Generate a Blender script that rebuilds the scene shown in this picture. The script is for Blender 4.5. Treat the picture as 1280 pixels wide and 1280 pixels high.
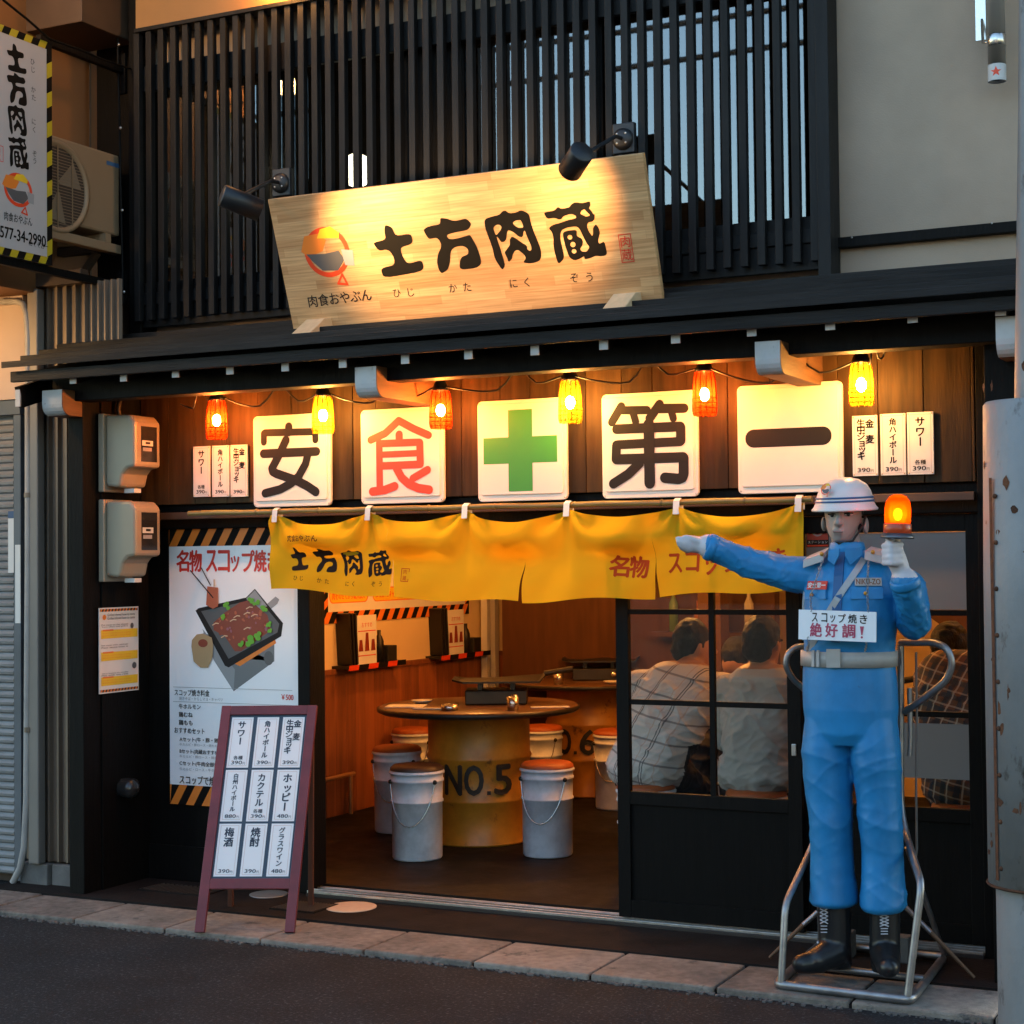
import bpy, bmesh, math, random
from mathutils import Vector, Matrix
R = math.radians
random.seed(7)
for o in list(bpy.data.objects):
    bpy.data.objects.remove(o)
sc = bpy.context.scene
col = sc.collection

# ------------------------------------------------------------------ camera
CAM = Vector((3.438, -6.658, 1.6))
YAW, PIT, ROL = 0.44913791, 0.0265910225, -0.010737
FPX, CX, CY = 2093.096, 692.603, 641.21          # focal length and principal point, in photo pixels
fwd = Vector((-math.sin(YAW) * math.cos(PIT), math.cos(YAW) * math.cos(PIT), math.sin(PIT)))
rt0 = Vector((math.cos(YAW), math.sin(YAW), 0))
up0 = rt0.cross(fwd)
RT = rt0 * math.cos(ROL) + up0 * math.sin(ROL)
UP = -rt0 * math.sin(ROL) + up0 * math.cos(ROL)
cd = bpy.data.cameras.new('camera')
cam = bpy.data.objects.new('camera', cd)
col.objects.link(cam)
cam.matrix_world = Matrix(((RT.x, UP.x, -fwd.x, CAM.x), (RT.y, UP.y, -fwd.y, CAM.y), (RT.z, UP.z, -fwd.z, CAM.z), (0, 0, 0, 1)))
cd.sensor_width = 36
cd.lens = FPX / 1280 * 36
cd.shift_x = -(CX - 640) / 1280
cd.shift_y = (CY - 640) / 1280
cd.clip_end = 2000
cd.dof.use_dof = False
sc.camera = cam

# ------------------------------------------------------------------ dusk sky, low sun behind the house
SUN_EL, SUN_AZ = R(8.0), R(20)
world = bpy.data.worlds.new('World')
sc.world = world
world.use_nodes = True
wn = world.node_tree
wn.nodes.clear()
sky = wn.nodes.new('ShaderNodeTexSky')
sky.sky_type = 'NISHITA'
sky.sun_disc = False
sky.sun_elevation = SUN_EL
sky.sun_rotation = SUN_AZ
sky.air_density = 1.0
sky.dust_density = 0.6
sky.ozone_density = 1.5
bg = wn.nodes.new('ShaderNodeBackground')
bg.inputs['Strength'].default_value = 0.15
wo = wn.nodes.new('ShaderNodeOutputWorld')
wn.links.new(sky.outputs[0], bg.inputs[0])
wn.links.new(bg.outputs[0], wo.inputs[0])
sl = bpy.data.lights.new('sun', 'SUN')
sl.energy = 0.3
sl.angle = R(12)
sl.color = (1.0, 0.86, 0.72)
sun = bpy.data.objects.new('sun', sl)
col.objects.link(sun)
sdir = Vector((math.sin(SUN_AZ) * math.cos(SUN_EL), math.cos(SUN_AZ) * math.cos(SUN_EL), math.sin(SUN_EL)))
sun.rotation_euler = sdir.to_track_quat('Z', 'Y').to_euler()
sun.location = sdir * 30
sc.view_settings.view_transform = 'Standard'
sc.view_settings.look = 'None'
sc.view_settings.gamma = 1
sc.view_settings.use_curve_mapping = False
sc.view_settings.exposure = 2.4
sc.cycles.use_denoising = True
sc.cycles.max_bounces = 6
sc.cycles.transparent_max_bounces = 12
sc.cycles.sample_clamp_indirect = 6
sc.cycles.caustics_reflective = False
sc.cycles.caustics_refractive = False

# ------------------------------------------------------------------ photo pixel -> point on a known plane
def ray(px, py):
    return fwd + RT * ((px - CX) / FPX) - UP * ((py - CY) / FPX)
def Yp(px, py, y):
    d = ray(px, py); return CAM + d * ((y - CAM.y) / d.y)
def Xp(px, py, x):
    d = ray(px, py); return CAM + d * ((x - CAM.x) / d.x)
def Zp(px, py, z):
    d = ray(px, py); return CAM + d * ((z - CAM.z) / d.z)
def pxpm(p):
    return FPX / (Vector(p) - CAM).dot(fwd)

class Fr:
    """flat frame: origin, right and up vectors on a surface; N points out of the surface"""
    def __init__(s, O, U, V):
        s.O, s.U, s.V = Vector(O), Vector(U).normalized(), Vector(V)
        s.V = (s.V - s.U * s.U.dot(s.V)).normalized()
        s.N = s.U.cross(s.V).normalized()
    def px(s, px, py):
        d = ray(px, py); t = (s.O - CAM).dot(s.N) / d.dot(s.N)
        h = CAM + d * t - s.O
        return h.dot(s.U), h.dot(s.V)
    def pt(s, u, v, h=0.0):
        return s.O + s.U * u + s.V * v + s.N * h
    def r(s, x0, y0, x1, y1):
        xm, ym = (x0 + x1) / 2, (y0 + y1) / 2
        return (s.px(x0, ym)[0], s.px(xm, y1)[1], s.px(x1, ym)[0], s.px(xm, y0)[1])
def YF(y): return Fr((0, y, 0), (1, 0, 0), (0, 0, 1))
def XF(x): return Fr((x, 0, 0), (0, 1, 0), (0, 0, 1))

# ------------------------------------------------------------------ materials
MATS = {}
def mat(name, c, rough=0.6, metal=0.0, var=0.0, vs=6.0, st=(1, 1, 1), bump=0.0, bs=60.0, spec=0.5, dirt=None, coat=0.0, rvar=0.0, rp=(0.25, 0.75), big=None):
    if name in MATS: return MATS[name]
    m = bpy.data.materials.new(name); m.use_nodes = True
    nt = m.node_tree; b = nt.nodes['Principled BSDF']
    b.inputs['Base Color'].default_value = (*c, 1)
    b.inputs['Roughness'].default_value = rough
    b.inputs['Metallic'].default_value = metal
    b.inputs['Specular IOR Level'].default_value = spec
    if coat: b.inputs['Coat Weight'].default_value = coat
    if var or bump or rvar or dirt:
        g = nt.nodes.new('ShaderNodeNewGeometry')
        mp = nt.nodes.new('ShaderNodeMapping'); mp.inputs['Scale'].default_value = st
        nt.links.new(g.outputs['Position'], mp.inputs[0])
    if var:
        n = nt.nodes.new('ShaderNodeTexNoise'); n.inputs['Scale'].default_value = vs; n.inputs['Detail'].default_value = 6
        nt.links.new(mp.outputs[0], n.inputs['Vector'])
        oi = nt.nodes.new('ShaderNodeObjectInfo')
        ad = nt.nodes.new('ShaderNodeMath'); ad.operation = 'MULTIPLY_ADD'; ad.inputs[1].default_value = 0.35; ad.inputs[2].default_value = -0.17
        nt.links.new(oi.outputs['Random'], ad.inputs[0])
        a2 = nt.nodes.new('ShaderNodeMath'); a2.operation = 'ADD'
        nt.links.new(n.outputs['Fac'], a2.inputs[0]); nt.links.new(ad.outputs[0], a2.inputs[1])
        cr = nt.nodes.new('ShaderNodeValToRGB')
        cr.color_ramp.elements[0].position = rp[0]; cr.color_ramp.elements[1].position = rp[1]
        cr.color_ramp.elements[0].color = (*[max(0, x * (1 - var)) for x in c], 1)
        cr.color_ramp.elements[1].color = (*[min(1, x * (1 + var)) for x in c], 1)
        nt.links.new(a2.outputs[0], cr.inputs[0])
        out = cr.outputs[0]
        if dirt:
            n2 = nt.nodes.new('ShaderNodeTexNoise'); n2.inputs['Scale'].default_value = dirt[1]; n2.inputs['Detail'].default_value = 8; n2.inputs['Roughness'].default_value = 0.7
            nt.links.new(mp.outputs[0], n2.inputs['Vector'])
            r2 = nt.nodes.new('ShaderNodeValToRGB'); r2.color_ramp.elements[0].position = dirt[2]; r2.color_ramp.elements[1].position = dirt[2] + 0.1
            nt.links.new(n2.outputs['Fac'], r2.inputs[0])
            mx = nt.nodes.new('ShaderNodeMixRGB'); mx.inputs[2].default_value = (*dirt[0], 1)
            nt.links.new(r2.outputs[0], mx.inputs[0]); nt.links.new(out, mx.inputs[1]); out = mx.outputs[0]
        if big:                                                   # broad stains: (scale, darkest factor)
            n5 = nt.nodes.new('ShaderNodeTexNoise'); n5.inputs['Scale'].default_value = big[0]; n5.inputs['Detail'].default_value = 5; n5.inputs['Roughness'].default_value = 0.65
            nt.links.new(g.outputs['Position'], n5.inputs['Vector'])
            r5 = nt.nodes.new('ShaderNodeValToRGB'); r5.color_ramp.elements[0].position = 0.36; r5.color_ramp.elements[1].position = 0.62
            r5.color_ramp.elements[0].color = (big[1],) * 3 + (1,); r5.color_ramp.elements[1].color = (1, 1, 1, 1)
            nt.links.new(n5.outputs['Fac'], r5.inputs[0])
            m5 = nt.nodes.new('ShaderNodeMixRGB'); m5.blend_type = 'MULTIPLY'; m5.inputs[0].default_value = 1
            nt.links.new(out, m5.inputs[1]); nt.links.new(r5.outputs[0], m5.inputs[2]); out = m5.outputs[0]
        nt.links.new(out, b.inputs['Base Color'])
    if rvar:
        n3 = nt.nodes.new('ShaderNodeTexNoise'); n3.inputs['Scale'].default_value = vs * 1.7; n3.inputs['Detail'].default_value = 5
        nt.links.new(mp.outputs[0], n3.inputs['Vector'])
        mr = nt.nodes.new('ShaderNodeMapRange'); mr.inputs[3].default_value = max(0.02, rough - rvar); mr.inputs[4].default_value = min(1, rough + rvar)
        nt.links.new(n3.outputs['Fac'], mr.inputs[0]); nt.links.new(mr.outputs[0], b.inputs['Roughness'])
    if bump:
        n4 = nt.nodes.new('ShaderNodeTexNoise'); n4.inputs['Scale'].default_value = bs; n4.inputs['Detail'].default_value = 8
        nt.links.new(mp.outputs[0], n4.inputs['Vector'])
        bp = nt.nodes.new('ShaderNodeBump'); bp.inputs['Strength'].default_value = bump; bp.inputs['Distance'].default_value = 0.01
        nt.links.new(n4.outputs['Fac'], bp.inputs['Height']); nt.links.new(bp.outputs[0], b.inputs['Normal'])
    MATS[name] = m
    return m
def emit(name, c, s):
    if name in MATS: return MATS[name]
    m = bpy.data.materials.new(name); m.use_nodes = True
    b = m.node_tree.nodes['Principled BSDF']
    b.inputs['Base Color'].default_value = (*c, 1)
    b.inputs['Emission Color'].default_value = (*c, 1); b.inputs['Emission Strength'].default_value = s
    MATS[name] = m; return m
def mixmat(name, a_type, a_col, b_type, b_col, fac, a_rough=None, fresnel=None):
    if name in MATS: return MATS[name]
    m = bpy.data.materials.new(name); m.use_nodes = True
    nt = m.node_tree; nt.nodes.clear()
    out = nt.nodes.new('ShaderNodeOutputMaterial')
    A = nt.nodes.new(a_type); A.inputs['Color'].default_value = (*a_col, 1)
    if a_rough is not None: A.inputs['Roughness'].default_value = a_rough
    B = nt.nodes.new(b_type); B.inputs['Color'].default_value = (*b_col, 1)
    mx = nt.nodes.new('ShaderNodeMixShader'); mx.inputs[0].default_value = fac
    if fresnel:
        lw = nt.nodes.new('ShaderNodeLayerWeight'); lw.inputs[0].default_value = 0.5          # Schlick, same from both sides
        pw = nt.nodes.new('ShaderNodeMath'); pw.operation = 'POWER'; pw.inputs[1].default_value = 5; nt.links.new(lw.outputs['Facing'], pw.inputs[0])
        ma = nt.nodes.new('ShaderNodeMath'); ma.operation = 'MULTIPLY_ADD'; ma.inputs[1].default_value = 1 - fresnel; ma.inputs[2].default_value = fresnel; nt.links.new(pw.outputs[0], ma.inputs[0])
        nt.links.new(ma.outputs[0], mx.inputs[0])
        nt.links.new(B.outputs[0], mx.inputs[2]); nt.links.new(A.outputs[0], mx.inputs[1])
    else:
        nt.links.new(A.outputs[0], mx.inputs[1]); nt.links.new(B.outputs[0], mx.inputs[2])
    nt.links.new(mx.outputs[0], out.inputs[0])
    MATS[name] = m; return m

# ------------------------------------------------------------------ objects
WL = {}
def tag(o, label=None, cat=None, group=None, kind=None):
    if label: o['label'] = label
    if cat: o['category'] = cat
    if group: o['group'] = group
    if kind: o['kind'] = kind
    return o
def thing(name, label, cat, loc=(0, 0, 0), group=None):
    o = bpy.data.objects.new(name, None); col.objects.link(o)
    o.location = loc; o.empty_display_size = 0.1
    WL[o] = Vector(loc)
    return tag(o, label, cat, group)
def link(name, me, parent, world_loc):
    o = bpy.data.objects.new(name, me); col.objects.link(o)
    WL[o] = Vector(world_loc)
    if parent is not None:
        o.parent = parent; o.location = WL[o] - WL[parent]
    else:
        o.location = WL[o]
    return o
def clone(t, delta, label=None, parent=None, group=None):
    c = t.copy(); col.objects.link(c)
    WL[c] = WL[t] + Vector(delta)
    if parent is None:
        c.location = WL[c]
        if label: c['label'] = label
        if group: c['group'] = group
    else:
        c.parent = parent; c.location = WL[c] - WL[parent]
    for ch in [x for x in col.objects if x.parent == t]:
        clone(ch, delta, parent=c)
    return c

class MB:
    def __init__(s): s.v, s.f, s.m, s.s = [], [], [], []
    def add(s, verts, faces, m=0, smooth=False):
        n = len(s.v); s.v += [tuple(v) for v in verts]
        for f in faces: s.f.append([i + n for i in f]); s.m.append(m); s.s.append(smooth)
        return s
    def box(s, x0, x1, y0, y1, z0, z1, m=0):
        x0, x1 = min(x0, x1), max(x0, x1); y0, y1 = min(y0, y1), max(y0, y1); z0, z1 = min(z0, z1), max(z0, z1)
        return s.add([(x0, y0, z0), (x1, y0, z0), (x1, y1, z0), (x0, y1, z0), (x0, y0, z1), (x1, y0, z1), (x1, y1, z1), (x0, y1, z1)],
                     [(0, 3, 2, 1), (4, 5, 6, 7), (0, 1, 5, 4), (1, 2, 6, 5), (2, 3, 7, 6), (3, 0, 4, 7)], m)
    def obox(s, c, a, b, d, m=0):
        c, a, b, d = Vector(c), Vector(a), Vector(b), Vector(d)
        if a.cross(b).dot(d) < 0: a = -a
        P = [c + a * i + b * j + d * k for k in (-1, 1) for (i, j) in ((-1, -1), (1, -1), (1, 1), (-1, 1))]
        return s.add(P, [(0, 3, 2, 1), (4, 5, 6, 7), (0, 1, 5, 4), (1, 2, 6, 5), (2, 3, 7, 6), (3, 0, 4, 7)], m)
    def fbox(s, fr, u0, u1, v0, v1, h0, h1, m=0):
        return s.obox(fr.pt((u0 + u1) / 2, (v0 + v1) / 2, (h0 + h1) / 2), fr.U * abs(u1 - u0) / 2, fr.V * abs(v1 - v0) / 2, fr.N * abs(h1 - h0) / 2, m)
    def bar(s, a, b, w, t, up=(0, 0, 1), m=0):
        a, b = Vector(a), Vector(b); d = b - a; L = d.length; d.normalize()
        sd = d.cross(Vector(up)); sd = sd.normalized() if sd.length > 1e-4 else Vector((1, 0, 0)); n = sd.cross(d)
        return s.obox((a + b) / 2, sd * w / 2, n * t / 2, d * L / 2, m)
    def tube(s, pts, r, n=10, m=0, closed=False, sq=None):
        pts = [Vector(p) for p in pts]; k = len(pts)
        rs = r if isinstance(r, (list, tuple)) else [r] * k
        T = []
        for i in range(k):
            a = pts[(i - 1) % k] if (closed or i > 0) else pts[i]; b = pts[(i + 1) % k] if (closed or i < k - 1) else pts[i]
            T.append((b - a).normalized())
        nrm = T[0].orthogonal().normalized(); V, F = [], []
        for i in range(k):
            nrm = (nrm - T[i] * nrm.dot(T[i])); nrm = nrm.normalized() if nrm.length > 1e-6 else T[i].orthogonal().normalized()
            bn = T[i].cross(nrm)
            for j in range(n):
                a = 2 * math.pi * j / n
                V.append(pts[i] + (nrm * math.cos(a) + bn * math.sin(a)) * rs[i])
        for i in range(k if closed else k - 1):
            i2 = (i + 1) % k
            for j in range(n):
                j2 = (j + 1) % n
                F.append((i * n + j, i * n + j2, i2 * n + j2, i2 * n + j))
        s.add(V, F, m, True)
        if not closed:
            s.add(V[:n], [tuple(range(n))[::-1]], m); s.add(V[-n:], [tuple(range(n))], m)
        return s
    def lathe(s, prof, c, n=24, m=0, ax=(0, 0, 1), smooth=True):
        ax = Vector(ax).normalized(); a = ax.orthogonal().normalized(); b = ax.cross(a); c = Vector(c)
        V, F = [], []
        for (r, h) in prof:
            for j in range(n):
                t = 2 * math.pi * j / n
                V.append(c + ax * h + (a * math.cos(t) + b * math.sin(t)) * max(r, 1e-5))
        for i in range(len(prof) - 1):
            for j in range(n):
                j2 = (j + 1) % n
                F.append((i * n + j, i * n + j2, (i + 1) * n + j2, (i + 1) * n + j))
        return s.add(V, F, m, smooth)
    def ell(s, c, rx, ry, rz, n=16, m=0):
        c = Vector(c); V, F = [], []; k = max(6, n // 2)
        for i in range(k + 1):
            p = math.pi * i / k
            for j in range(n):
                t = 2 * math.pi * j / n
                V.append((c.x + rx * math.sin(p) * math.cos(t), c.y + ry * math.sin(p) * math.sin(t), c.z - rz * math.cos(p)))
        for i in range(k):
            for j in range(n):
                F.append((i * n + j, i * n + (j + 1) % n, (i + 1) * n + (j + 1) % n, (i + 1) * n + j))
        return s.add(V, F, m, True)
    def cap(s, a, b, ra, rb, n=14):
        a, b = Vector(a), Vector(b); d = (b - a)
        L = d.length; d = d.normalized() if L > 1e-6 else Vector((0, 0, 1))
        prof = []
        for i in range(7):
            t = -math.pi / 2 + math.pi / 2 * i / 6; prof.append((ra * math.cos(t), ra * math.sin(t)))
        for i in range(7):
            t = math.pi / 2 * i / 6; prof.append((rb * math.cos(t), L + rb * math.sin(t)))
        return s.lathe(prof, a, n, 0, d)
    def loft(s, rings, n=24):
        """rings: (centre, rx, ry) horizontal ellipses from one end to the other, capped"""
        V, F = [], []
        for (c, rx, ry) in rings:
            for j in range(n):
                t = 2 * math.pi * j / n
                V.append((c[0] + rx * math.cos(t), c[1] + ry * math.sin(t), c[2]))
        k = len(rings); up = rings[-1][0][2] > rings[0][0][2]
        for i in range(k - 1):
            for j in range(n):
                q = (i * n + j, i * n + (j + 1) % n, (i + 1) * n + (j + 1) % n, (i + 1) * n + j)
                F.append(q if up else q[::-1])
        a, b = tuple(range(n)), tuple((k - 1) * n + j for j in range(n))
        F += [a[::-1] if up else a, b if up else b[::-1]]
        return s.add(V, F, 0, True)
    def poly(s, pts, m=0): return s.add(pts, [tuple(range(len(pts)))], m)
    def prism(s, fr, uv, h0, h1, m=0):
        n = len(uv)
        A = [fr.pt(u, v, h0) for u, v in uv]; B = [fr.pt(u, v, h1) for u, v in uv]
        area = sum(uv[i][0] * uv[(i + 1) % n][1] - uv[(i + 1) % n][0] * uv[i][1] for i in range(n))
        if area < 0: A.reverse(); B.reverse()
        F = [tuple(range(n))[::-1], tuple(range(n, 2 * n))] + [(i, (i + 1) % n, n + (i + 1) % n, n + i) for i in range(n)]
        return s.add(A + B, F, m)
    def grid(s, fn, nu, nv, m=0, smooth=True):
        V = [fn(i / nu, j / nv) for j in range(nv + 1) for i in range(nu + 1)]
        F = [(j * (nu + 1) + i, j * (nu + 1) + i + 1, (j + 1) * (nu + 1) + i + 1, (j + 1) * (nu + 1) + i) for j in range(nv) for i in range(nu)]
        return s.add(V, F, m, smooth)
    def mesh(s, name, mats, c):
        me = bpy.data.meshes.new(name)
        me.from_pydata([(v[0] - c[0], v[1] - c[1], v[2] - c[2]) for v in s.v], [], s.f)
        for mt in mats: me.materials.append(mt)
        me.polygons.foreach_set('material_index', s.m)
        me.polygons.foreach_set('use_smooth', s.s)
        me.update(); return me
    def build(s, name, mats, parent=None, bevel=0.0, kind=None, origin='base'):
        if not isinstance(mats, (list, tuple)): mats = [mats]
        xs = [v[0] for v in s.v]; ys = [v[1] for v in s.v]; zs = [v[2] for v in s.v]
        c = Vector(((min(xs) + max(xs)) / 2, (min(ys) + max(ys)) / 2, min(zs)))
        o = link(name, s.mesh(name, mats, c), parent, c)
        if bevel:
            bv = o.modifiers.new('bevel', 'BEVEL'); bv.width = bevel; bv.segments = 2; bv.limit_method = 'ANGLE'; bv.harden_normals = False
        if kind: o['kind'] = kind
        return o
def boxo(name, m, parent, x0, x1, y0, y1, z0, z1, bevel=0.003):
    return MB().box(x0, x1, y0, y1, z0, z1).build(name, m, parent, bevel)
def round_rect(u0, v0, u1, v1, r, n=5):
    P = []
    for (cu, cv, a) in ((u1 - r, v1 - r, 0), (u0 + r, v1 - r, 90), (u0 + r, v0 + r, 180), (u1 - r, v0 + r, 270)):
        for i in range(n + 1):
            t = R(a + 90 * i / n); P.append((cu + r * math.cos(t), cv + r * math.sin(t)))
    return P
def remesh(mb, voxel, smooth=6, fac=0.5):
    """one continuous skin round overlapping solids"""
    me = mb.mesh('tmp', [], (0, 0, 0))
    o = bpy.data.objects.new('tmp', me); col.objects.link(o)
    rm = o.modifiers.new('r', 'REMESH'); rm.mode = 'VOXEL'; rm.voxel_size = voxel
    sm = o.modifiers.new('s', 'SMOOTH'); sm.factor = fac; sm.iterations = smooth
    dg = bpy.context.evaluated_depsgraph_get(); dg.update()
    out = bpy.data.meshes.new_from_object(o.evaluated_get(dg))
    bpy.data.objects.remove(o); bpy.data.meshes.remove(me)
    out.polygons.foreach_set('use_smooth', [True] * len(out.polygons))
    return out
def wrinkle(me, amp, fx, fz, slant=0.0, mask=None, seed=0.0):
    """soft cloth folds pushed into a skin along its normals"""
    from mathutils import noise
    N = [v.normal.copy() for v in me.vertices]
    for v, n in zip(me.vertices, N):
        k = 1.0 if mask is None else mask(v.co)
        if k <= 0: continue
        c = v.co
        a = noise.noise(Vector((c.x * fx + seed, c.y * fx, c.z * fz + slant * c.x)))
        b = noise.noise(Vector((c.x * fx * 2.1, c.y * fx * 2.1 + seed, c.z * fz * 1.9 - slant * c.x * 1.5)))
        d = (1 - abs(a) * 2.2) ** 3 if abs(a) < .45 else 0
        e = (1 - abs(b) * 2.2) ** 3 if abs(b) < .45 else 0
        v.co = c + n * amp * k * (d * .75 + e * .35 - .3)
    me.update()
def skin_obj(name, me, mats, parent, region=None):
    zs = [v.co.z for v in me.vertices]; xs = [v.co.x for v in me.vertices]; ys = [v.co.y for v in me.vertices]
    c = Vector(((min(xs) + max(xs)) / 2, (min(ys) + max(ys)) / 2, min(zs)))
    me.materials.clear()
    for m in mats: me.materials.append(m)
    if region:
        for p in me.polygons: p.material_index = region(p.center)
    me.transform(Matrix.Translation(-c))
    return link(name, me, parent, c)

# ------------------------------------------------------------------ writing
GL = {}
def glyph(s, bold=0.0, res=3):
    k = (s, bold, res)
    if k not in GL:
        c = bpy.data.curves.new('t', 'FONT'); c.body = s; c.size = 1; c.resolution_u = res; c.offset = bold
        o = bpy.data.objects.new('t', c); col.objects.link(o)
        dg = bpy.context.evaluated_depsgraph_get(); dg.update()
        me = bpy.data.meshes.new_from_object(o.evaluated_get(dg))
        GL[k] = ([(v.co.x, v.co.y) for v in me.vertices], [tuple(p.vertices) for p in me.polygons])
        bpy.data.objects.remove(o); bpy.data.curves.remove(c); bpy.data.meshes.remove(me)
    return GL[k]
def chaikin(P, it=2):
    for _ in range(it):
        Q = []
        for i in range(len(P)):
            a, b = P[i], P[(i + 1) % len(P)]
            Q += [(a[0] * .8 + b[0] * .2, a[1] * .8 + b[1] * .2), (a[0] * .2 + b[0] * .8, a[1] * .2 + b[1] * .8)]
        P = Q
    return P
TR = {}
def traced(key, loops):
    """outline drawn by hand in the brush style of the sign; even-odd filled"""
    c = bpy.data.curves.new('t', 'CURVE'); c.dimensions = '2D'; c.fill_mode = 'BOTH'
    for L in loops:
        L = chaikin(L, 2)
        sp = c.splines.new('POLY'); sp.points.add(len(L) - 1); sp.use_cyclic_u = True
        for p, q in zip(sp.points, L): p.co = (q[0], -q[1], 0, 1)
    o = bpy.data.objects.new('t', c); col.objects.link(o)
    dg = bpy.context.evaluated_depsgraph_get(); dg.update()
    me = bpy.data.meshes.new_from_object(o.evaluated_get(dg))
    TR[key] = ([(v.co.x, v.co.y) for v in me.vertices], [tuple(p.vertices) for p in me.polygons])
    bpy.data.objects.remove(o); bpy.data.curves.remove(c); bpy.data.meshes.remove(me)
def circ(cx, cy, r, n=12): return [(cx + r * math.cos(2 * math.pi * i / n), cy + r * math.sin(2 * math.pi * i / n)) for i in range(n)]
traced('tsuchi', [[(785,425),(830,445),(842,505),(948,498),(948,565),(862,580),(860,620),(880,680),(905,690),(985,675),(992,725),(965,750),(715,770),(705,715),(725,700),(800,690),(808,650),(790,600),(765,585),(715,590),(688,540),(700,530),(775,520),(775,470)]])
traced('kata', [[(50,295),(130,245),(220,228),(390,215),(415,180),(425,110),(450,95),(560,120),(650,170),(740,182),(900,160),(950,180),(1010,265),(985,330),(920,385),(800,400),(720,400),(520,430),(495,470),(530,525),(620,535),(740,525),(940,485),(965,510),(1050,740),(1085,1000),(1065,1090),(960,1150),(640,1155),(665,985),(720,900),(850,865),(870,800),(850,735),(780,690),(680,685),(580,710),(515,785),(470,1000),(400,1130),(265,1200),(220,1100),(215,950),(260,800),(345,680),(358,600),(330,520),(285,470),(160,485),(120,465)]])
traced('niku', [[(70,270),(110,225),(240,200),(375,185),(440,125),(500,118),(555,180),(690,178),(790,140),(925,225),(930,400),(960,560),(1020,800),(1038,930),(1020,1050),(970,1105),(820,1135),(665,1105),(735,1030),(720,970),(640,880),(590,858),(540,885),(495,950),(480,1010),(400,1075),(385,980),(352,885),(400,835),(480,755),(490,660),(530,605),(580,625),(700,730),(790,800),(785,870),(830,905),(865,880),(870,820),(825,660),(795,515),(770,540),(745,620),(715,640),(660,615),(600,545),(520,490),(480,490),(455,540),(430,640),(380,690),(320,685),(300,640),(262,575),(250,590),(290,820),(325,1090),(310,1150),(255,1205),(150,985),(140,760),(90,530),(65,400)],
                 [(240,545),(220,450),(225,400),(290,360),(350,370),(378,410),(345,470),(265,545)], [(590,360),(640,325),(750,318),(770,380),(785,465),(700,465),(640,430)]])
traced('kura', [[(65,245),(150,235),(270,230),(350,165),(405,210),(560,200),(600,150),(660,122),(720,125),(800,150),(960,128),(950,210),(915,255),(965,320),(980,375),(1008,375),(990,470),(940,505),(860,510),(832,580),(850,670),(900,770),(920,740),(935,620),(1000,555),(1040,620),(1055,720),(1000,850),(1000,905),(1020,925),(1110,880),(1130,1110),(1090,1150),(1000,1155),(910,1135),(820,1170),(695,1185),(700,1120),(620,1160),(520,1188),(450,1150),(410,1090),(375,900),(360,700),(375,650),(430,625),(640,620),(615,740),(700,790),(720,850),(690,930),(640,985),(670,1035),(750,1050),(825,970),(780,890),(740,780),(690,610),(640,560),(480,560),(370,590),(320,660),(305,800),(330,1060),(310,1140),(195,1232),(165,1060),(155,900),(180,700),(165,610),(122,550),(150,510),(230,480),(330,470),(480,430),(660,412),(655,360),(570,320),(430,345),(390,395),(330,402),(250,360),(115,370)],
                [(740,340),(780,275),(840,265),(860,310),(925,385),(845,402),(800,375)], circ(487, 748, 45), circ(523, 888, 50), circ(525, 1015, 44)])
BRUSH = {'土': 'tsuchi', '方': 'kata', '肉': 'niku', '蔵': 'kura'}

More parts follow.
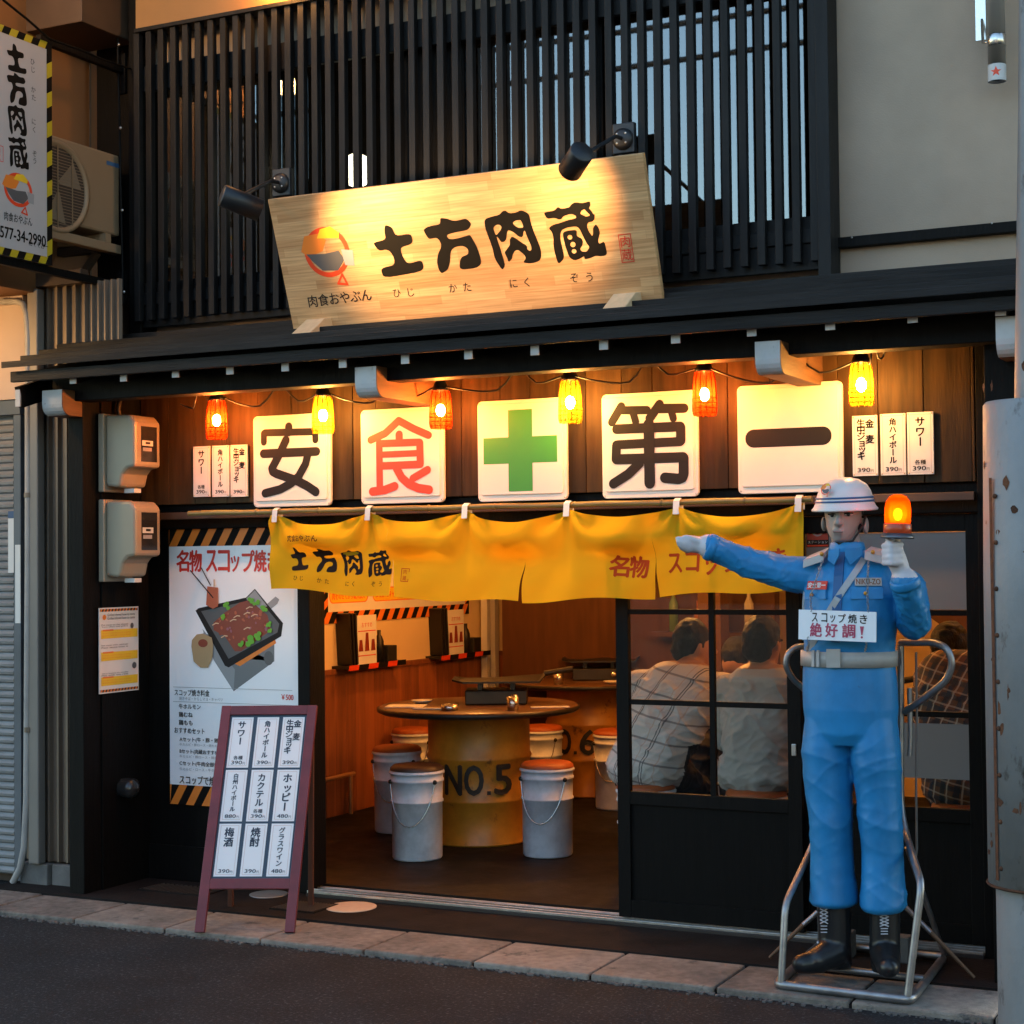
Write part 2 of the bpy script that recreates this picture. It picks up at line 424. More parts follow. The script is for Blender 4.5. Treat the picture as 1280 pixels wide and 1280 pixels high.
class Ink:
    """flat print on a frame: letters, strokes and patches, each a hair above the last"""
    def __init__(s, fr, h=0.0008, warp=None):
        s.fr, s.h, s.mb, s.mats, s.warp = fr, h, MB(), [], warp
    def mi(s, m):
        if m not in s.mats: s.mats.append(m)
        return s.mats.index(m)
    def put(s, uv, faces, m):
        w = s.warp or (lambda u, v, h: s.fr.pt(u, v, h))
        s.mb.add([w(u, v, s.h) for u, v in uv], faces, s.mi(m)); s.h += 0.00004
    def fit(s, g, rc, m, rot=False, bold=0.0):
        vs, fs = g
        if not vs: return
        if rot: vs = [(y, -x) for x, y in vs]
        x0 = min(v[0] for v in vs); x1 = max(v[0] for v in vs); y0 = min(v[1] for v in vs); y1 = max(v[1] for v in vs)
        e = bold * (rc[3] - rc[1])
        for du, dv in (((0, 0),) if not bold else ((e, 0), (-e, 0), (0, e * .8), (0, -e * .8))):
            s.put([(rc[0] + du + (x - x0) / (x1 - x0 + 1e-9) * (rc[2] - rc[0]), rc[1] + dv + (y - y0) / (y1 - y0 + 1e-9) * (rc[3] - rc[1])) for x, y in vs], fs, m)
    def run(s, t, rc, m, bold=0.0): s.fit(glyph(t), rc, m, False, bold)
    def brush(s, ch, rc, m): s.fit(TR[BRUSH[ch]], rc, m)
    def em(s, ch, u, v, size, m, bold=0.0, rot=False, sx=1.0):
        vs, fs = glyph(ch)
        P = [((x - 0.5), (y - 0.38)) for x, y in vs]
        if rot: P = [(y, -x) for x, y in P]
        e = bold * size
        for du, dv in (((0, 0),) if not bold else ((e, 0), (-e, 0), (0, e * .8), (0, -e * .8))):
            s.put([(u + du + x * size * sx, v + dv + y * size) for x, y in P], fs, m)
    def vert(s, t, u, v0, v1, size, m, bold=0.0, sx=1.0):
        """characters stacked from v1 (top) down to v0"""
        n = len(t)
        for i, ch in enumerate(t):
            if ch == ' ': continue
            s.em(ch, u + (0.1 * size if ch in 'ョッャュ' else 0), v1 - (i + 0.5) * (v1 - v0) / n, size, m, bold, ch == 'ー', sx)
    def rect(s, rc, m): s.put([(rc[0], rc[1]), (rc[2], rc[1]), (rc[2], rc[3]), (rc[0], rc[3])], [(0, 1, 2, 3)], m)
    def frame(s, rc, t, m):
        a, b, c, d = rc
        for q in ((a, b, c, b + t), (a, d - t, c, d), (a, b + t, a + t, d - t), (c - t, b + t, c, d - t)): s.rect(q, m)
    def poly(s, uv, m):
        ar = sum(uv[i][0] * uv[(i + 1) % len(uv)][1] - uv[(i + 1) % len(uv)][0] * uv[i][1] for i in range(len(uv)))
        if ar < 0: uv = uv[::-1]
        s.put(uv, [tuple(range(len(uv)))], m)
    def disc(s, u, v, ru, rv, m, n=20, a=0): s.poly([(u + ru * math.cos(2 * math.pi * i / n) * math.cos(a) - rv * math.sin(2 * math.pi * i / n) * math.sin(a), v + ru * math.cos(2 * math.pi * i / n) * math.sin(a) + rv * math.sin(2 * math.pi * i / n) * math.cos(a)) for i in range(n)], m)
    def ring(s, u, v, ru, rv, t, m, a0=0, a1=360, n=36):
        P = []
        for i in range(n + 1):
            a = R(a0 + (a1 - a0) * i / n); P += [(u + ru * math.cos(a), v + rv * math.sin(a)), (u + (ru - t) * math.cos(a), v + (rv - t) * math.sin(a))]
        s.put(P, [(2 * i, 2 * i + 2, 2 * i + 3, 2 * i + 1) for i in range(n)], m)
    def stroke(s, P, w, m):
        for i in range(len(P) - 1):
            (a, b), (c, d) = P[i], P[i + 1]; L = math.hypot(c - a, d - b) or 1e-9
            nx, ny = -(d - b) / L * w / 2, (c - a) / L * w / 2
            s.put([(a - nx, b - ny), (c - nx, d - ny), (c + nx, d + ny), (a + nx, b + ny)], [(0, 1, 2, 3)], m)
        for (a, b) in P: s.disc(a, b, w / 2, w / 2, m, 14)
    def build(s, name, parent, kind=None):
        return s.mb.build(name, s.mats, parent, kind=kind)
# ================================================================== materials used by the setting
m_black = mat('black_stained_wood', (0.0034, 0.003, 0.0028), 0.6, spec=0.12, var=0.35, vs=8, st=(6, 6, 0.6), bump=0.25, bs=30, rvar=0.12)
m_slat = mat('black_lattice_paint', (0.0085, 0.0085, 0.009), 0.55, spec=0.2, var=0.4, vs=6, st=(8, 8, 0.5), bump=0.15, bs=40, rvar=0.12)
m_plaster = mat('grey_white_plaster', (0.4, 0.305, 0.23), 0.85, big=(1.1, 0.82), var=0.1, vs=1.6, bump=0.12, bs=160)
m_plank = mat('brown_stained_plank', (0.05, 0.026, 0.0085), 0.6, spec=0.2, var=0.55, vs=3.2, st=(9, 9, 0.8), bump=0.2, bs=24, rvar=0.15)
m_roofb = mat('weathered_black_roof_board', (0.014, 0.0128, 0.0125), 0.6, spec=0.18, var=0.45, vs=7, st=(0.5, 6, 6), bump=0.3, bs=30, rvar=0.15)
m_tip = mat('white_painted_beam_end', (0.42, 0.43, 0.44), 0.6, var=0.15, vs=12, dirt=((0.12, 0.11, 0.1), 22, 0.62))
m_beam = mat('brown_bracket_wood', (0.13, 0.06, 0.025), 0.6, var=0.4, vs=5, st=(6, 0.8, 6), bump=0.2, bs=30)
m_asphalt = mat('asphalt', (0.058, 0.066, 0.075), 0.85, big=(2.2, 0.55), var=0.75, vs=70, rp=(0.38, 0.62), bump=0.8, bs=120, spec=0.25, dirt=((0.17, 0.17, 0.175), 105, 0.63))
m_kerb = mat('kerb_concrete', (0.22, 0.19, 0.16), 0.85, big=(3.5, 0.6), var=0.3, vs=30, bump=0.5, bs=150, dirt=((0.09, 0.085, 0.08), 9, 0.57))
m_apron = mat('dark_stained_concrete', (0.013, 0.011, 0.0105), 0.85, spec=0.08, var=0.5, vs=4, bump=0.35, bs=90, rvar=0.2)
m_alu = mat('aluminium_rail', (0.55, 0.54, 0.52), 0.38, 1.0, var=0.2, vs=30)
m_floor = mat('dark_shop_floor', (0.007, 0.006, 0.0055), 0.6, spec=0.15, var=0.6, vs=5, bump=0.2, bs=60, rvar=0.2)
m_cream = mat('cream_interior_wall', (0.7, 0.53, 0.29), 0.75, var=0.1, vs=2)
m_wain = mat('red_brown_wainscot', (0.27, 0.085, 0.028), 0.45, var=0.35, vs=3, st=(8, 8, 0.7), bump=0.15, bs=30)
m_darkpanel = mat('dark_brown_partition', (0.075, 0.032, 0.013), 0.6, spec=0.2, var=0.3, vs=4, st=(5, 5, 0.6))
m_glass = mixmat('shop_window_glass', 'ShaderNodeBsdfTransparent', (0.93, 0.95, 0.94), 'ShaderNodeBsdfGlossy', (1, 1, 1), 0.1, fresnel=0.018)
MATS['shop_window_glass'].node_tree.nodes['Glossy BSDF'].inputs['Roughness'].default_value = 0.01
m_upglass = mixmat('upstairs_window_glass', 'ShaderNodeBsdfTransparent', (0.35, 0.38, 0.4), 'ShaderNodeBsdfGlossy', (1, 1, 1), 0.1, fresnel=0.13)
MATS['upstairs_window_glass'].node_tree.nodes['Glossy BSDF'].inputs['Roughness'].default_value = 0.015
m_nb = mat('tan_neighbour_wall', (0.17, 0.07, 0.02), 0.7, var=0.18, vs=1.5, bump=0.08, bs=60)
m_nbdark = mat('dark_neighbour_timber', (0.05, 0.028, 0.016), 0.65, var=0.3, vs=5)
m_corr = mat('grey_brown_corrugated_steel', (0.16, 0.125, 0.095), 0.5, 0.35, var=0.3, vs=4, st=(1, 1, 0.4), rvar=0.15)
m_beige = mat('beige_neighbour_wall', (0.5, 0.4, 0.34), 0.8, var=0.12, vs=3)
m_shut = mat('grey_steel_shutter', (0.24, 0.24, 0.24), 0.5, 0.2, var=0.2, vs=6, st=(1, 1, 3))
m_shutframe = mat('blue_grey_shutter_frame', (0.075, 0.09, 0.11), 0.5, var=0.25, vs=6)
m_conc = mat('foundation_concrete', (0.12, 0.115, 0.11), 0.9, var=0.3, vs=9, bump=0.4, bs=80)

# ================================================================== ground
KZ, AZ, FZ = 0.025, 0.03, 0.06
road = MB().poly([(-80, -80, 0), (80, -80, 0), (80, 80, 0), (-80, 80, 0)]).build('road', m_asphalt); tag(road, kind='structure')
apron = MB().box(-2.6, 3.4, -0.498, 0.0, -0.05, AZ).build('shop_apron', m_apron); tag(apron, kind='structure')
kerb = bpy.data.objects.new('kerb', None); col.objects.link(kerb); WL[kerb] = Vector((0, 0, 0)); tag(kerb, kind='structure')
for k in range(-13, 8):
    x0 = 0.268 + 0.5035 * k
    g = 0.002 + random.random() * 0.005
    dz = random.uniform(-0.003, 0.003)
    b = MB().box(x0 + g, x0 + 0.5035 - g, -0.862 + random.uniform(-.004, .004), -0.503, -0.04, KZ + dz)
    b.build('kerb_block', m_kerb, kerb, bevel=0.008)
jt = MB().box(-7, 4.5, -0.85, -0.51, -0.04, KZ - 0.012); jt.build('joint_bed', m_apron, kerb)
# crumbly edge where the asphalt meets the kerb
edge = MB()
for i in range(900):
    x = random.uniform(-5, 3); y = -0.868 - abs(random.gauss(0, 0.012)); s_ = random.uniform(0.002, 0.007)
    edge.obox((x, y, s_ * 0.4), (s_, 0, 0), (0, s_ * random.uniform(.6, 1.4), 0), (0, 0, s_ * 0.5))
tag(edge.build('edge_grit', m_conc), kind='stuff', label='crumbs of grit along the kerb and road edge', cat='grit')

# ================================================================== the restaurant building
H = thing('restaurant_building', 'black timber izakaya building with lattice upper floor and lit wooden sign', 'building', (0, 0, 0))
# corner posts and side return wall
xpl0, xpl1 = -2.135, -2.045
boxo('corner_post', m_black, H, xpl0, xpl1, -0.45, -0.33, 0.0, 2.42, 0.004)
boxo('side_wall', m_black, H, xpl0 + 0.03, -2.035, -0.329, 0.06, 0.0, 2.42)
xr = Yp(1232, 600, -0.42).x
boxo('corner_post', m_black, H, xr, xr + 0.13, -0.42, -0.06, 0.0, 2.42, 0.004)
boxo('corner_post', m_black, H, 2.09, 2.36, -0.058, 0.12, 0.0, 2.6, 0.003)
# wall behind the big poster (left of the opening) and jamb
boxo('poster_wall', m_black, H, -2.034, -1.115, 0.012, 0.08, 0.02, 1.80)
boxo('door_jamb', m_black, H, -1.114, -1.045, -0.03, 0.10, AZ, 1.79, 0.004)
boxo('base_board', m_black, H, -2.03, -1.116, -0.002, 0.011, 0.03, 0.2)
# lintel over the doors
zl0 = Yp(1150, 642, -0.02).z; zl1 = Yp(1150, 600, -0.05).z
boxo('lintel', m_black, H, -2.03, 2.088, -0.02, 0.10, zl0, zl0 + 0.12, 0.004)
# brown plank wall carrying the signs
zp0, zp1 = zl0 + 0.121, 2.52
x = -2.03; i = 0
while x < 2.08:
    w = random.uniform(0.12, 0.2); x1 = min(x + w, 2.085)
    boxo('wall_plank', m_plank, H, x + 0.0012, x1 - 0.0012, -0.05 + random.uniform(-0.003, 0.003), 0.05, zp0, zp1, 0.002)
    x = x1; i += 1
zr = Yp(1150, 620, -0.07).z
boxo('plank_rail', mat('plank_rail_wood', (0.07, 0.035, 0.016), 0.5, var=0.4, vs=4, st=(0.6, 6, 6)), H, -2.03, 2.085, -0.085, -0.051, zr - 0.022, zr + 0.012, 0.003)
# sliding door track
boxo('threshold', mat('threshold_wood', (0.02, 0.014, 0.011), 0.6, var=0.3, vs=10), H, -1.045, 2.09, -0.075, 0.075, 0.02, 0.044, 0.003)
for yy in (-0.074, -0.03, 0.012, 0.034):
    boxo('door_rail', m_alu, H, -1.04, 2.085, yy, yy + 0.009, 0.0445, 0.056, 0.001)

# sliding glazed doors
def slide_door(x0, x1, y, zm, rails, name_l):
    D = thing('sliding_door', name_l, 'door', ((x0 + x1) / 2, y, 0.061), 'sliding doors of the shop front')
    t = 0.016; z0, z1 = 0.0615, zl0 - 0.002
    s = 0.058
    boxo('stile', m_black, D, x0, x0 + s, y - t, y + t, z0, z1, 0.002)
    boxo('stile', m_black, D, x1 - s, x1, y - t, y + t, z0, z1, 0.002)
    boxo('bottom_rail', m_black, D, x0 + s, x1 - s, y - t + 0.001, y + t - 0.001, z0, z0 + 0.075, 0.002)
    zb = rails[0]
    boxo('panel_rail', m_black, D, x0 + s, x1 - s, y - t + 0.001, y + t - 0.001, zb - 0.055, zb, 0.002)
    boxo('top_rail', m_black, D, x0 + s, x1 - s, y - t + 0.001, y + t - 0.001, z1 - 0.07, z1, 0.002)
    boxo('lower_panel', m_black, D, x0 + s, x1 - s, y - 0.003, y + 0.005, z0 + 0.075, zb - 0.055, 0)
    xm = zm
    cols = [x0 + s, xm - 0.012, xm + 0.012, x1 - s] if xm else [x0 + s, x1 - s]
    rows = [zb] + [q for r in rails[1:] for q in (r - 0.011, r + 0.011)] + [z1 - 0.07]
    if xm: boxo('muntin', m_black, D, xm - 0.012, xm + 0.012, y - 0.012, y + 0.012, zb, z1 - 0.07, 0.001)
    for r in rails[1:]:
        for c in range(0, len(cols), 2):
            boxo('muntin', m_black, D, cols[c], cols[c + 1], y - 0.011, y + 0.011, r - 0.011, r + 0.011, 0.001)
    for rr in range(0, len(rows), 2):
        for c in range(0, len(cols), 2):
            MB().box(cols[c], cols[c + 1], y - 0.0015, y + 0.0015, rows[rr], rows[rr + 1]).build('pane', m_glass, D)
    return D
da0 = Yp(773, 900, -0.03).x; da1 = Yp(1003, 900, -0.03).x; dam = Yp(891, 820, -0.03).x
zA = [Yp(890, 994, -0.03).z, Yp(890, 880, -0.03).z, Yp(890, 765, -0.03).z]
dA = slide_door(da0, da1, -0.034, dam, zA, 'black framed glazed sliding door with six panes, left of the guard statue')
zB = [Yp(1180, 1010, 0.03).z, Yp(1180, 893, 0.03).z, Yp(1180, 766, 0.03).z]
dB = slide_door(da1 - 0.05, 2.085, 0.026, None, zB, 'black framed glazed sliding door with wide panes, behind the guard statue')
m_film = mixmat('frosted_window_film', 'ShaderNodeBsdfDiffuse', (0.27, 0.27, 0.27), 'ShaderNodeBsdfTranslucent', (0.3, 0.3, 0.3), 0.25)
boxo('frosted_film', m_film, dB, da1 + 0.012, 2.085 - 0.06, 0.0215, 0.0235, zB[2] + 0.013, zl0 - 0.075, 0)
boxo('frosted_film', m_film, dB, da1 + 0.012, 2.085 - 0.06, 0.0215, 0.0235, Yp(1180, 974, 0.02).z, Yp(1180, 905, 0.02).z, 0)
boxo('latch', mat('steel_latch', (0.5, 0.5, 0.5), 0.35, 1.0), dA, *[da1 - 0.04, da1 - 0.02], -0.058, -0.0505, Yp(997, 945, -0.05).z, Yp(997, 930, -0.05).z)

# ------------------------------------------------------------------ eaves
EY = -0.66
ze = Yp(640, 433, EY).z                                  # under edge of the fascia
xe0, xe1 = Yp(11, 474, EY).x, Yp(1238, 384, EY).x + 0.3
eave = MB().box(xe0 + 0.02, xe1, EY - 0.012, EY + 0.012, ze, ze + 0.05).build('eave_fascia', m_roofb, H, 0.003)
zt = Yp(1100, 344, -0.09).z
nb = 5
for k in range(nb):
    a, b = k / nb, (k + 1) / nb
    ya, yb = EY - 0.03 + (-0.07 - EY + 0.03) * a - 0.02, EY - 0.03 + (-0.07 - EY + 0.03) * b
    za, zb_ = ze + 0.052 + (zt - ze - 0.052) * a, ze + 0.052 + (zt - ze - 0.052) * b
    m = MB(); q = 0.03
    za += 0.012
    V = [(xe0, ya, za), (xe1, ya, za), (xe1, yb, zb_), (xe0, yb, zb_), (xe0, ya, za + q), (xe1, ya, za + q), (xe1, yb, zb_ + q * 0.4), (xe0, yb, zb_ + q * 0.4)]
    m.add(V, [(0, 3, 2, 1), (4, 5, 6, 7), (0, 1, 5, 4), (1, 2, 6, 5), (2, 3, 7, 6), (3, 0, 4, 7)])
    m.build('roof_board', m_roofb, H, 0.002)
# soffit boards under the roof
sof = MB(); zs0, zs1 = ze + 0.03, zt - 0.03
sof.add([(xe0 + 0.03, EY + 0.015, zs0), (xe1, EY + 0.015, zs0), (xe1, 0.05, zs1), (xe0 + 0.03, 0.05, zs1)], [(0, 1, 2, 3)])
sof.build('soffit', m_black, H)
# eave beam on the bracket arms
zk = Yp(640, 466, -0.50).z
boxo('eave_beam', m_black, H, xe0 + 0.12, xe1, -0.50, -0.39, zk, zk + 0.13, 0.004)
# rafters with white painted ends
for (px, py) in ((92, 473), (155, 470), (220, 465), (288, 461), (357, 457), (429, 452.5), (507, 447.5), (586, 441.5), (669, 436.5), (755, 429.5), (845, 421.5), (940, 412.5), (1038, 404.5), (1141, 395.5), (1251, 386.5)):
    p = Yp(px, py + 1.5, EY + 0.03)
    sl_ = (zs1 - zs0) / (0.05 - EY)
    a = Vector((p.x, EY + 0.03, p.z)); b_ = Vector((p.x, -0.06, p.z + sl_ * (-0.06 - EY - 0.03)))
    ra = MB().bar(a, b_, 0.036, 0.04).build('rafter', m_black, H)
    MB().obox(a + Vector((0, -0.003, 0)), (0.0185, 0, 0), (0, 0.0025, 0), (0, 0, 0.0195)).build('painted_end', m_tip, ra)
p = Yp(20, 487, EY + 0.02)
MB().bar((xe0 + 0.05, EY + 0.015, ze - 0.07), (xe0 + 0.05, -0.1, ze + 0.1), 0.03, 0.1).build('barge_board', m_black, H)
MB().obox((xe0 + 0.05, EY + 0.008, ze - 0.075), (0.014, 0, 0), (0, 0.004, 0), (0, 0, 0.04)).build('painted_end', m_tip, H)
# bracket arms, rounded white ends
def arm(pxl, pxr, pyt, pyb, yf):
    xa, xb = Yp(pxl, pyb, yf).x, Yp(pxr, pyb, yf).x
    z1_, z0_ = Yp(pxl, pyt, yf).z, Yp(pxl, pyb, yf).z
    fr = Fr((xa, 0, 0), (0, 1, 0), (0, 0, 1))
    h = z1_ - z0_; r = h * 0.45
    P = [(yf, z0_ + r)]
    for i in range(6):
        t = R(180 + 90 * i / 5); P.append((yf + r + r * math.cos(t), z0_ + r + r * math.sin(t)))
    P += [(-0.03, z0_), (-0.03, z1_), (yf, z1_)]
    A = MB().prism(fr, P, 0, xb - xa).build('bracket_arm', m_beam, H, 0.003)
    P2 = [(q[0] - 0.0025, q[1] + (-0.001 if i_ > 0 else 0)) for i_, q in enumerate(P[:6])]
    g = MB(); 
    pts = [(yf - 0.0025, z1_ - 0.002)] + [(P[k][0] - 0.0025, P[k][1] - 0.0015) for k in range(6)]
    for k in range(len(pts) - 1):
        (a0, b0), (a1, b1) = pts[k], pts[k + 1]
        g.add([(xa + 0.001, a0, b0), (xb - 0.001, a0, b0), (xb - 0.001, a1, b1), (xa + 0.001, a1, b1)], [(0, 3, 2, 1)], 0, True)
    g.build('painted_end', m_tip, A)
arm(53, 78, 488, 520, -0.585); arm(444, 471, 459, 497, -0.585); arm(944, 976, 427, 468, -0.60); arm(1245, 1272, 396, 446, -0.6)

# ------------------------------------------------------------------ upper storey
zLb, zLt = Yp(176, 401, -0.15).z, Yp(170, 47, -0.15).z
xL0, xL1 = Yp(168, 200, -0.15).x, Yp(1034, 150, -0.15).x
zwb, zwt = Yp(840, 288, 0.0).z, Yp(840, 10, 0.0).z
boxo('plaster_wall', m_plaster, H, xL0 + 0.01, xL1, 0.0, 0.12, zt - 0.12, zwb - 0.09, 0)
boxo('plaster_wall', m_plaster, H, xL0 + 0.01, xL1, 0.0, 0.12, zwt + 0.12, zwt + 1.2, 0)
boxo('plaster_wall', m_plaster, H, xL1 + 0.001, 3.2, -0.02, 0.12, zt - 0.12, zwt + 1.2, 0)
zb1, zb0 = Yp(1150, 287, -0.06).z, Yp(1150, 300.5, -0.06).z
boxo('wall_beam', m_black, H, xL1 + 0.002, 3.2, -0.06, -0.021, zb0, zb1, 0.003)
for px in (1065, 1240):
    q = Yp(px, 303 - (px - 1065) * .1, -0.06); MB().lathe([(0, .002), (.004, .001), (.004, 0)], (q.x, -0.0605, q.z + 0.02), 8, 0, (0, -1, 0)).build('nail_head', m_alu, H)
boxo('corner_timber', m_black, H, xL0 - 0.06, xL0 + 0.012, -0.12, 0.1, zt - 0.1, zwt + 1.2, 0.004)
boxo('side_filler', m_black, H, -2.36, xL0 - 0.058, 0.02, 0.09, 2.3, zwt + 1.2, 0)
# eave board over the lattice on the left
L = bpy.data.objects.new('lattice', None); 
lat = MB()
ztop = zLt + 0.02
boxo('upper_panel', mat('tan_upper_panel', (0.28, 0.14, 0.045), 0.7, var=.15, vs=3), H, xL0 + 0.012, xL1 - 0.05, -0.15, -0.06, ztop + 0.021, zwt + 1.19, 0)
boxl = MB().box(xL0 + 0.012, xL1, -0.165, -0.06, ztop, ztop + 0.02).build('lattice', m_slat, H, 0.002)     # head beam carries the slats
boxo('lattice_sill', m_slat, boxl, xL0 + 0.012, xL1, -0.118, -0.06, zLb + 0.08, zLb + 0.14, 0.003)
boxo('lattice_rail', m_slat, boxl, xL0 + 0.012, xL1, -0.112, -0.085, zwt - 0.03, zwt + 0.1, 0.003)
boxo('lattice_rail', m_slat, boxl, xL0 + 0.012, xL1, -0.105, -0.085, zwb - 0.24, zwb - 0.02, 0.003)
pxs = [168, 185.5, 201.5, 216, 230.5, 246, 261, 277, 293]
n = 47
for k in range(n):
    xx = xL0 + 0.014 + (xL1 - 0.06 - xL0 - 0.014) * k / (n - 1)
    boxo('slat', m_slat, boxl, xx - 0.0165 + random.uniform(-.001, .001), xx + 0.0165, -0.152, -0.119, zLb + random.uniform(-.002, .002), ztop + 0.0, 0.002)
boxo('lattice_post', m_slat, boxl, xL1 - 0.042, xL1 + 0.012, -0.166, -0.03, zt - 0.05, zwt + 1.1, 0.003)
# sash windows behind the lattice
wedges = [Yp(p, 150, 0.03).x for p in (178, 352, 522, 583, 766, 992)]
sash = [(wedges[0], wedges[1] - 0.02), (wedges[1], wedges[2]), (wedges[3], wedges[4] - 0.01), (wedges[4] + 0.01, xL1 - 0.02)]
boxo('window_mullion', m_black, H, wedges[2] + 0.001, wedges[3] - 0.001, -0.05, 0.1, zwb, zwt, 0.003)
for (a, b) in sash:
    W = boxo('window', m_black, H, a, b, -0.055, 0.07, zwb - 0.088, zwb - 0.03, 0.002)
    boxo('window_frame', m_black, W, a, b, -0.055, 0.07, zwt + 0.03, zwt + 0.118, 0.002)
    boxo('window_frame', m_black, W, a, a + 0.035, -0.052, 0.065, zwb - 0.03, zwt + 0.03, 0.002)
    boxo('window_frame', m_black, W, b - 0.035, b, -0.052, 0.065, zwb - 0.03, zwt + 0.03, 0.002)
    MB().box(a + 0.035, b - 0.035, -0.042, -0.038, zwb - 0.03, zwt + 0.03).build('pane', m_upglass, W)
# dark upstairs room
up = MB()
for (x0, x1, y0, y1, z0, z1) in ((xL0, 3.2, 1.6, 1.7, 2.6, 5), (xL0, 3.2, 0.12, 1.6, 2.55, 2.6), (xL0, 3.2, 0.12, 1.6, 4.95, 5.0), (xL0 - .1, xL0, -0.0, 1.7, 2.4, 5.0), (3.2, 3.3, 0, 1.7, 2.4, 5)):
    up.box(x0, x1, y0, y1, z0, z1)
tag(up.build('upstairs_room', mat('dark_room', (0.12, 0.08, 0.05), 0.8)), kind='structure')
# upper roof
boxo('upper_eave', m_black, H, -2.4, 3.4, -0.9, 1.8, zwt + 1.2, zwt + 1.3, 0)

# ================================================================== interior
IX0, IX1, IY1, IZ1 = -2.165, 2.3, 3.92, 2.36
fl = MB().box(IX0, IX1, 0.076, IY1, -0.02, FZ); tag(fl.build('shop_floor', m_floor), kind='structure')
ce = MB().box(IX0 - .1, IX1 + .1, 0.11, IY1 + .1, IZ1, IZ1 + 0.1); tag(ce.build('shop_ceiling', m_cream), kind='structure')
iw = MB().box(IX0 - 0.1, IX0, 0.11, IY1, FZ, IZ1); iwl = iw.build('shop_wall_left', m_cream); tag(iwl, kind='structure')
zw = 0.93
k = 0; y = 0.45
while y < IY1 - 0.01:
    w = 0.11; boxo('wainscot_board', m_wain, iwl, IX0 + 0.0005, IX0 + 0.014 + random.uniform(0, .003), y, min(y + w - 0.0025, IY1 - .001), FZ, zw - 0.02, 0.002); y += w
boxo('wainscot_cap', m_wain, iwl, IX0 + 0.0005, IX0 + 0.03, 0.45, IY1 - 0.001, zw - 0.0195, zw + 0.012, 0.003)
bw = MB().box(IX0 - 0.1, IX1 + .1, IY1, IY1 + 0.1, FZ, IZ1); bwl = bw.build('shop_wall_back', m_cream); tag(bwl, kind='structure')
x = IX0 + 0.03
xd = Yp(667, 850, IY1).x
while x < xd - 0.02:
    boxo('wainscot_board', m_wain, bwl, x, min(x + 0.107, xd), IY1 - 0.016, IY1 - 0.0005, FZ, zw - 0.02, 0.002); x += 0.11
boxo('wainscot_cap', m_wain, bwl, IX0 + 0.031, xd, IY1 - 0.03, IY1 - 0.0005, zw - 0.0195, zw + 0.012, 0.003)
rw = MB().box(IX1, IX1 + 0.1, 0.11, IY1, FZ, IZ1); tag(rw.build('shop_wall_right', m_cream), kind='structure')
# dark partition at the back, pillar, stair underside
pt = MB().box(xd, 0.1, 3.45, 3.55, FZ, IZ1); tag(pt.build('partition_wall', m_darkpanel), kind='structure')
fwl = MB().box(IX0 - 0.1, -2.036, 0.0, 0.11, 0, IZ1); tag(fwl.build('shop_wall_front', m_cream), kind='structure')
# ================================================================== neighbour on the left
NB = thing('neighbour_building', 'tan neighbouring building with corrugated side strip and grey shutter at left edge', 'building', (-3.2, -0.3, 0))
NX = -2.42
zu = 2.93
boxo('upper_wall', m_nb, NB, -5.0, NX, -1.5, 0.4, zu, 5.6, 0)
for yy in (-0.31,):
    pj = Xp(112, 80, NX).y
boxo('wall_joint', m_nbdark, NB, NX, NX + 0.004, pj - 0.006, pj + 0.006, zu, 5.5, 0)
boxo('soffit_beam', m_nbdark, NB, -5.0, NX + 0.02, -1.52, -1.42, zu - 0.12, zu - 0.001, 0.003)
q = Yp(90, 10, -0.3)
boxo('roof_timber', m_nbdark, NB, NX - 0.2, NX + 0.35, -0.42, -0.02, Yp(110, 25, -0.42).z, Yp(110, 25, -0.42).z + 0.5, 0.004)
# corrugated strip facing the street
cy = -0.30
cx0, cx1 = Yp(33, 1000, cy).x, -2.137
zc1 = Yp(90, 355, cy).z
cm = MB(); prof = []
nrib = 7; wd = (cx1 - cx0) / nrib
for k in range(nrib):
    a = cx0 + wd * k
    prof += [(a, 0), (a + wd * 0.62, 0), (a + wd * 0.72, -0.022), (a + wd * 0.9, -0.022)]
prof.append((cx1, 0))
for k in range(len(prof) - 1):
    (a, da), (b, db) = prof[k], prof[k + 1]
    cm.add([(a, cy + da, 0.14), (b, cy + db, 0.14), (b, cy + db, zc1), (a, cy + da, zc1)], [(0, 1, 2, 3)])
cm.build('corrugated_sheet', m_corr, NB)
boxo('back_wall', m_nbdark, NB, -5.0, -2.14, cy + 0.09, cy + 0.3, 0.0, zu + 0.0, 0)
boxo('foundation_block', m_conc, NB, Yp(34, 1090, cy).x, Yp(68, 1090, cy).x, cy - 0.05, cy + 0.008, 0.0, 0.13, 0.006)
boxo('foundation_block', m_conc, NB, Yp(70, 1090, cy).x, -2.14, cy - 0.03, cy + 0.008, 0.0, 0.13, 0.006)
boxo('top_flashing', m_nbdark, NB, cx0 - 0.9, cx1, cy - 0.06, cy, zc1 - 0.01, zc1 + 0.06, 0.003)
cm = MB(); xa_, xb_ = cx1 + .001, Yp(153, 390, cy).x; nr_ = 5; wd2 = (xb_ - xa_) / nr_
for k in range(nr_):
    P_ = [(xa_ + wd2 * (k + t_), d_) for t_, d_ in ((0, 0), (.62, 0), (.72, -.022), (.9, -.022), (1, 0))]
    for (a, da), (b, db) in zip(P_, P_[1:]): cm.add([(a, cy + da, 2.44), (b, cy + db, 2.44), (b, cy + db, zc1), (a, cy + da, zc1)], [(0, 1, 2, 3)])
cm.build('corrugated_sheet', m_corr, NB)
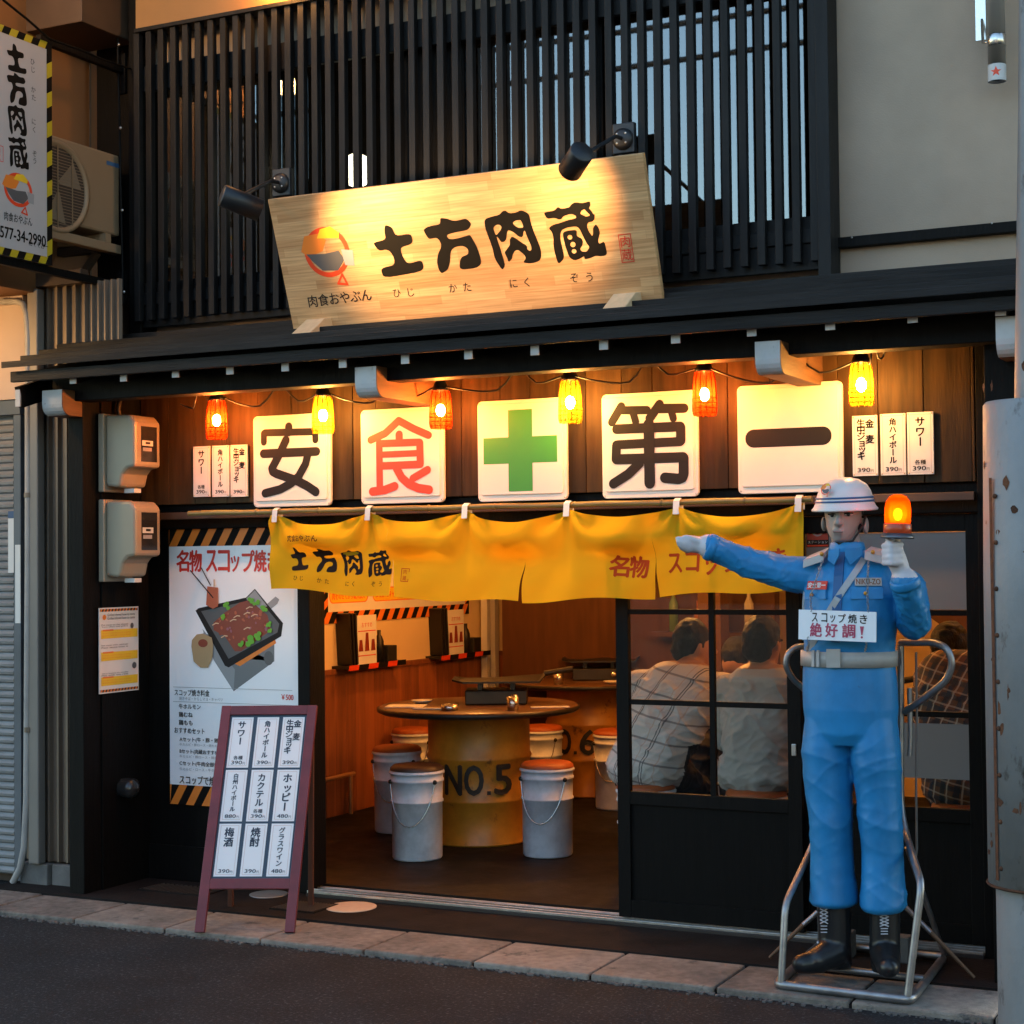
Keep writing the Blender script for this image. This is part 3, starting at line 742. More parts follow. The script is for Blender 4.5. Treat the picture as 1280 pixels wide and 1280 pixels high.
# beige wall and shutter
sy = -0.27
zsh = Yp(10, 500, sy - 0.05).z
boxo('beige_wall', m_beige, NB, -5.0, Yp(31, 430, sy - 0.06).x, sy - 0.06, sy - 0.0, zsh, Yp(15, 372, sy - 0.06).z, 0.003)
boxo('wall_cap', m_beige, NB, -5.0, Yp(31, 430, sy - 0.06).x + 0.01, sy - 0.085, sy - 0.0, Yp(15, 380, sy - 0.085).z, Yp(15, 370, sy - 0.085).z, 0.003)
boxo('shutter_head', m_shutframe, NB, -5.0, Yp(25, 600, sy - 0.05).x, sy - 0.05, sy, zsh - 0.075, zsh - 0.001, 0.003)
boxo('shutter_frame', m_shutframe, NB, Yp(18, 800, sy - 0.04).x, Yp(27, 800, sy - 0.04).x, sy - 0.045, sy, 0.02, zsh - 0.076, 0.003)
sm = MB(); z = 0.05; xa, xb = -4.5, Yp(18, 800, sy - 0.01).x
while z < zsh - 0.08:
    hh = 0.038
    V = []; 
    for (dy, dz) in ((0.0, 0), (-0.010, 0.008), (-0.012, 0.02), (-0.004, 0.032), (0.0, hh)):
        V += [(xa, sy - 0.005 + dy, z + dz), (xb, sy - 0.005 + dy, z + dz)]
    sm.add(V, [(2 * i, 2 * i + 1, 2 * i + 3, 2 * i + 2) for i in range(4)])
    z += hh
tag(sm.build('shutter_slats', m_shut, NB), kind='stuff')
sg = boxo('sticker', mat('white_sticker', (0.6, 0.62, 0.62), 0.5), NB, Yp(18.5, 700, sy - 0.05).x, Yp(25, 700, sy - 0.05).x, sy - 0.048, sy - 0.0455, Yp(22, 779, sy - .05).z, Yp(22, 681, sy - .05).z, 0)
boxo('notice_strip', mat('white_sticker', (0.6, 0.62, 0.62), 0.5), NB, Yp(9, 700, sy - 0.03).x, Yp(17.5, 700, sy - 0.03).x, sy - 0.024, sy - 0.021, Yp(13, 716, sy - .03).z, Yp(13, 648, sy - .03).z, 0)
boxo('notice_strip', mat('navy_sticker', (0.02, 0.06, 0.16), 0.5), NB, Yp(9, 645, sy - 0.03).x, Yp(17.5, 645, sy - 0.03).x, sy - 0.0245, sy - 0.021, Yp(13, 647.5, sy - .03).z, Yp(13, 639, sy - .03).z, 0)
# downpipes
m_pvc = mat('grey_pvc_pipe', (0.28, 0.27, 0.26), 0.5, var=0.2, vs=9, dirt=((0.2, 0.17, 0.14), 8, 0.64))
dp = thing('downpipe', 'grey downpipe with an elbow beside the shutter', 'pipe', Zp(17, 1104, 0.0))
yq = -0.37
P = [Yp(0, 377, yq), Yp(22, 377, yq), Yp(29, 380, yq), Yp(33, 392, yq), Yp(35, 420, yq), Yp(35, 700, yq), Yp(33, 1000, yq), Yp(30, 1060, yq), Yp(25, 1085, yq), Yp(16, 1103, yq)]
P = [Vector((p.x, yq, p.z)) for p in P]
MB().tube(P, 0.016, 12).build('pipe', m_pvc, dp)
for py in (619, 912):
    q = Yp(35, py, yq); MB().tube([(q.x, yq, q.z - 0.012), (q.x, yq, q.z + 0.012)], 0.019, 12).box(q.x - .008, q.x + .008, yq, cy, q.z - 0.006, q.z + 0.006).build('pipe_clip', m_corr, dp)
dp2 = thing('downpipe', 'wide grey square downpipe against the corrugated strip', 'pipe', Zp(45, 1100, 0.0))
xx = Yp(47, 700, cy - 0.05).x
boxo('pipe', mat('grey_square_pipe', (0.15, 0.14, 0.13), 0.5, 0.2, var=0.2, vs=5, st=(1, 1, 0.3)), dp2, xx - 0.042, xx + 0.024, cy - 0.075, cy - 0.024, 0.132, zc1 - 0.02, 0.006)
# air conditioner on the side wall
m_ac = mat('cream_ac_casing', (0.25, 0.17, 0.1), 0.45, var=0.08, vs=3, dirt=((0.3, 0.22, 0.15), 5, 0.68))
ac = thing('air_conditioner', 'cream outdoor air conditioner unit on the neighbouring wall', 'air conditioner', (-2.26, -0.5, 3.16))
ax = -2.12; ay0, ay1 = -0.93, Xp(150, 250, ax).y; az0, az1 = Xp(150, 296, ax).z, Xp(150, 195, ax).z
MB().box(NX + 0.03, ax, ay0, ay1, az0, az1).build('casing', m_ac, ac, 0.012)
fy, fz, frr = Xp(70, 245, ax).y, Xp(80, 236, ax).z, 0.205
XFr = XF(ax)
g = MB(); N_ = 40
for k in range(N_):
    pass
MB().lathe([(frr + 0.018, 0.0005), (frr + 0.016, 0.014), (frr, 0.018), (frr - 0.012, 0.004)], (ax, fy, fz), 40, 0, (1, 0, 0)).build('fan_ring', m_ac, ac)
MB().lathe([(0, 0.0012), (frr - 0.01, 0.0012)], (ax, fy, fz), 40, 0, (1, 0, 0)).build('fan_opening', mat('fan_dark', (0.06, 0.04, 0.03), 0.7), ac)
bl = MB()
for k in range(3):
    a = R(30 + 120 * k)
    bl.poly([(ax + 0.003 + 0.002 * (i % 2), fy + math.cos(a + d) * r_, fz + math.sin(a + d) * r_) for i, (r_, d) in enumerate(((0.03, 0), (0.17, -0.45), (0.18, 0.35), (0.03, 0.7)))])
bl.build('fan_blade', mat('fan_blade_grey', (0.22, 0.17, 0.12), 0.6), ac)
gr = MB()
for k in range(-13, 14):
    dz = k * 0.0145; w_ = math.sqrt(max(0, (frr - 0.008) ** 2 - dz * dz))
    gr.box(ax + 0.008, ax + 0.010, fy - w_, fy + w_, fz + dz - 0.0012, fz + dz + 0.0012)
for k in (-1, 0, 1):
    dy = k * 0.1; w_ = math.sqrt((frr - 0.008) ** 2 - dy * dy); gr.box(ax + 0.0102, ax + 0.013, fy + dy - 0.003, fy + dy + 0.003, fz - w_, fz + w_)
gr.build('fan_grille', m_ac, ac)
lg = Ink(XFr, 0.001); rc = XFr.r(133, 203, 149, 208); lg.rect(rc, mat('blue_badge', (0.05, 0.12, 0.25), 0.4)); lg.build('badge', ac)
for yy in (ay0 + 0.12, ay1 - 0.1):
    MB().box(NX, ax + 0.01, yy - 0.02, yy + 0.02, az0 - 0.045, az0 - 0.002).build('mounting_foot', m_ac, ac)
MB().box(ax - 0.04, ax + 0.012, ay0, ay1, az0 - 0.09, az0 - 0.046).build('mounting_rail', m_ac, ac, 0.003)
MB().box(NX, ax - 0.05, ay1 - 0.12, ay1 - 0.07, az0 - 0.09, az0 - 0.05).bar((NX + 0.01, ay1 - 0.1, az0 - 0.34), (ax - 0.06, ay1 - 0.1, az0 - 0.09), 0.03, 0.03).build('bracket', m_nbdark, ac)
# lamps off the left edge that light the neighbour's wall
def wall_lamp(name_l, p, r, L, arm_to):
    t = thing('wall_lamp', name_l, 'lamp', p)
    MB().ell(p, r, r, r, 16).build('globe', emit('warm_globe_%g' % L, (1.0, 0.55, 0.2), L), t)
    MB().tube([Vector(p) + Vector((0, 0, r * 0.9)), Vector(p) + Vector((0, 0, r + 0.06)), arm_to], 0.01, 8).build('arm', m_nbdark, t)
wall_lamp('small globe lamp under the neighbouring overhang', (-2.75, -0.95, 2.72), 0.05, 42, (-2.75, -0.9, 2.93))
wall_lamp('globe lamp high on the neighbouring tan wall', (-2.12, -1.45, 4.35), 0.06, 75, (NX, -1.45, 4.5))
# ================================================================== signs, posters, notices
k_ink = mat('black_ink', (0.007, 0.006, 0.005), 0.7, spec=0.1)
k_char = mat('charcoal_ink', (0.022, 0.02, 0.02), 0.6, spec=0.15)
k_red = mat('red_ink', (0.62, 0.03, 0.015), 0.5)
k_vermil = mat('vermilion_paint', (0.72, 0.055, 0.012), 0.45)
k_orange = mat('orange_ink', (0.75, 0.2, 0.02), 0.5)
k_yel = mat('yellow_ink', (0.8, 0.5, 0.02), 0.5)
k_green = mat('green_paint', (0.05, 0.3, 0.035), 0.45)
k_white = mat('white_print', (0.72, 0.72, 0.71), 0.5)
k_grey = mat('grey_ink', (0.3, 0.3, 0.31), 0.5)
k_dgrey = mat('dark_grey_ink', (0.09, 0.09, 0.095), 0.5)
m_panel = mat('white_enamel_panel', (0.8, 0.76, 0.68), 0.6, var=0.04, vs=3, spec=0.3)
m_paper = mat('white_card', (0.72, 0.7, 0.66), 0.6, var=0.05, vs=9)
m_poster = mat('white_poster_film', (0.86, 0.86, 0.88), 0.4, var=0.04, vs=2)
m_pine = mat('laminated_pine_board', (0.66, 0.45, 0.25), 0.5, bump=0.05, bs=60)
def pine_nodes():
    nt = m_pine.node_tree; b = nt.nodes['Principled BSDF']
    g = nt.nodes.new('ShaderNodeNewGeometry'); sp = nt.nodes.new('ShaderNodeSeparateXYZ'); cb = nt.nodes.new('ShaderNodeCombineXYZ')
    nt.links.new(g.outputs['Position'], sp.inputs[0]); nt.links.new(sp.outputs['X'], cb.inputs['X']); nt.links.new(sp.outputs['Z'], cb.inputs['Y'])
    br = nt.nodes.new('ShaderNodeTexBrick')
    br.inputs['Color1'].default_value = (0.64, 0.40, 0.20, 1); br.inputs['Color2'].default_value = (0.48, 0.26, 0.115, 1); br.inputs['Mortar'].default_value = (0.5, 0.3, 0.14, 1)
    br.inputs['Scale'].default_value = 1; br.inputs['Mortar Size'].default_value = 0.0008; br.inputs['Brick Width'].default_value = 0.31; br.inputs['Row Height'].default_value = 0.036
    br.offset = 0.37; br.offset_frequency = 3; br.squash = 0.7; br.squash_frequency = 2
    nt.links.new(cb.outputs[0], br.inputs['Vector'])
    mp = nt.nodes.new('ShaderNodeMapping'); mp.inputs['Scale'].default_value = (2.2, 60, 60)
    nt.links.new(g.outputs['Position'], mp.inputs[0])
    n = nt.nodes.new('ShaderNodeTexNoise'); n.inputs['Scale'].default_value = 2.2; n.inputs['Detail'].default_value = 7; nt.links.new(mp.outputs[0], n.inputs['Vector'])
    cr = nt.nodes.new('ShaderNodeValToRGB'); cr.color_ramp.elements[0].color = (0.72, 0.66, 0.58, 1); cr.color_ramp.elements[1].color = (1.12, 1.1, 1.08, 1); cr.color_ramp.elements[0].position = .3; cr.color_ramp.elements[1].position = .7
    nt.links.new(n.outputs['Fac'], cr.inputs[0])
    mx = nt.nodes.new('ShaderNodeMixRGB'); mx.blend_type = 'MULTIPLY'; mx.inputs[0].default_value = 1
    nt.links.new(br.outputs[0], mx.inputs[1]); nt.links.new(cr.outputs[0], mx.inputs[2]); nt.links.new(mx.outputs[0], b.inputs['Base Color'])
pine_nodes()

def emblem(ink, rc):
    """round red badge with a grey spade; the little figure on it is left out"""
    u0, v0, u1, v1 = rc; cu, cv = (u0 + u1) / 2, (v0 + v1) / 2; a, b = (u1 - u0) / 2, (v1 - v0) / 2
    ink.ring(cu, cv, a * 0.86, b * 0.86, a * 0.16, k_vermil)
    ink.poly([(cu + a * x, cv + b * y) for x, y in ((-0.98, .1), (-.75, .62), (-.2, .66), (.05, .42), (-.15, .05), (-.7, -.1))], k_orange)
    ink.poly([(cu + a * x, cv + b * y) for x, y in ((-.8, .0), (-.1, -.05), (.45, .02), (.62, -.3), (.3, -.66), (-.3, -.6), (-.62, -.25))], k_dgrey)
    ink.poly([(cu + a * x, cv + b * y) for x, y in ((.55, .05), (.98, -.02), (.95, -.55), (.6, -.5))], k_grey)
    ink.poly([(cu + a * x, cv + b * y) for x, y in ((-.28, .5), (-.1, .8), (.3, .86), (.58, .62), (.55, .44))], k_yel)
    ink.stroke([(cu + a * .42, cv - b * .8), (cu + a * .2, cv - b * 1.1), (cu + a * .55, cv - b * 1.16), (cu + a * .42, cv - b * .8)], a * 0.07, k_vermil)
def stripes(ink, rc, n, m1, m2, slant=0.5, horiz=True):
    """hazard stripes filling a long strip"""
    u0, v0, u1, v1 = rc
    ink.rect(rc, m2)
    L = (u1 - u0) if horiz else (v1 - v0); W = (v1 - v0) if horiz else (u1 - u0); p = L / n
    for k in range(-1, n + 1):
        a = k * p; sl = W * slant
        P = [(a, 0), (a + p / 2, 0), (a + p / 2 + sl, W), (a + sl, W)]
        # clip to the strip
        P = [(min(max(x, 0), L), y) for x, y in P]
        if max(x for x, _ in P) - min(x for x, _ in P) < 1e-4: continue
        ink.poly([(u0 + x, v0 + y) if horiz else (u0 + y, v0 + x) for x, y in P], m1)

# ---- leaning wooden name board
sb, st_ = -0.35, -0.55
zb_ = Yp(598, 400, sb).z
zt_ = 3.20
B0 = Vector((-0.90, sb, 2.627)); B1 = Vector((0.90, sb, 2.627)); T0 = Vector((-0.90, st_, 3.20))
FS = Fr(B0, B1 - B0, T0 - B0); SH = (T0 - B0).length
NS = thing('name_board', 'wide pale laminated wood name board leaning over the eaves, lit by two lamps', 'sign', (0, sb, 2.6))
MB().fbox(FS, 0, 1.8, 0, SH, -0.03, 0).build('board', m_pine, NS, 0.003)
ik = Ink(FS, 0.0012)
for ch, rc in (('土', (469, 280, 526, 345)), ('方', (533, 271, 598, 340)), ('肉', (609, 262, 674, 335)), ('蔵', (684, 253, 755, 327))):
    x0, y0, x1, y1 = rc
    ik.brush(ch, FS.r(x0, y0, x1, y1), k_ink)
ik.build('lettering', NS)
ik = Ink(FS, 0.0012)
for ch, x, y in (('ひ', 496, 366), ('じ', 513, 365), ('か', 566, 360), ('た', 584, 358.5), ('に', 642, 354), ('く', 659, 352.5), ('ぞ', 718, 347), ('う', 737, 346)):
    u, v = FS.px(x, y); ik.em(ch, u, v, 0.045, k_char, 0.0)
for i, ch in enumerate('肉食おやぶん'):
    u, v = FS.px(391 + 13.4 * i, 376.5 - 1.6 * i); ik.em(ch, u, v, 0.058, k_char, 0.008)
rs = FS.r(775, 292, 791, 328); ik.frame(rs, 0.003, k_red)
for i, ch in enumerate('肉蔵'):
    ik.em(ch, (rs[0] + rs[2]) / 2, rs[3] - (rs[3] - rs[1]) * (0.27 + 0.46 * i), 0.05, k_red)
ik.build('small_lettering', NS, 'stuff')
ik = Ink(FS, 0.0012); emblem(ik, FS.r(376, 278, 442, 352)); ik.build('emblem', NS)
for px, py, lab in ((388, 424, 'pale wooden wedge under the left end of the name board'), (776, 394, 'pale wooden wedge under the right end of the name board')):
    c = Yp(px, py, -0.46)
    fr = Fr((c.x - 0.05, 0, 0), (0, 1, 0), (0, 0, 1))
    zc = c.z + 0.02
    wd = MB().prism(fr, [(-0.54, zc - 0.05), (-0.32, zc + 0.01), (-0.32, zc + 0.09), (-0.42, zc + 0.075), (-0.54, zc - 0.005)], 0, 0.1)
    o = wd.build('support_block', mat('raw_pine_block', (0.62, 0.44, 0.26), 0.6, var=0.12, vs=6, st=(6, 0.7, 6)), None, 0.003)
    tag(o, lab, 'wedge', 'wedges under the name board')

# ---- five enamel character panels
PY = -0.078
def panel(x0, y0, x1, y1, label):
    f = YF(PY); rc = f.r(x0, y0, x1, y1)
    t = thing('character_panel', label, 'sign', ((rc[0] + rc[2]) / 2, PY, rc[1]), 'square character panels above the curtain')
    MB().prism(f, round_rect(*rc, 0.022), -0.022, -0.004).build('backing', m_panel, t, 0.003)
    q = 0.016
    MB().prism(f, round_rect(rc[0] + q, rc[1] + q + 0.012, rc[2] - q, rc[3] - q, 0.014), -0.0039, 0.0035).build('raised_face', m_panel, t, 0.003)
    for (u, v) in ((rc[0] + .012, rc[1] + .012), (rc[2] - .012, rc[1] + .012), (rc[0] + .012, rc[3] - .012), (rc[2] - .012, rc[3] - .012)):
        MB().lathe([(0.0, 0.002), (0.0032, 0.0014), (0.004, 0)], f.pt(u, v, -0.004), 8, 0, f.N).build('screw', m_alu, t)
    return t, f, rc
def strokes(t, f, box, size, S, m):
    """box: photo pixel box of the traced crop; size: crop size"""
    ik = Ink(f, 0.0045)
    def P(q): return f.px(box[0] + q[0] / size[0] * (box[2] - box[0]), box[1] + q[1] / size[1] * (box[3] - box[1]))
    sc_ = 1 / pxpm(f.pt(*P((size[0] / 2, size[1] / 2)))) * (box[2] - box[0]) / size[0]
    for w, pts in S: ik.stroke([P(q) for q in pts], w * sc_, m)
    ik.build('character', t)
t, f, rc = panel(316, 518, 412.5, 633, 'white enamel panel with the brown-black character 安, leftmost of the five')
strokes(t, f, (316, 512, 416, 636), (1032, 1280), [(115, [(470, 222), (470, 290)]), (95, [(150, 420), (150, 310), (165, 300), (795, 285), (812, 300), (815, 390)]), (115, [(145, 570), (830, 540)]),
    (118, [(435, 395), (340, 600), (255, 760), (265, 800), (310, 825), (560, 910), (700, 980), (820, 1060)]), (112, [(715, 590), (690, 700), (600, 860), (500, 955), (360, 1030), (168, 1080)])], k_char)
t, f, rc = panel(450.5, 510, 554, 629, 'white enamel panel with the red character 食')
strokes(t, f, (450, 508, 556, 632), (1094, 1280), [(100, [(145, 435), (330, 350), (505, 185), (700, 290), (890, 372)]), (108, [(512, 365), (512, 450)]), (98, [(255, 470), (262, 1060)]), (95, [(262, 482), (775, 462)]), (104, [(778, 470), (785, 745)]),
    (82, [(262, 625), (780, 602)]), (98, [(262, 770), (775, 748)]), (112, [(170, 1100), (330, 1078), (455, 1030)]), (112, [(480, 800), (545, 920), (640, 1005), (760, 1055), (900, 1075)]), (100, [(880, 818), (690, 930)])], k_vermil)
t, f, rc = panel(596.5, 499, 708, 626, 'white enamel panel with a green cross, in the middle of the five')
ik = Ink(f, 0.0045); a = f.r(636, 512, 666, 614); b = f.r(605, 546, 697, 579)
ik.poly([(a[0], a[1]), (a[2], a[1]), (a[2], b[1]), (b[2], b[1]), (b[2], b[3]), (a[2], b[3]), (a[2], a[3]), (a[0], a[3]), (a[0], b[3]), (b[0], b[3]), (b[0], b[1]), (a[0], b[1])], k_green)
ik.build('green_cross', t)
t, f, rc = panel(752, 490, 872, 622, 'white enamel panel with the brown-black character 第')
strokes(t, f, (750, 488, 876, 624), (1186, 1280), [(105, [(255, 190), (145, 375)]), (100, [(270, 235), (555, 232)]), (92, [(390, 250), (425, 370)]), (112, [(705, 165), (590, 330)]), (112, [(700, 215), (995, 210)]), (92, [(840, 230), (868, 330)]),
    (116, [(200, 457), (950, 425)]), (118, [(955, 435), (955, 590)]), (108, [(205, 640), (950, 602)]), (115, [(200, 645), (195, 810)]), (120, [(200, 812), (985, 786)]), (125, [(990, 795), (990, 980), (975, 1025), (930, 1042), (770, 1028)]), (136, [(580, 400), (592, 1090)]), (118, [(470, 860), (340, 985), (165, 1098)])], k_char)
t, f, rc = panel(921.5, 479, 1053, 616, 'white enamel panel with a single dark bar 一, rightmost and largest of the five')
ik = Ink(f, 0.0045); a = f.r(932, 535, 1040, 558); ik.poly(round_rect(*a, (a[3] - a[1]) * 0.48), k_char); ik.build('character', t)

# ---- menu cards on the plank wall
def card_text(ik, rc, main, sub, price, m, second=None):
    u0, v0, u1, v1 = rc; w, h = u1 - u0, v1 - v0
    ik.frame((u0 + w * .09, v0 + h * .035, u1 - w * .09, v1 - h * .035), w * 0.012, mat('faint_pink_line', (0.55, 0.36, 0.3), 0.6))
    n = len(main); s = min(w * 0.46, h * (0.76 if not sub else 0.66) / max(n, 4))
    top = v1 - h * 0.07; cell = s * 0.98
    cu = (u0 + u1) / 2 if not second else u0 + w * .35
    if second: s = w * 0.36; cell = h * 0.108
    ik.vert(main, cu, top - cell * n, top, s, m, 0.034)
    if second: ik.vert(second, u0 + w * .7, top - cell * 3.6, top, s, m, 0.034)
    if sub: ik.run(sub, (u0 + w * .28, v0 + h * .16, u1 - w * .3, v0 + h * .235), m, 0.02)
    ik.run(price, (u0 + w * .2, v0 + h * .065, u1 - w * .3, v0 + h * .135), m, 0.02)
    ik.em('円', u1 - w * .22, v0 + h * .085, w * .13, m)
MENU = {'sour': ('サワー', '各種', '390', None), 'high': ('角ハイボール', None, '390', None), 'beer': ('生中ジョッキ', None, '390', '金 麦')}
def wall_card(x0, y0, x1, y1, key, label):
    f = YF(-0.068); rc = f.r(x0, y0, x1, y1)
    t = thing('menu_card', label, 'menu card', ((rc[0] + rc[2]) / 2, -0.06, rc[1]), 'drink cards on the plank wall')
    MB().fbox(f, rc[0], rc[2], rc[1], rc[3], -0.009, 0).build('card', m_paper, t, 0.001)
    ik = Ink(f, 0.0006); a, b, c, d = MENU[key]; card_text(ik, rc, a, b, c, k_ink, d); ik.build('lettering', t)
    for u, v in ((rc[0] + .006, rc[1] + .006), (rc[2] - .006, rc[1] + .006), (rc[0] + .006, rc[3] - .006), (rc[2] - .006, rc[3] - .006)):
        MB().lathe([(0, .003), (.003, .002), (.003, 0)], f.pt(u, v, 0), 6, 0, f.N).build('pin', mat('brass_pin', (0.6, 0.45, 0.2), 0.4, 1.0), t)
wall_card(241.5, 558, 262, 621, 'sour', 'narrow white card reading サワー, at the left end of the plank wall')
wall_card(265, 557, 286, 621, 'high', 'narrow white card reading 角ハイボール, middle of the left three')
wall_card(288, 556, 309, 621, 'beer', 'narrow white card reading 生中ジョッキ, beside the 安 panel')
wall_card(1065.5, 519.5, 1097, 595, 'beer', 'white card reading 生中ジョッキ, above the statue helmet')
wall_card(1100.5, 517, 1132, 594, 'high', 'white card reading 角ハイボール, above the orange beacon')
wall_card(1134, 515, 1167, 593, 'sour', 'white card reading サワー, at the right end of the plank wall')

# ---- big poster left of the opening
f = YF(0.0); rp = f.r(212, 660, 374, 1010)
PO = thing('menu_poster', 'tall white poster with a grilled meat drawing and orange black hazard stripes', 'poster', ((rp[0] + rp[2]) / 2, 0, rp[1]))
MB().fbox(f, rp[0], rp[2], rp[1], rp[3], -0.011, 0.0).build('sheet', m_poster, PO)
ik = Ink(f, 0.0006)
z1 = f.r(212, 660, 374, 682); stripes(ik, (rp[0], z1[1], rp[2], rp[3]), 8, k_orange, k_ink, 0.6); ik.build('hazard_stripes', PO); ik = Ink(f, 0.0006)
z0 = f.px(293, 985)[1]; stripes(ik, (rp[0], rp[1], rp[2], z0), 8, k_orange, k_ink, 0.6)
ik.build('hazard_stripes', PO)
ik = Ink(f, 0.0008)
for s_, x0, x1 in (('名', 221, 236), ('物', 237, 252), ('ス', 258, 271), ('コ', 273, 287), ('ッ', 289, 299), ('プ', 303, 318), ('焼', 318, 333), ('き', 335, 347)):
    ik.run(s_, f.r(x0, 688 + (7 if s_ == 'ッ' else 0), x1, 714.5), k_red, 0.03)
ik.run('￥500', f.r(352, 868, 367, 875), k_red, 0.02)
for s_, x0, y0, x1, y1, b_ in (('スコップ焼き料金', 218.5, 862, 262, 870, .015), ('牛ホルモン', 224, 880, 251, 886.5, .015), ('鶏むね', 224, 890, 241, 896.5, .02), ('鶏もも', 224, 900, 241, 906.5, .02), ('おすすめセット', 218.5, 910, 256, 917, .015),
        ('Aセット(牛・豚・鶏)', 225, 922, 275, 928.5, .015), ('Bセット(肉蔵おすすめ)', 225, 937, 275, 943.5, .015), ('Cセット(牛肉全部盛)', 225, 952, 275, 958.5, .015), ('スコップで焼く', 225, 970, 275, 981, .015)):
    ik.run(s_, f.r(x0, y0, x1, y1), k_char, b_)
for s_, x0, y0, x1, y1 in (('焼きそば・からしマヨ・キャベツ', 224.5, 871.5, 279, 876), ('牛カルビ・豚ロース・鶏もも', 225, 929.5, 272, 933), ('牛カルビ・豚ロース・鶏む', 225, 944.5, 272, 948), ('牛カルビ・ロース・牛タン', 225, 960, 272, 964)):
    ik.run(s_, f.r(x0, y0, x1, y1), k_grey)
for yy in (860.5, 879): ik.rect(f.r(217, yy, 366, yy + 0.5), k_grey)
ik.build('lettering', PO, 'stuff')
ik = Ink(f, 0.0008)
def q(x, y): return f.px(200 + x / 6.4, 650 + y / 6.4)       # crop coordinates of the drawing
def pl(P, m): ik.poly([q(*p) for p in P], m)
pl([(430, 1090), (915, 980), (915, 1130), (590, 1370), (345, 900)], mat('stove_grey', (0.16, 0.165, 0.17), 0.5))
pl([(340, 870), (600, 1195), (590, 1370), (430, 1120)], mat('stove_light', (0.26, 0.27, 0.28), 0.5))
ik.disc(*q(870, 1105), 0.028, 0.034, k_dgrey)
pl([(600, 1150), (920, 950), (930, 985), (640, 1170)], k_orange)
pl([(860, 670), (925, 612), (955, 635), (940, 670), (890, 710)], k_grey)
pl([(285, 725), (310, 705), (690, 620), (760, 550), (985, 825), (970, 930), (550, 1180), (520, 1165)], k_char)
pl([(330, 730), (690, 650), (755, 585), (955, 830), (940, 900), (550, 1110)], k_dgrey)
pl([(690, 630), (760, 560), (860, 690), (800, 720)], k_grey)
meat = mat('sauced_meat_ink', (0.22, 0.025, 0.01), 0.4); meat2 = mat('meat_highlight_ink', (0.42, 0.08, 0.03), 0.4); purp = mat('onion_ink', (0.3, 0.09, 0.12), 0.5); pale = mat('pale_onion_ink', (0.7, 0.45, 0.28), 0.5); leaf = mat('leaf_green_ink', (0.12, 0.38, 0.02), 0.5)
pl([(430, 820), (520, 740), (640, 660), (720, 640), (860, 760), (890, 880), (780, 960), (650, 1050), (600, 1050), (520, 930), (430, 880)], meat)
rr = random.Random(3)
for k in range(46):
    a = rr.uniform(0, 6.28); r_ = math.sqrt(rr.random()); x_, y_ = 660 + 210 * r_ * math.cos(a), 830 + 165 * r_ * math.sin(a)
    ik.disc(*q(x_, y_), rr.uniform(.004, .012), rr.uniform(.004, .009), rr.choice((meat2, meat2, meat, purp)), 9, rr.uniform(0, 3))
for x_, y_ in ((700, 745), (700, 865), (590, 800), (620, 770), (450, 830), (760, 760), (720, 700), (520, 930)):
    ik.stroke([q(x_ - 25, y_ + 10), q(x_, y_ - 5), q(x_ + 22, y_ - 2)], 0.005, pale)
for x_, y_, s_ in ((545, 690, 38), (500, 775, 28), (735, 640, 34), (775, 670, 34), (830, 715, 36), (875, 830, 26), (880, 880, 22), (790, 925, 42), (710, 965, 52), (650, 985, 30)):
    for j in range(5):
        ik.disc(*q(x_ + rr.uniform(-s_, s_) * .6, y_ + rr.uniform(-s_, s_) * .6), s_ / 6.4 / 340 * .7, s_ / 6.4 / 340 * .6, leaf, 8)
pl([(258, 1010), (262, 960), (300, 915), (350, 908), (420, 940), (432, 1000), (425, 1100), (390, 1180), (330, 1180), (275, 1130)], mat('tan_cup_ink', (0.42, 0.27, 0.13), 0.5))
ik.disc(*q(350, 985), 0.029, 0.02, meat)
pl([(385, 530), (470, 540), (472, 690), (430, 710), (375, 680)], meat2)
ik.stroke([q(250, 405), q(430, 620)], 0.006, k_char); ik.stroke([q(335, 380), q(410, 520)], 0.006, k_char); ik.stroke([q(440, 480), q(440, 530)], 0.008, pale)
ik.build('food_drawing', PO)

# ---- small notice on the side wall
fx = XF(-2.030); rn = fx.r(124, 759, 173, 865)
NO = thing('paper_notice', 'small white notice with three yellow bands on the black side wall', 'notice', (-2.03, rn[0], rn[1]))
MB().fbox(fx, rn[0], rn[2], rn[1], rn[3], -0.004, 0.0005).build('sheet', m_paper, NO)
ik = Ink(fx, 0.001); u0, v0, u1, v1 = rn; W_, H_ = u1 - u0, v1 - v0
def nr(a, b, c, d): return (u0 + a * W_, v0 + b * H_, u0 + c * W_, v0 + d * H_)
stripes(ik, nr(.02, .955, .98, .985), 12, k_orange, k_char); stripes(ik, nr(.02, .015, .98, .045), 12, k_orange, k_char)
for b_ in (.64, .38, .09): ik.rect(nr(.04, b_, .97, b_ + .1), k_yel); ik.rect(nr(.08, b_ + .085, .35, b_ + .105), k_orange)
for b_, s_ in ((.9, 'Grilled shovel how to taste'), (.86, 'Grilled shovel how to taste'), (.79, 'Put meat on the shovel'), (.765, 'Turn often and grill it'), (.55, 'Eat meat with cabbage'), (.525, 'Pour sauce over it'), (.22, 'When finished, fry noodles'), (.2, 'Mix with the rest')):
    ik.run(s_, nr(.05 + (.15 if b_ > .85 else 0), b_, .9 if b_ > .85 else .72, b_ + (.03 if b_ > .85 else .018)), k_char)
for b_ in (.665, .405, .115):
    for d_ in (0, .028): ik.run('Simmer until the sauce is glossy', nr(.07, b_ + d_, .8, b_ + d_ + .014), k_orange)
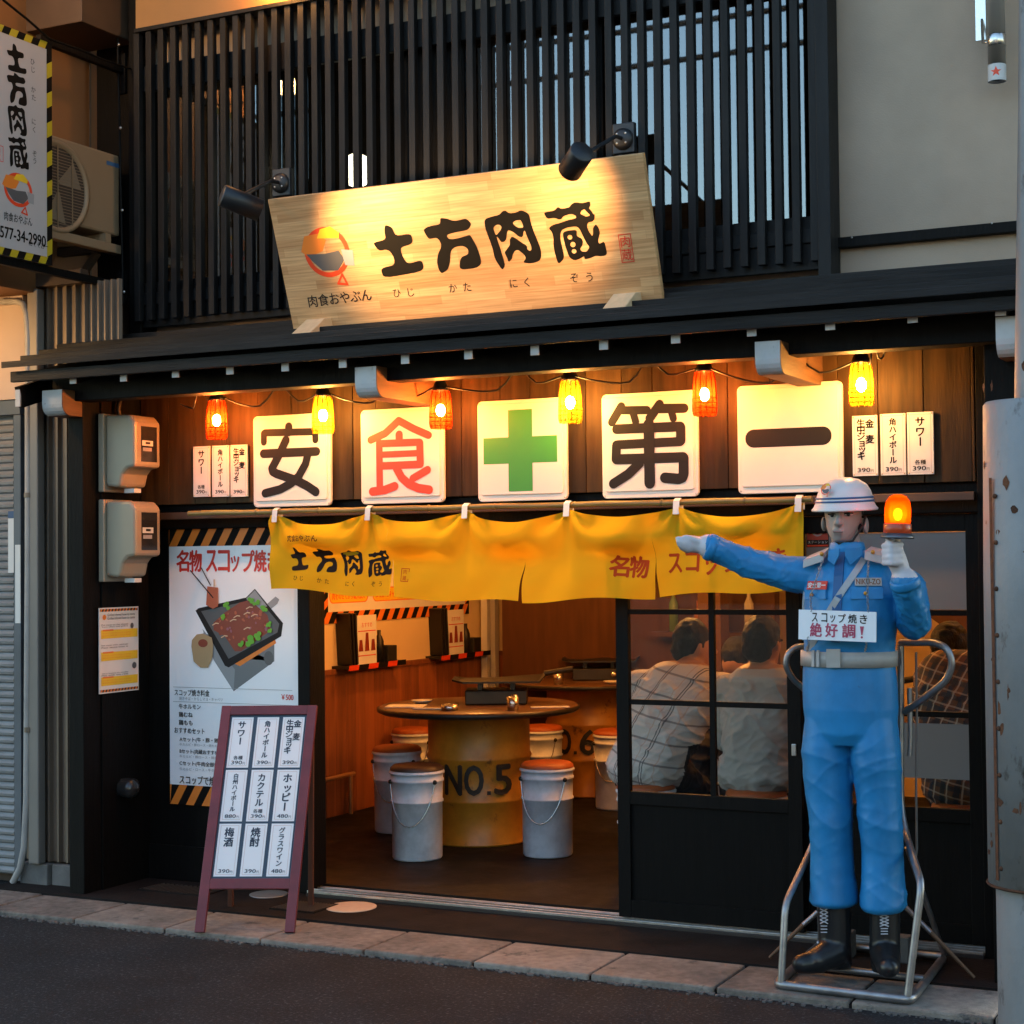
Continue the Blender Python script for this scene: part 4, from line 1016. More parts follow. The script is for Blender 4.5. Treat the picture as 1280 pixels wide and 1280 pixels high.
ik.disc(*[(a + b) / 2 for a, b in zip(nr(.8, .75, .8, .75)[:2], nr(.85, .8, .85, .8)[2:])], .012, .014, k_dgrey); ik.disc(u0 + .88 * W_, v0 + .3 * H_, .016, .016, k_dgrey)
ik.disc(u0 + .12 * W_, v0 + .89 * H_, .013, .013, k_orange)
ik.build('print', NO)

# ---- projecting sign on the left
sx = -2.05
fx = XF(sx); HS_y0, HS_y1 = -1.11, -0.648; hz0, hz1 = 2.99, 4.035
HS = thing('projecting_sign', 'white vertical projecting sign with yellow and black striped edge at top left', 'sign', (sx, HS_y1, hz0))
MB().fbox(fx, HS_y0, HS_y1, hz0, hz1, -0.075, 0).build('box', mat('white_sign_face', (0.42, 0.4, 0.4), 0.45, var=0.04, vs=2), HS, 0.002)
ik = Ink(fx, 0.0008); bt = 0.035
k_y2 = mat('hazard_yellow', (0.45, 0.34, 0.01), 0.5)
stripes(ik, (HS_y0, hz1 - bt, HS_y1, hz1), 5, k_y2, k_ink, 0.5); ik.build('hazard_stripes', HS); ik = Ink(fx, 0.0008); stripes(ik, (HS_y0, hz0, HS_y1, hz0 + bt), 5, k_y2, k_ink, 0.5)
ik.build('hazard_stripes', HS); ik = Ink(fx, 0.0008); stripes(ik, (HS_y1 - bt, hz0 + bt, HS_y1, hz1 - bt), 7, k_y2, k_ink, 0.6, False); ik.build('hazard_stripes', HS); ik = Ink(fx, 0.0008); stripes(ik, (HS_y0, hz0 + bt, HS_y0 + bt, hz1 - bt), 7, k_y2, k_ink, 0.6, False)
ik.build('hazard_stripes', HS)
ik = Ink(fx, 0.0008)
for ch, x0, y0, x1, y1 in (('土', 8.5, 56, 33, 91), ('方', 8.5, 92, 33.5, 131), ('肉', 9.5, 132, 33.5, 170), ('蔵', 10, 171, 36, 211)): ik.brush(ch, fx.r(x0, y0, x1, y1), k_ink)
ik.build('lettering', HS); ik = Ink(fx, 0.0008)
for ch, x, y in (('ひ', 40.5, 77), ('じ', 41, 87), ('か', 41.5, 112), ('た', 42, 122), ('に', 42, 152), ('く', 42.5, 162), ('ぞ', 43, 192), ('う', 43.2, 201)):
    u, v = fx.px(x, y); ik.em(ch, u, v, 0.032, k_char)
ik.run('肉食おやぶん', fx.r(5, 268, 40, 279), k_char, 0.01)
ik.build('small_lettering', HS, 'stuff'); ik = Ink(fx, 0.0008); uc, vc = fx.px(28, 295); ik.run('0577-34-2990', (fx.px(-6, 290)[0], vc - 0.028, fx.px(57, 296)[0], vc + 0.024), k_ink, 0.03)
ik.run('にくくおー', fx.r(36, 302, 60, 310), k_char)
rs = fx.r(-9, 181, 4, 201); ik.frame(rs, 0.003, k_red)
for i, ch in enumerate('肉蔵'): ik.em(ch, (rs[0] + rs[2]) / 2, rs[3] - (rs[3] - rs[1]) * (.27 + .46 * i), .03, k_red)
ik.build('phone_number', HS, 'stuff')
ik = Ink(fx, 0.0008); emblem(ik, fx.r(2, 213, 43, 262)); ik.build('emblem', HS)
e1, e2 = Xp(165, 86, sx), Xp(165, 353, sx)
br = MB().bar((sx - 0.035, HS_y1 - 0.05, hz1 + 0.018), (sx - 0.035, -0.10, hz1 + 0.018), 0.03, 0.035).box(sx - 0.06, sx - 0.01, -0.118, -0.1, hz1 - 0.1, hz1 + 0.1)
br.build('support_bar', m_black, HS); 
MB().bar((sx - 0.035, HS_y0 + 0.05, hz0 - 0.02), (sx - 0.035, -0.10, hz0 - 0.02), 0.03, 0.035).box(sx - 0.06, sx - 0.01, -0.118, -0.1, hz0 - 0.1, hz0 + 0.06).build('support_bar', m_black, HS)
# cable swagging to the sign
cb = MB().tube([Xp(5, 0, -2.02) + Vector((0, -.01, 0)), Xp(35, 25, -2.02), Xp(62, 49, -2.02), Xp(100, 62, -2.02), Xp(130, 75, -2.02), Xp(163, 86, -2.02)], 0.006, 6)
tag(cb.build('sign_cable', m_black), 'black cable running over the striped sign to the timber corner', 'cable')
cb = MB(); pts = [Yp(148 + (py - 20) * .022, py, -0.125) for py in range(20, 400, 20)]
cb.tube([Vector((p.x, -0.135, p.z)) for p in pts], 0.006, 6)
vt = cb.build('wall_cable', m_black); tag(vt, 'black vertical cable with clips on the corner timber left of the lattice', 'cable')
for py in (56, 160, 263, 365):
    p = Yp(148 + (py - 20) * .022, py, -0.14); MB().ell((p.x, -0.143, p.z), .008, .006, .008, 8).build('cable_clip', m_alu, vt)

# ---- A-frame drinks board
Bz = 0.0
F0 = Zp(243, 1170, 0.012); F1 = Zp(372, 1170, 0.012)
Ud = (F1 - F0); Ud.z = 0; aw = Ud.length; Ud.normalize(); bk = Vector((-Ud.y, Ud.x, 0)); LN = R(20)
FA = Fr(F0, Ud, Vector((0, 0, math.cos(LN))) + bk * math.sin(LN))
AB = thing('menu_easel', 'red framed folding easel board with nine drink cards on the kerb', 'easel board', F0 + Ud * aw / 2)
m_redw = mat('dark_red_painted_wood', (0.15, 0.017, 0.024), 0.45, var=0.25, vs=12, st=(1, 1, 1), bump=0.08, bs=50, dirt=((0.32, 0.16, 0.1), 40, 0.72))
m_navy = mat('navy_board', (0.03, 0.055, 0.09), 0.5)
tl, tr_ = FA.px(278, 884), FA.px(397, 881); AH = (tl[1] + tr_[1]) / 2
shr = tl[0] / AH
def au(u, v): return u + shr * v
fwid = 0.042; W0 = tr_[0] - tl[0]
def aquad(mb, u0, u1, v0, v1, h0, h1): mb.prism(FA, [(au(u0, v0), v0), (au(u1, v0), v0), (au(u1, v1), v1), (au(u0, v1), v1)], h0, h1)
vb = FA.px(310, 1111)[1]; vt_ = AH
for (u0, u1) in ((0, fwid), (W0 - fwid, W0)):
    m = MB(); aquad(m, u0, u1, 0.014, AH, -0.012, 0.012); m.build('leg', m_redw, AB, 0.002)
m = MB(); aquad(m, fwid, W0 - fwid, AH - fwid, AH - 0.0005, -0.0115, 0.0115); m.build('top_rail', m_redw, AB, 0.002)
m = MB(); aquad(m, fwid, W0 - fwid, vb - 0.002, vb + fwid, -0.0115, 0.0115); m.build('bottom_rail', m_redw, AB, 0.002)
m = MB(); aquad(m, fwid, W0 - fwid, vb + fwid, AH - fwid, -0.008, 0.001); m.build('backboard', m_navy, AB)
G0, G1 = vb + fwid + 0.004, AH - fwid - 0.006; cw = (W0 - 2 * fwid) / 3; ch_ = (G1 - G0) / 3
cards = [[('サワー', '各種', '390', None), ('角ハイボール', None, '390', None), ('生中ジョッキ', None, '390', '金 麦')],
         [('白州ハイボール', None, '880', None), ('カクテル', '各種', '390', None), ('ホッピー', None, '480', None)],
         [('梅酒', None, '390', None), ('焼酎', None, '390', None), ('グラスワイン', None, '480', None)]]
m_wc = mat('white_menu_card', (0.8, 0.8, 0.82), 0.5)
m_navyink = mat('navy_ink', (0.02, 0.03, 0.055), 0.5)
for r_ in range(3):
    for c_ in range(3):
        v0 = G1 - (r_ + 1) * ch_ + 0.006; v1 = G1 - r_ * ch_ - 0.004; u0 = fwid + c_ * cw + 0.009; u1 = fwid + (c_ + 1) * cw - 0.009
        m = MB(); aquad(m, u0, u1, v0, v1, 0.0015, 0.003); cc = m.build('drink_card', m_wc, AB)
        ik = Ink(FA, 0.0036, warp=lambda u, v, h: FA.pt(au(u, v), v, h)); a, b, c, d = cards[r_][c_]; card_text(ik, (u0, v0, u1, v1), a, b, c, m_navyink, d); ik.build('lettering', cc)
for u in (0.03, W0 - 0.03):
    tp = FA.pt(au(u, AH * .97), AH * .97, -0.03); ft = FA.pt(u, 0, 0) + bk * 0.52; ft.z = AZ + 0.002
    MB().bar(tp, ft, 0.03, 0.022, up=FA.U).build('back_leg', mat('brown_back_leg', (0.1, 0.035, 0.02), 0.5), AB, 0.002)
# ================================================================== lamps
m_cord = mat('black_rubber_cord', (0.012, 0.011, 0.01), 0.5)
m_socket = mat('black_socket', (0.015, 0.014, 0.013), 0.4)
def cage_mat(name, c):
    m = mixmat(name, 'ShaderNodeBsdfTranslucent', c, 'ShaderNodeBsdfTransparent', ((1.0, 0.5, 0.25) if 'orange' in name else (1.0, 0.85, 0.55)), 0.66)
    return m
m_orange_sh = cage_mat('orange_plastic_guard', (0.14, 0.01, 0.001)); m_yellow_sh = cage_mat('yellow_plastic_guard', (0.18, 0.08, 0.003))
m_orange_rib = mixmat('orange_guard_rib', 'ShaderNodeBsdfDiffuse', (0.5, 0.04, 0.004), 'ShaderNodeBsdfTranslucent', (0.3, 0.02, 0.002), 0.6); m_yellow_rib = mixmat('yellow_guard_rib', 'ShaderNodeBsdfDiffuse', (0.6, 0.3, 0.01), 'ShaderNodeBsdfTranslucent', (0.4, 0.17, 0.006), 0.6)
bulb = emit('warm_bulb', (1.0, 0.53, 0.17), 265)
LY = -0.25
LAMPS = [(271, 499, 549, 0), (404, 494, 542, 1), (551, 487, 536, 0), (713, 474, 529, 1), (881, 463, 520, 0), (1077, 452, 507, 1)]
tops = []
for i, (px, pt_, pb, kind) in enumerate(LAMPS):
    a, b = Yp(px, pt_, LY), Yp(px, pb, LY); h = a.z - b.z; x, zb0 = b.x, b.z
    colr = 'yellow' if kind else 'orange'
    where = ['over the サワー card', 'overlapping the 安 panel', 'over the corner of the red 食 panel', 'overlapping the green cross panel', 'between the 第 and 一 panels', 'over the right hand drink cards'][i]
    t = thing('string_lamp', 'glowing %s caged string lamp %s' % (colr, where), 'lamp', (x, LY, zb0), 'caged lamps hung under the eaves')
    r0 = 0.047
    prof = [(r0 * 0.62, h), (r0 * 0.78, h * 0.95), (r0 * 0.9, h * 0.82), (r0 * 0.98, h * 0.6), (r0 * 1.03, h * 0.3), (r0 * 1.03, h * 0.1), (r0 * 0.92, 0.0), (r0 * 0.6, -0.002)]
    MB().lathe(prof, (x, LY, zb0), 24).build('guard', m_yellow_sh if kind else m_orange_sh, t)
    rib = MB()
    for k in range(12):
        a_ = 2 * math.pi * k / 12
        rib.tube([(x + (r + .0015) * math.cos(a_), LY + (r + .0015) * math.sin(a_), zb0 + z_) for r, z_ in prof[:-1]], 0.0016, 5)
    for fz in (0.06, 0.17, 0.28, 0.38):
        rr_ = r0 * 1.05
        rib.tube([(x + rr_ * math.cos(2 * math.pi * k / 20), LY + rr_ * math.sin(2 * math.pi * k / 20), zb0 + h * fz) for k in range(20)], 0.0014, 5, closed=True)
    rib.build('guard_rib', m_yellow_rib if kind else m_orange_rib, t)
    MB().lathe([(0.006, h * 1.3), (0.022, h * 1.22), (0.03, h * 1.12), (0.036, h * 1.02), (0.036, h * 0.97), (0.012, h * 0.97), (0.011, h * 0.8)], (x, LY, zb0), 16).build('socket', m_socket, t)
    MB().ell((x, LY, zb0 + h * 0.47), 0.02, 0.02, 0.028, 12).build('bulb', bulb, t)
    zt0 = zb0 + h * 1.28
    hk = [(x, LY, zt0), (x, LY, zt0 + 0.012)] + [(x + 0.012 * math.sin(a__), LY, zt0 + 0.024 - 0.012 * math.cos(a__)) for a__ in [0.4 * j for j in range(12)]]
    MB().tube(hk, 0.0017, 6).build('hook', mat('steel_hook', (0.4, 0.36, 0.3), 0.4, 1.0), t)
    zsof = zs0 + (zs1 - zs0) * (LY - EY - .015) / (.05 - EY - .015)
    if zt0 + 0.06 < zsof: MB().tube([(x, LY, zt0 + 0.036), (x, LY, zsof)], 0.0015, 6).build('hanger', mat('steel_hook', (0.4, 0.36, 0.3), 0.4, 1.0), t)
    tops.append(Vector((x, LY, zb0 + h * 1.12)))
# one looping cord joins them
m = MB(); P = []
cp = [Yp(225, 505, LY)] + tops + [Yp(1105, 440, LY)]
for k in range(len(cp) - 1):
    a, b = cp[k], cp[k + 1]; n_ = 16; sag = 0.05 + 0.02 * ((k * 7) % 3)
    for j in range(n_):
        s_ = j / n_; p = a.lerp(b, s_); p = p + Vector((0, 0.02 * math.sin(s_ * 9 + k), -sag * 4 * s_ * (1 - s_) * (1 if (k % 2) else 0.8) + 0.10 * math.exp(-((s_ - 0.6) / 0.1) ** 2)))
        P.append(p)
P.append(cp[-1])
tag(m.tube(P, 0.0042, 6).build('lamp_cord', m_cord), 'black cord looping between the caged lamps under the eaves', 'cord')

# ---- spotlights on the lattice
m_spot = mat('matt_black_metal', (0.016, 0.017, 0.02), 0.45, 0.2)
def spot(mount_px, head_a, head_b, ym, ya, yb, lab, target, power):
    mp_ = Yp(*mount_px, ym); A = Yp(*head_a, ya); B = Yp(*head_b, yb)      # A = closed back end, B = open front end
    t = thing('spotlight', lab, 'spotlight', mp_, 'spotlights aimed at the name board')
    MB().box(mp_.x - 0.05, mp_.x + 0.05, ym, ym + 0.03, mp_.z - 0.06, mp_.z + 0.07).build('mount_plate', m_spot, t, 0.004)
    MB().lathe([(0, .022), (.03, .022), (.045, .012), (.047, 0)], (mp_.x, ym - 0.0005, mp_.z), 24, 0, (0, -1, 0)).build('rosette', m_spot, t)
    for k in range(4):
        a = R(45 + 90 * k); MB().ell((mp_.x + .028 * math.cos(a), ym - .022, mp_.z + .028 * math.sin(a)), .005, .003, .005, 8).build('screw', m_alu, t)
    d = (B - A).normalized()
    MB().tube([mp_ + Vector((0, -.02, 0)), mp_ + Vector((0, -.08, -.005)), A + d * 0.05], 0.009, 8).build('arm', m_spot, t)
    Ln = (B - A).length
    MB().lathe([(0, 0), (.043, 0), (.046, .004), (.046, Ln), (.041, Ln), (.041, Ln - .04), (0, Ln - .041)], A, 28, 0, d).build('head', m_spot, t)
    MB().lathe([(0, 0), (.034, 0)], A + d * (Ln - .035), 20, 0, d).build('lens', emit('spot_lens', (1.0, 0.72, 0.4), 15), t)
    l = bpy.data.lights.new('spot_beam', 'SPOT'); l.energy = power; l.color = (1.0, 0.56, 0.22); l.spot_size = R(84); l.spot_blend = 1.0; l.shadow_soft_size = 0.03
    o = bpy.data.objects.new('spot_beam', l); col.objects.link(o); o.parent = t
    pos = B + d * 0.004; aim = (target - pos).normalized()
    o.location = pos - WL[t]; o.rotation_euler = aim.to_track_quat('-Z', 'Y').to_euler()
spot((351, 229), (277, 244), (325, 263), -0.17, -1.16, -1.04, 'black cylinder spotlight at the left end of the name board', FS.pt(*FS.px(490, 285)), 17)
spot((779, 174), (728, 189), (712, 214), -0.17, -1.04, -0.97, 'black cylinder spotlight over the right end of the name board', FS.pt(*FS.px(676, 262)), 14)

# ---- round lamp upstairs behind the lattice, and the lamp under the upper eave
g = thing('globe_lamp', 'round white globe lamp glowing upstairs behind the lattice', 'lamp', Yp(447, 235, 0.5))
c = Yp(446, 213, 0.5); MB().ell(c, .085, .085, .085, 20).build('globe', emit('upstairs_globe', (1.0, 0.8, 0.5), 9), g)
MB().tube([c + Vector((0, 0, .08)), Vector((c.x, c.y, 4.95))], .005, 6).build('cord', m_cord, g)
wl = thing('eave_lamp', 'small lamp under the upper eave above the lattice', 'lamp', (-1.0, -0.28, 4.55))
pz = Yp(335, -25, -0.25); MB().ell(pz, .035, .035, .035, 14).build('bulb', emit('eave_bulb', (1.0, 0.42, 0.09), 50), wl)
MB().tube([pz + Vector((0, 0, .03)), Vector((pz.x, pz.y, zwt + 1.2))], .008, 8).build('stem', m_spot, wl)

# ---- ceiling bulbs inside the shop
def pendant(x, y, z, L, lab):
    t = thing('pendant_bulb', lab, 'lamp', (x, y, z - 0.04), 'pendant bulbs inside the shop')
    MB().ell((x, y, z), .04, .04, .05, 14).build('bulb', emit('shop_bulb_%g' % L, (1.0, 0.39, 0.085), L), t)
    MB().lathe([(.008, .14), (.022, .12), (.022, .05), (.016, .045)], (x, y, z), 12).build('socket', m_socket, t)
    MB().tube([(x, y, z + .13), (x, y, IZ1)], .004, 6).build('cord', m_cord, t)
q1 = Yp(763, 663, 1.6); q2 = Yp(871, 664, 1.4)
pendant(q1.x, q1.y, q1.z, 82, 'bare bulb hanging over the curtain gap in the middle of the shop')
pendant(q2.x, q2.y, q2.z, 120, 'bare bulb hanging behind the curtain near the seated men')
pendant(-1.3, 2.1, 2.05, 100, 'bare bulb hanging near the banner wall')
pendant(1.7, 1.5, 2.0, 85, 'bare bulb hanging over the right hand table')
# ================================================================== curtain on a bamboo rod
NY = -0.17
m_bamboo = mat('brown_bamboo', (0.2, 0.13, 0.035), 0.4, var=0.35, vs=14, st=(0.5, 4, 4))
ra, rb_ = Yp(236, 642, NY), Yp(1015, 624, NY)
rod = thing('bamboo_rod', 'long bamboo curtain rod below the character panels', 'rod', ((ra.x + rb_.x) / 2, NY, rb_.z))
MB().tube([ra.lerp(rb_, k / 20) + Vector((0, 0, .002 * math.sin(k * 1.9))) for k in range(21)], 0.013, 12).build('pole', m_bamboo, rod)
for k in range(1, 9):
    p = ra.lerp(rb_, k / 9 + 0.02 * math.sin(k)); d = (rb_ - ra).normalized()
    MB().tube([p - d * .006, p, p + d * .006], [.0132, .0158, .0132], 12).build('node', m_bamboo, rod)
for px, py in ((250, 648), (995, 630)):
    p = Yp(px, py, NY); MB().bar((p.x, NY, ra.lerp(rb_, (p.x - ra.x) / (rb_.x - ra.x)).z + .016), (p.x, -0.052, ra.z + .016), .012, .006).build('rod_bracket', m_black, rod)
m_cloth = mixmat('yellow_curtain_cloth', 'ShaderNodeBsdfDiffuse', (0.88, 0.5, 0.02), 'ShaderNodeBsdfTranslucent', (0.9, 0.48, 0.02), 0.42)
NR = thing('shop_curtain', 'yellow cotton shop curtain with split panels hanging across the entrance', 'curtain', (0, NY, 1.3))
def rodz(x): return ra.z + (rb_.z - ra.z) * (x - ra.x) / (rb_.x - ra.x)
ties = [Yp(p, 640, NY).x for p in (347, 463, 584, 711, 848, 1000)]
edges = [Yp(p, 700, NY).x for p in (340, 492, 653, 820, 1006)]
botpx = [((342, 736), (489, 746)), ((495, 748), (651, 752)), ((656, 752), (817, 747)), ((823, 746), (1005, 736))]
def top_z(x):
    z = rodz(x) - 0.016
    for k in range(5):
        if ties[k] <= x <= ties[k + 1]:
            s_ = (x - ties[k]) / (ties[k + 1] - ties[k]); z -= (0.05, 0.045, 0.055, 0.04, 0.05)[k] * 4 * s_ * (1 - s_)
    return z
def fold(x, v):
    """swag folds fan down from each tie and die out toward the hem"""
    d = 0
    for k in range(5):
        if ties[k] - 1e-6 <= x <= ties[k + 1]:
            s_ = (x - ties[k]) / (ties[k + 1] - ties[k])
            d += -0.085 * math.sin(math.pi * s_) ** 1.5 * math.exp(-((v - 0.22 - .1 * math.sin(k * 3)) / 0.2) ** 2) + 0.035 * math.sin(math.pi * s_) * math.exp(-((v - 0.5) / 0.16) ** 2)
            d += 0.02 * math.sin(s_ * 12.6 + k) * math.exp(-v * 3.5)
    for t_ in ties:
        dx = x - t_; dz = .02 + v * .4; r_ = math.hypot(dx, dz); d += 0.013 * math.cos(math.atan2(dx, dz) * 6.5) * math.exp(-((r_ - .1) / .13) ** 2)
    return d + 0.012 * math.sin(x * 7.3 + v * 2.2) * v + 0.005 * math.sin(x * 23 + v * 9)
def noren_pt(k, u, v, h=0.0):
    xt = edges[k] + (edges[k + 1] - edges[k]) * u
    (a, b), (c, d) = botpx[k]; p0, p1 = Yp(a, b, NY), Yp(c, d, NY)
    zb = p0.z + (p1.z - p0.z) * u + 0.008 * math.sin(u * 7 + k * 2)
    xb = p0.x + (p1.x - p0.x) * u
    w = max(0.0, (v - 0.45) / 0.55) ** 1.5
    zt_ = top_z(xt); y = NY - 0.012 + fold(xt, v) + (0.012 * ((-1) ** k) * (2 * u - 1) * w)
    return Vector((xt + (xb - xt) * w, y - h, zt_ + (zb - zt_) * v))
for k in range(4):
    g = MB().grid(lambda u, v: noren_pt(k, u, 1 - v), 44, 26)
    o = g.build('curtain_panel', m_cloth, NR)
# white ties over the rod
m_tie = mat('white_cotton_tie', (0.75, 0.72, 0.68), 0.8)
for px, x in zip((347, 463, 584, 711, 848, 1000), ties):
    z = rodz(x); w = 0.014
    t = MB()
    for (y0, z0_), (y1, z1_) in zip(((NY - .03, z - .05), (NY - .022, z + .006), (NY, z + .018), (NY + .022, z + .006)), ((NY - .022, z + .006), (NY, z + .018), (NY + .022, z + .006), (NY + .02, z - .04))):
        t.add([(x - w, y0, z0_), (x + w, y0, z0_), (x + w, y1, z1_), (x - w, y1, z1_)], [(0, 1, 2, 3)])
    t.build('tie', m_tie, NR)
# printing that follows the cloth
def cloth_ink(k, px0, py0, px1, py1):
    f = YF(NY - 0.02)
    def warp(u, v, h):
        uu = (u - edges[k]) / (edges[k + 1] - edges[k]); zt_ = top_z(u); (a, b), (c, d) = botpx[k]; zb = Yp(a, b, NY).z * (1 - uu) + Yp(c, d, NY).z * uu
        return noren_pt(k, min(max(uu, 0), 1), (zt_ - v) / (zt_ - zb), 0.0016 + h)
    return Ink(f, 0.0, warp), f
k_noren = mat('curtain_brown_ink', (0.03, 0.016, 0.012), 0.8, spec=0.1); k_nred = mat('curtain_red_ink', (0.6, 0.06, 0.01), 0.8, spec=0.1)
ik, f = cloth_ink(0, 0, 0, 0, 0)
for ch, rc in (('土', (361, 685, 382, 715)), ('方', (389, 686, 417, 716)), ('肉', (424, 687, 453, 719)), ('蔵', (458, 688, 489, 721))): ik.brush(ch, f.r(*rc), k_noren)
ik.build('lettering', NR)
ik, f = cloth_ink(0, 0, 0, 0, 0)
ik.run('肉食おやぶん', f.r(363, 669, 406, 677.5), k_noren, 0.01)
for ch, x, y in (('ひ', 367, 724), ('じ', 375, 724.5), ('か', 397, 726), ('た', 406, 726.5), ('に', 433, 728), ('く', 442, 728), ('ぞ', 467, 729.5), ('う', 476, 730)):
    u, v = f.px(x, y); ik.em(ch, u, v, .026, k_noren)
ik.build('small_lettering', NR, 'stuff')
ik, f = cloth_ink(1, 0, 0, 0, 0); rs = f.r(499, 711, 509, 728); ik.frame(rs, .003, k_nred)
for i, ch in enumerate('肉蔵'): ik.em(ch, (rs[0] + rs[2]) / 2, rs[3] - (rs[3] - rs[1]) * (.27 + .46 * i), .022, k_nred)
ik.build('seal_print', NR)
ik, f = cloth_ink(2, 0, 0, 0, 0); ik.run('名', f.r(760, 695, 784, 721), k_nred, .04); ik.run('物', f.r(785, 695, 809, 721), k_nred, .04); ik.build('lettering', NR)
ik, f = cloth_ink(3, 0, 0, 0, 0)
for s_, x0, x1, y0 in (('ス', 833, 849, 693), ('コ', 855, 871, 692), ('ッ', 879, 895, 696), ('プ', 903, 921, 691), ('焼', 930, 955, 688), ('き', 960, 982, 685)): ik.run(s_, f.r(x0, y0, x1, y0 + 24), k_nred, .035)
ik.build('lettering', NR)
# ================================================================== shop interior
m_drum = mat('orange_yellow_drum_paint', (0.5, 0.22, 0.02), 0.4, var=0.12, vs=5, dirt=((0.14, 0.05, 0.015), 9, 0.6), big=(4, 0.65))
m_top = mat('brown_table_top', (0.1, 0.05, 0.022), 0.3, var=0.3, vs=4)
m_pail = mat('pale_galvanised_pail', (0.7, 0.75, 0.83), 0.4, 0.0, var=0.1, vs=7, big=(9, 0.75), dirt=((0.3, 0.27, 0.24), 30, 0.69))
m_cush = mat('orange_brown_cushion', (0.35, 0.08, 0.015), 0.5, var=0.15, vs=8)
m_steel = mat('dark_grill_steel', (0.02, 0.018, 0.016), 0.4, 0.3, var=0.2, vs=12)
m_chrome = mat('bright_steel', (0.6, 0.58, 0.55), 0.25, 1.0)
m_cushd = mat('dark_cushion', (0.05, 0.025, 0.015), 0.5, var=.2, vs=8)
m_stencil = mat('black_stencil', (0.012, 0.01, 0.008), 0.6)
def drum(x, y, h, label, text, r=0.285, ang=0.0):
    t = thing('drum_table', label, 'table', (x, y, FZ), 'drum tables in the shop')
    prof = [(r - .01, 0), (r, .006), (r, .012), (r - .006, .02)]
    for c in (.34, .66): prof += [(r - .006, h * c - .02), (r + .004, h * c - .006), (r + .004, h * c + .006), (r - .006, h * c + .02)]
    prof += [(r - .006, h - .02), (r, h - .012), (r, h)]
    d = MB().lathe(prof, (x, y, FZ), 40).build('drum', m_drum, t)
    MB().lathe([(0, h + .001), (.54, h + .001), (.55, h + .008), (.55, h + .03), (.54, h + .036), (0, h + .036)], (x, y, FZ), 48).build('table_top', m_top, t)
    MB().lathe([(.552, h + .008), (.557, h + .012), (.557, h + .028), (.552, h + .032)], (x, y, FZ), 48).build('top_rim', m_steel, t)
    if text:
        toC = math.atan2(CAM.y - y, CAM.x - x) + ang
        w_ = 0.40 * (len(text) / 4.0)
        f = Fr((0, 0, 0), (1, 0, 0), (0, 0, 1))
        z0 = FZ + h * .40
        def warp(u, v, hh):
            a = toC + u / r; return Vector((x + (r + .0055 + hh) * math.cos(a), y + (r + .0055 + hh) * math.sin(a), v))
        ik = Ink(f, 0.0, warp)
        n_ = len(text); cw_ = w_ / n_; u = -w_ / 2
        for ch in text:
            cwid = cw_ * (0.45 if ch == '.' else 1.15)
            if ch == '.': ik.rect((u + .01, z0, u + .03, z0 + .02), m_stencil)
            elif ch != ' ':
                # split so the print follows the curve
                ik.run(ch, (u + .008, z0, u + cwid - .012, z0 + .155), m_stencil, .035)
            u += cwid
        ik.build('stencil', t)
        st = MB()
        for uu in (-.13, .02, .13):
            a = toC + uu / r; c_ = Vector((x + (r + .008) * math.cos(a), y + (r + .008) * math.sin(a), z0 + .077))
    return t
dm = Zp(600, 1060, FZ); off = Vector((CAM.x - dm.x, CAM.y - dm.y, 0)).normalized() * -0.285
D5 = (dm.x + off.x, dm.y + off.y)
drum(D5[0], D5[1], 0.70, 'orange oil drum table stencilled NO.5 near the entrance', 'NO.5')
dm6 = Zp(738, 998, FZ); off6 = Vector((CAM.x - dm6.x, CAM.y - dm6.y, 0)).normalized() * -0.285
D6 = (dm6.x + off6.x, dm6.y + off6.y)
drum(D6[0], D6[1], 0.70, 'orange oil drum table stencilled NO.6 at the back', 'NO.6', ang=-0.5)
DR = (1.02, 1.42)
drum(DR[0], DR[1], 0.70, 'orange oil drum table in front of the seated men', '')

def pail_stool(x, y, label, h=0.455, hand=True):
    t = thing('pail_stool', label, 'stool', (x, y, FZ), 'pail stools with cushions')
    r = 0.135
    MB().lathe([(0, .002), (r - .012, .002), (r - .006, .012), (r - .004, h * .64), (r + .002, h * .645), (r + .002, h * .665), (r - .003, h * .67), (r - .001, h * .87), (r + .004, h * .875), (r + .004, h * .9), (r, h * .905), (r, h * .96), (r + .008, h * .965), (r + .008, h * .985), (r, h)], (x, y, FZ), 36).build('pail', m_pail, t)
    MB().lathe([(r + .004, h + .001), (r + .002, h + .014), (r * .9, h + .026), (r * .5, h + .032), (0, h + .033)], (x, y, FZ), 32).build('cushion', m_cushd if 'nearest the easel' in label else m_cush, t)
    if hand:
        a0 = math.atan2(CAM.y - y, CAM.x - x); P = []
        for k in range(13):
            s_ = k / 12; a = a0 - 1.3 + 2.0 * s_
            P.append((x + (r + .007) * math.cos(a), y + (r + .007) * math.sin(a), FZ + h * .88 - .22 * math.sin(math.pi * s_) ** .7))
        MB().tube(P, .0028, 6).build('handle', m_chrome, t)
        for a in (a0 - 1.3, a0 + .7): MB().ell((x + (r + .006) * math.cos(a), y + (r + .006) * math.sin(a), FZ + h * .88), .012, .012, .012, 10).build('handle_lug', m_steel, t)
def away(p, d): v = Vector((CAM.x - p.x, CAM.y - p.y, 0)).normalized(); return p.x - v.x * d, p.y - v.y * d
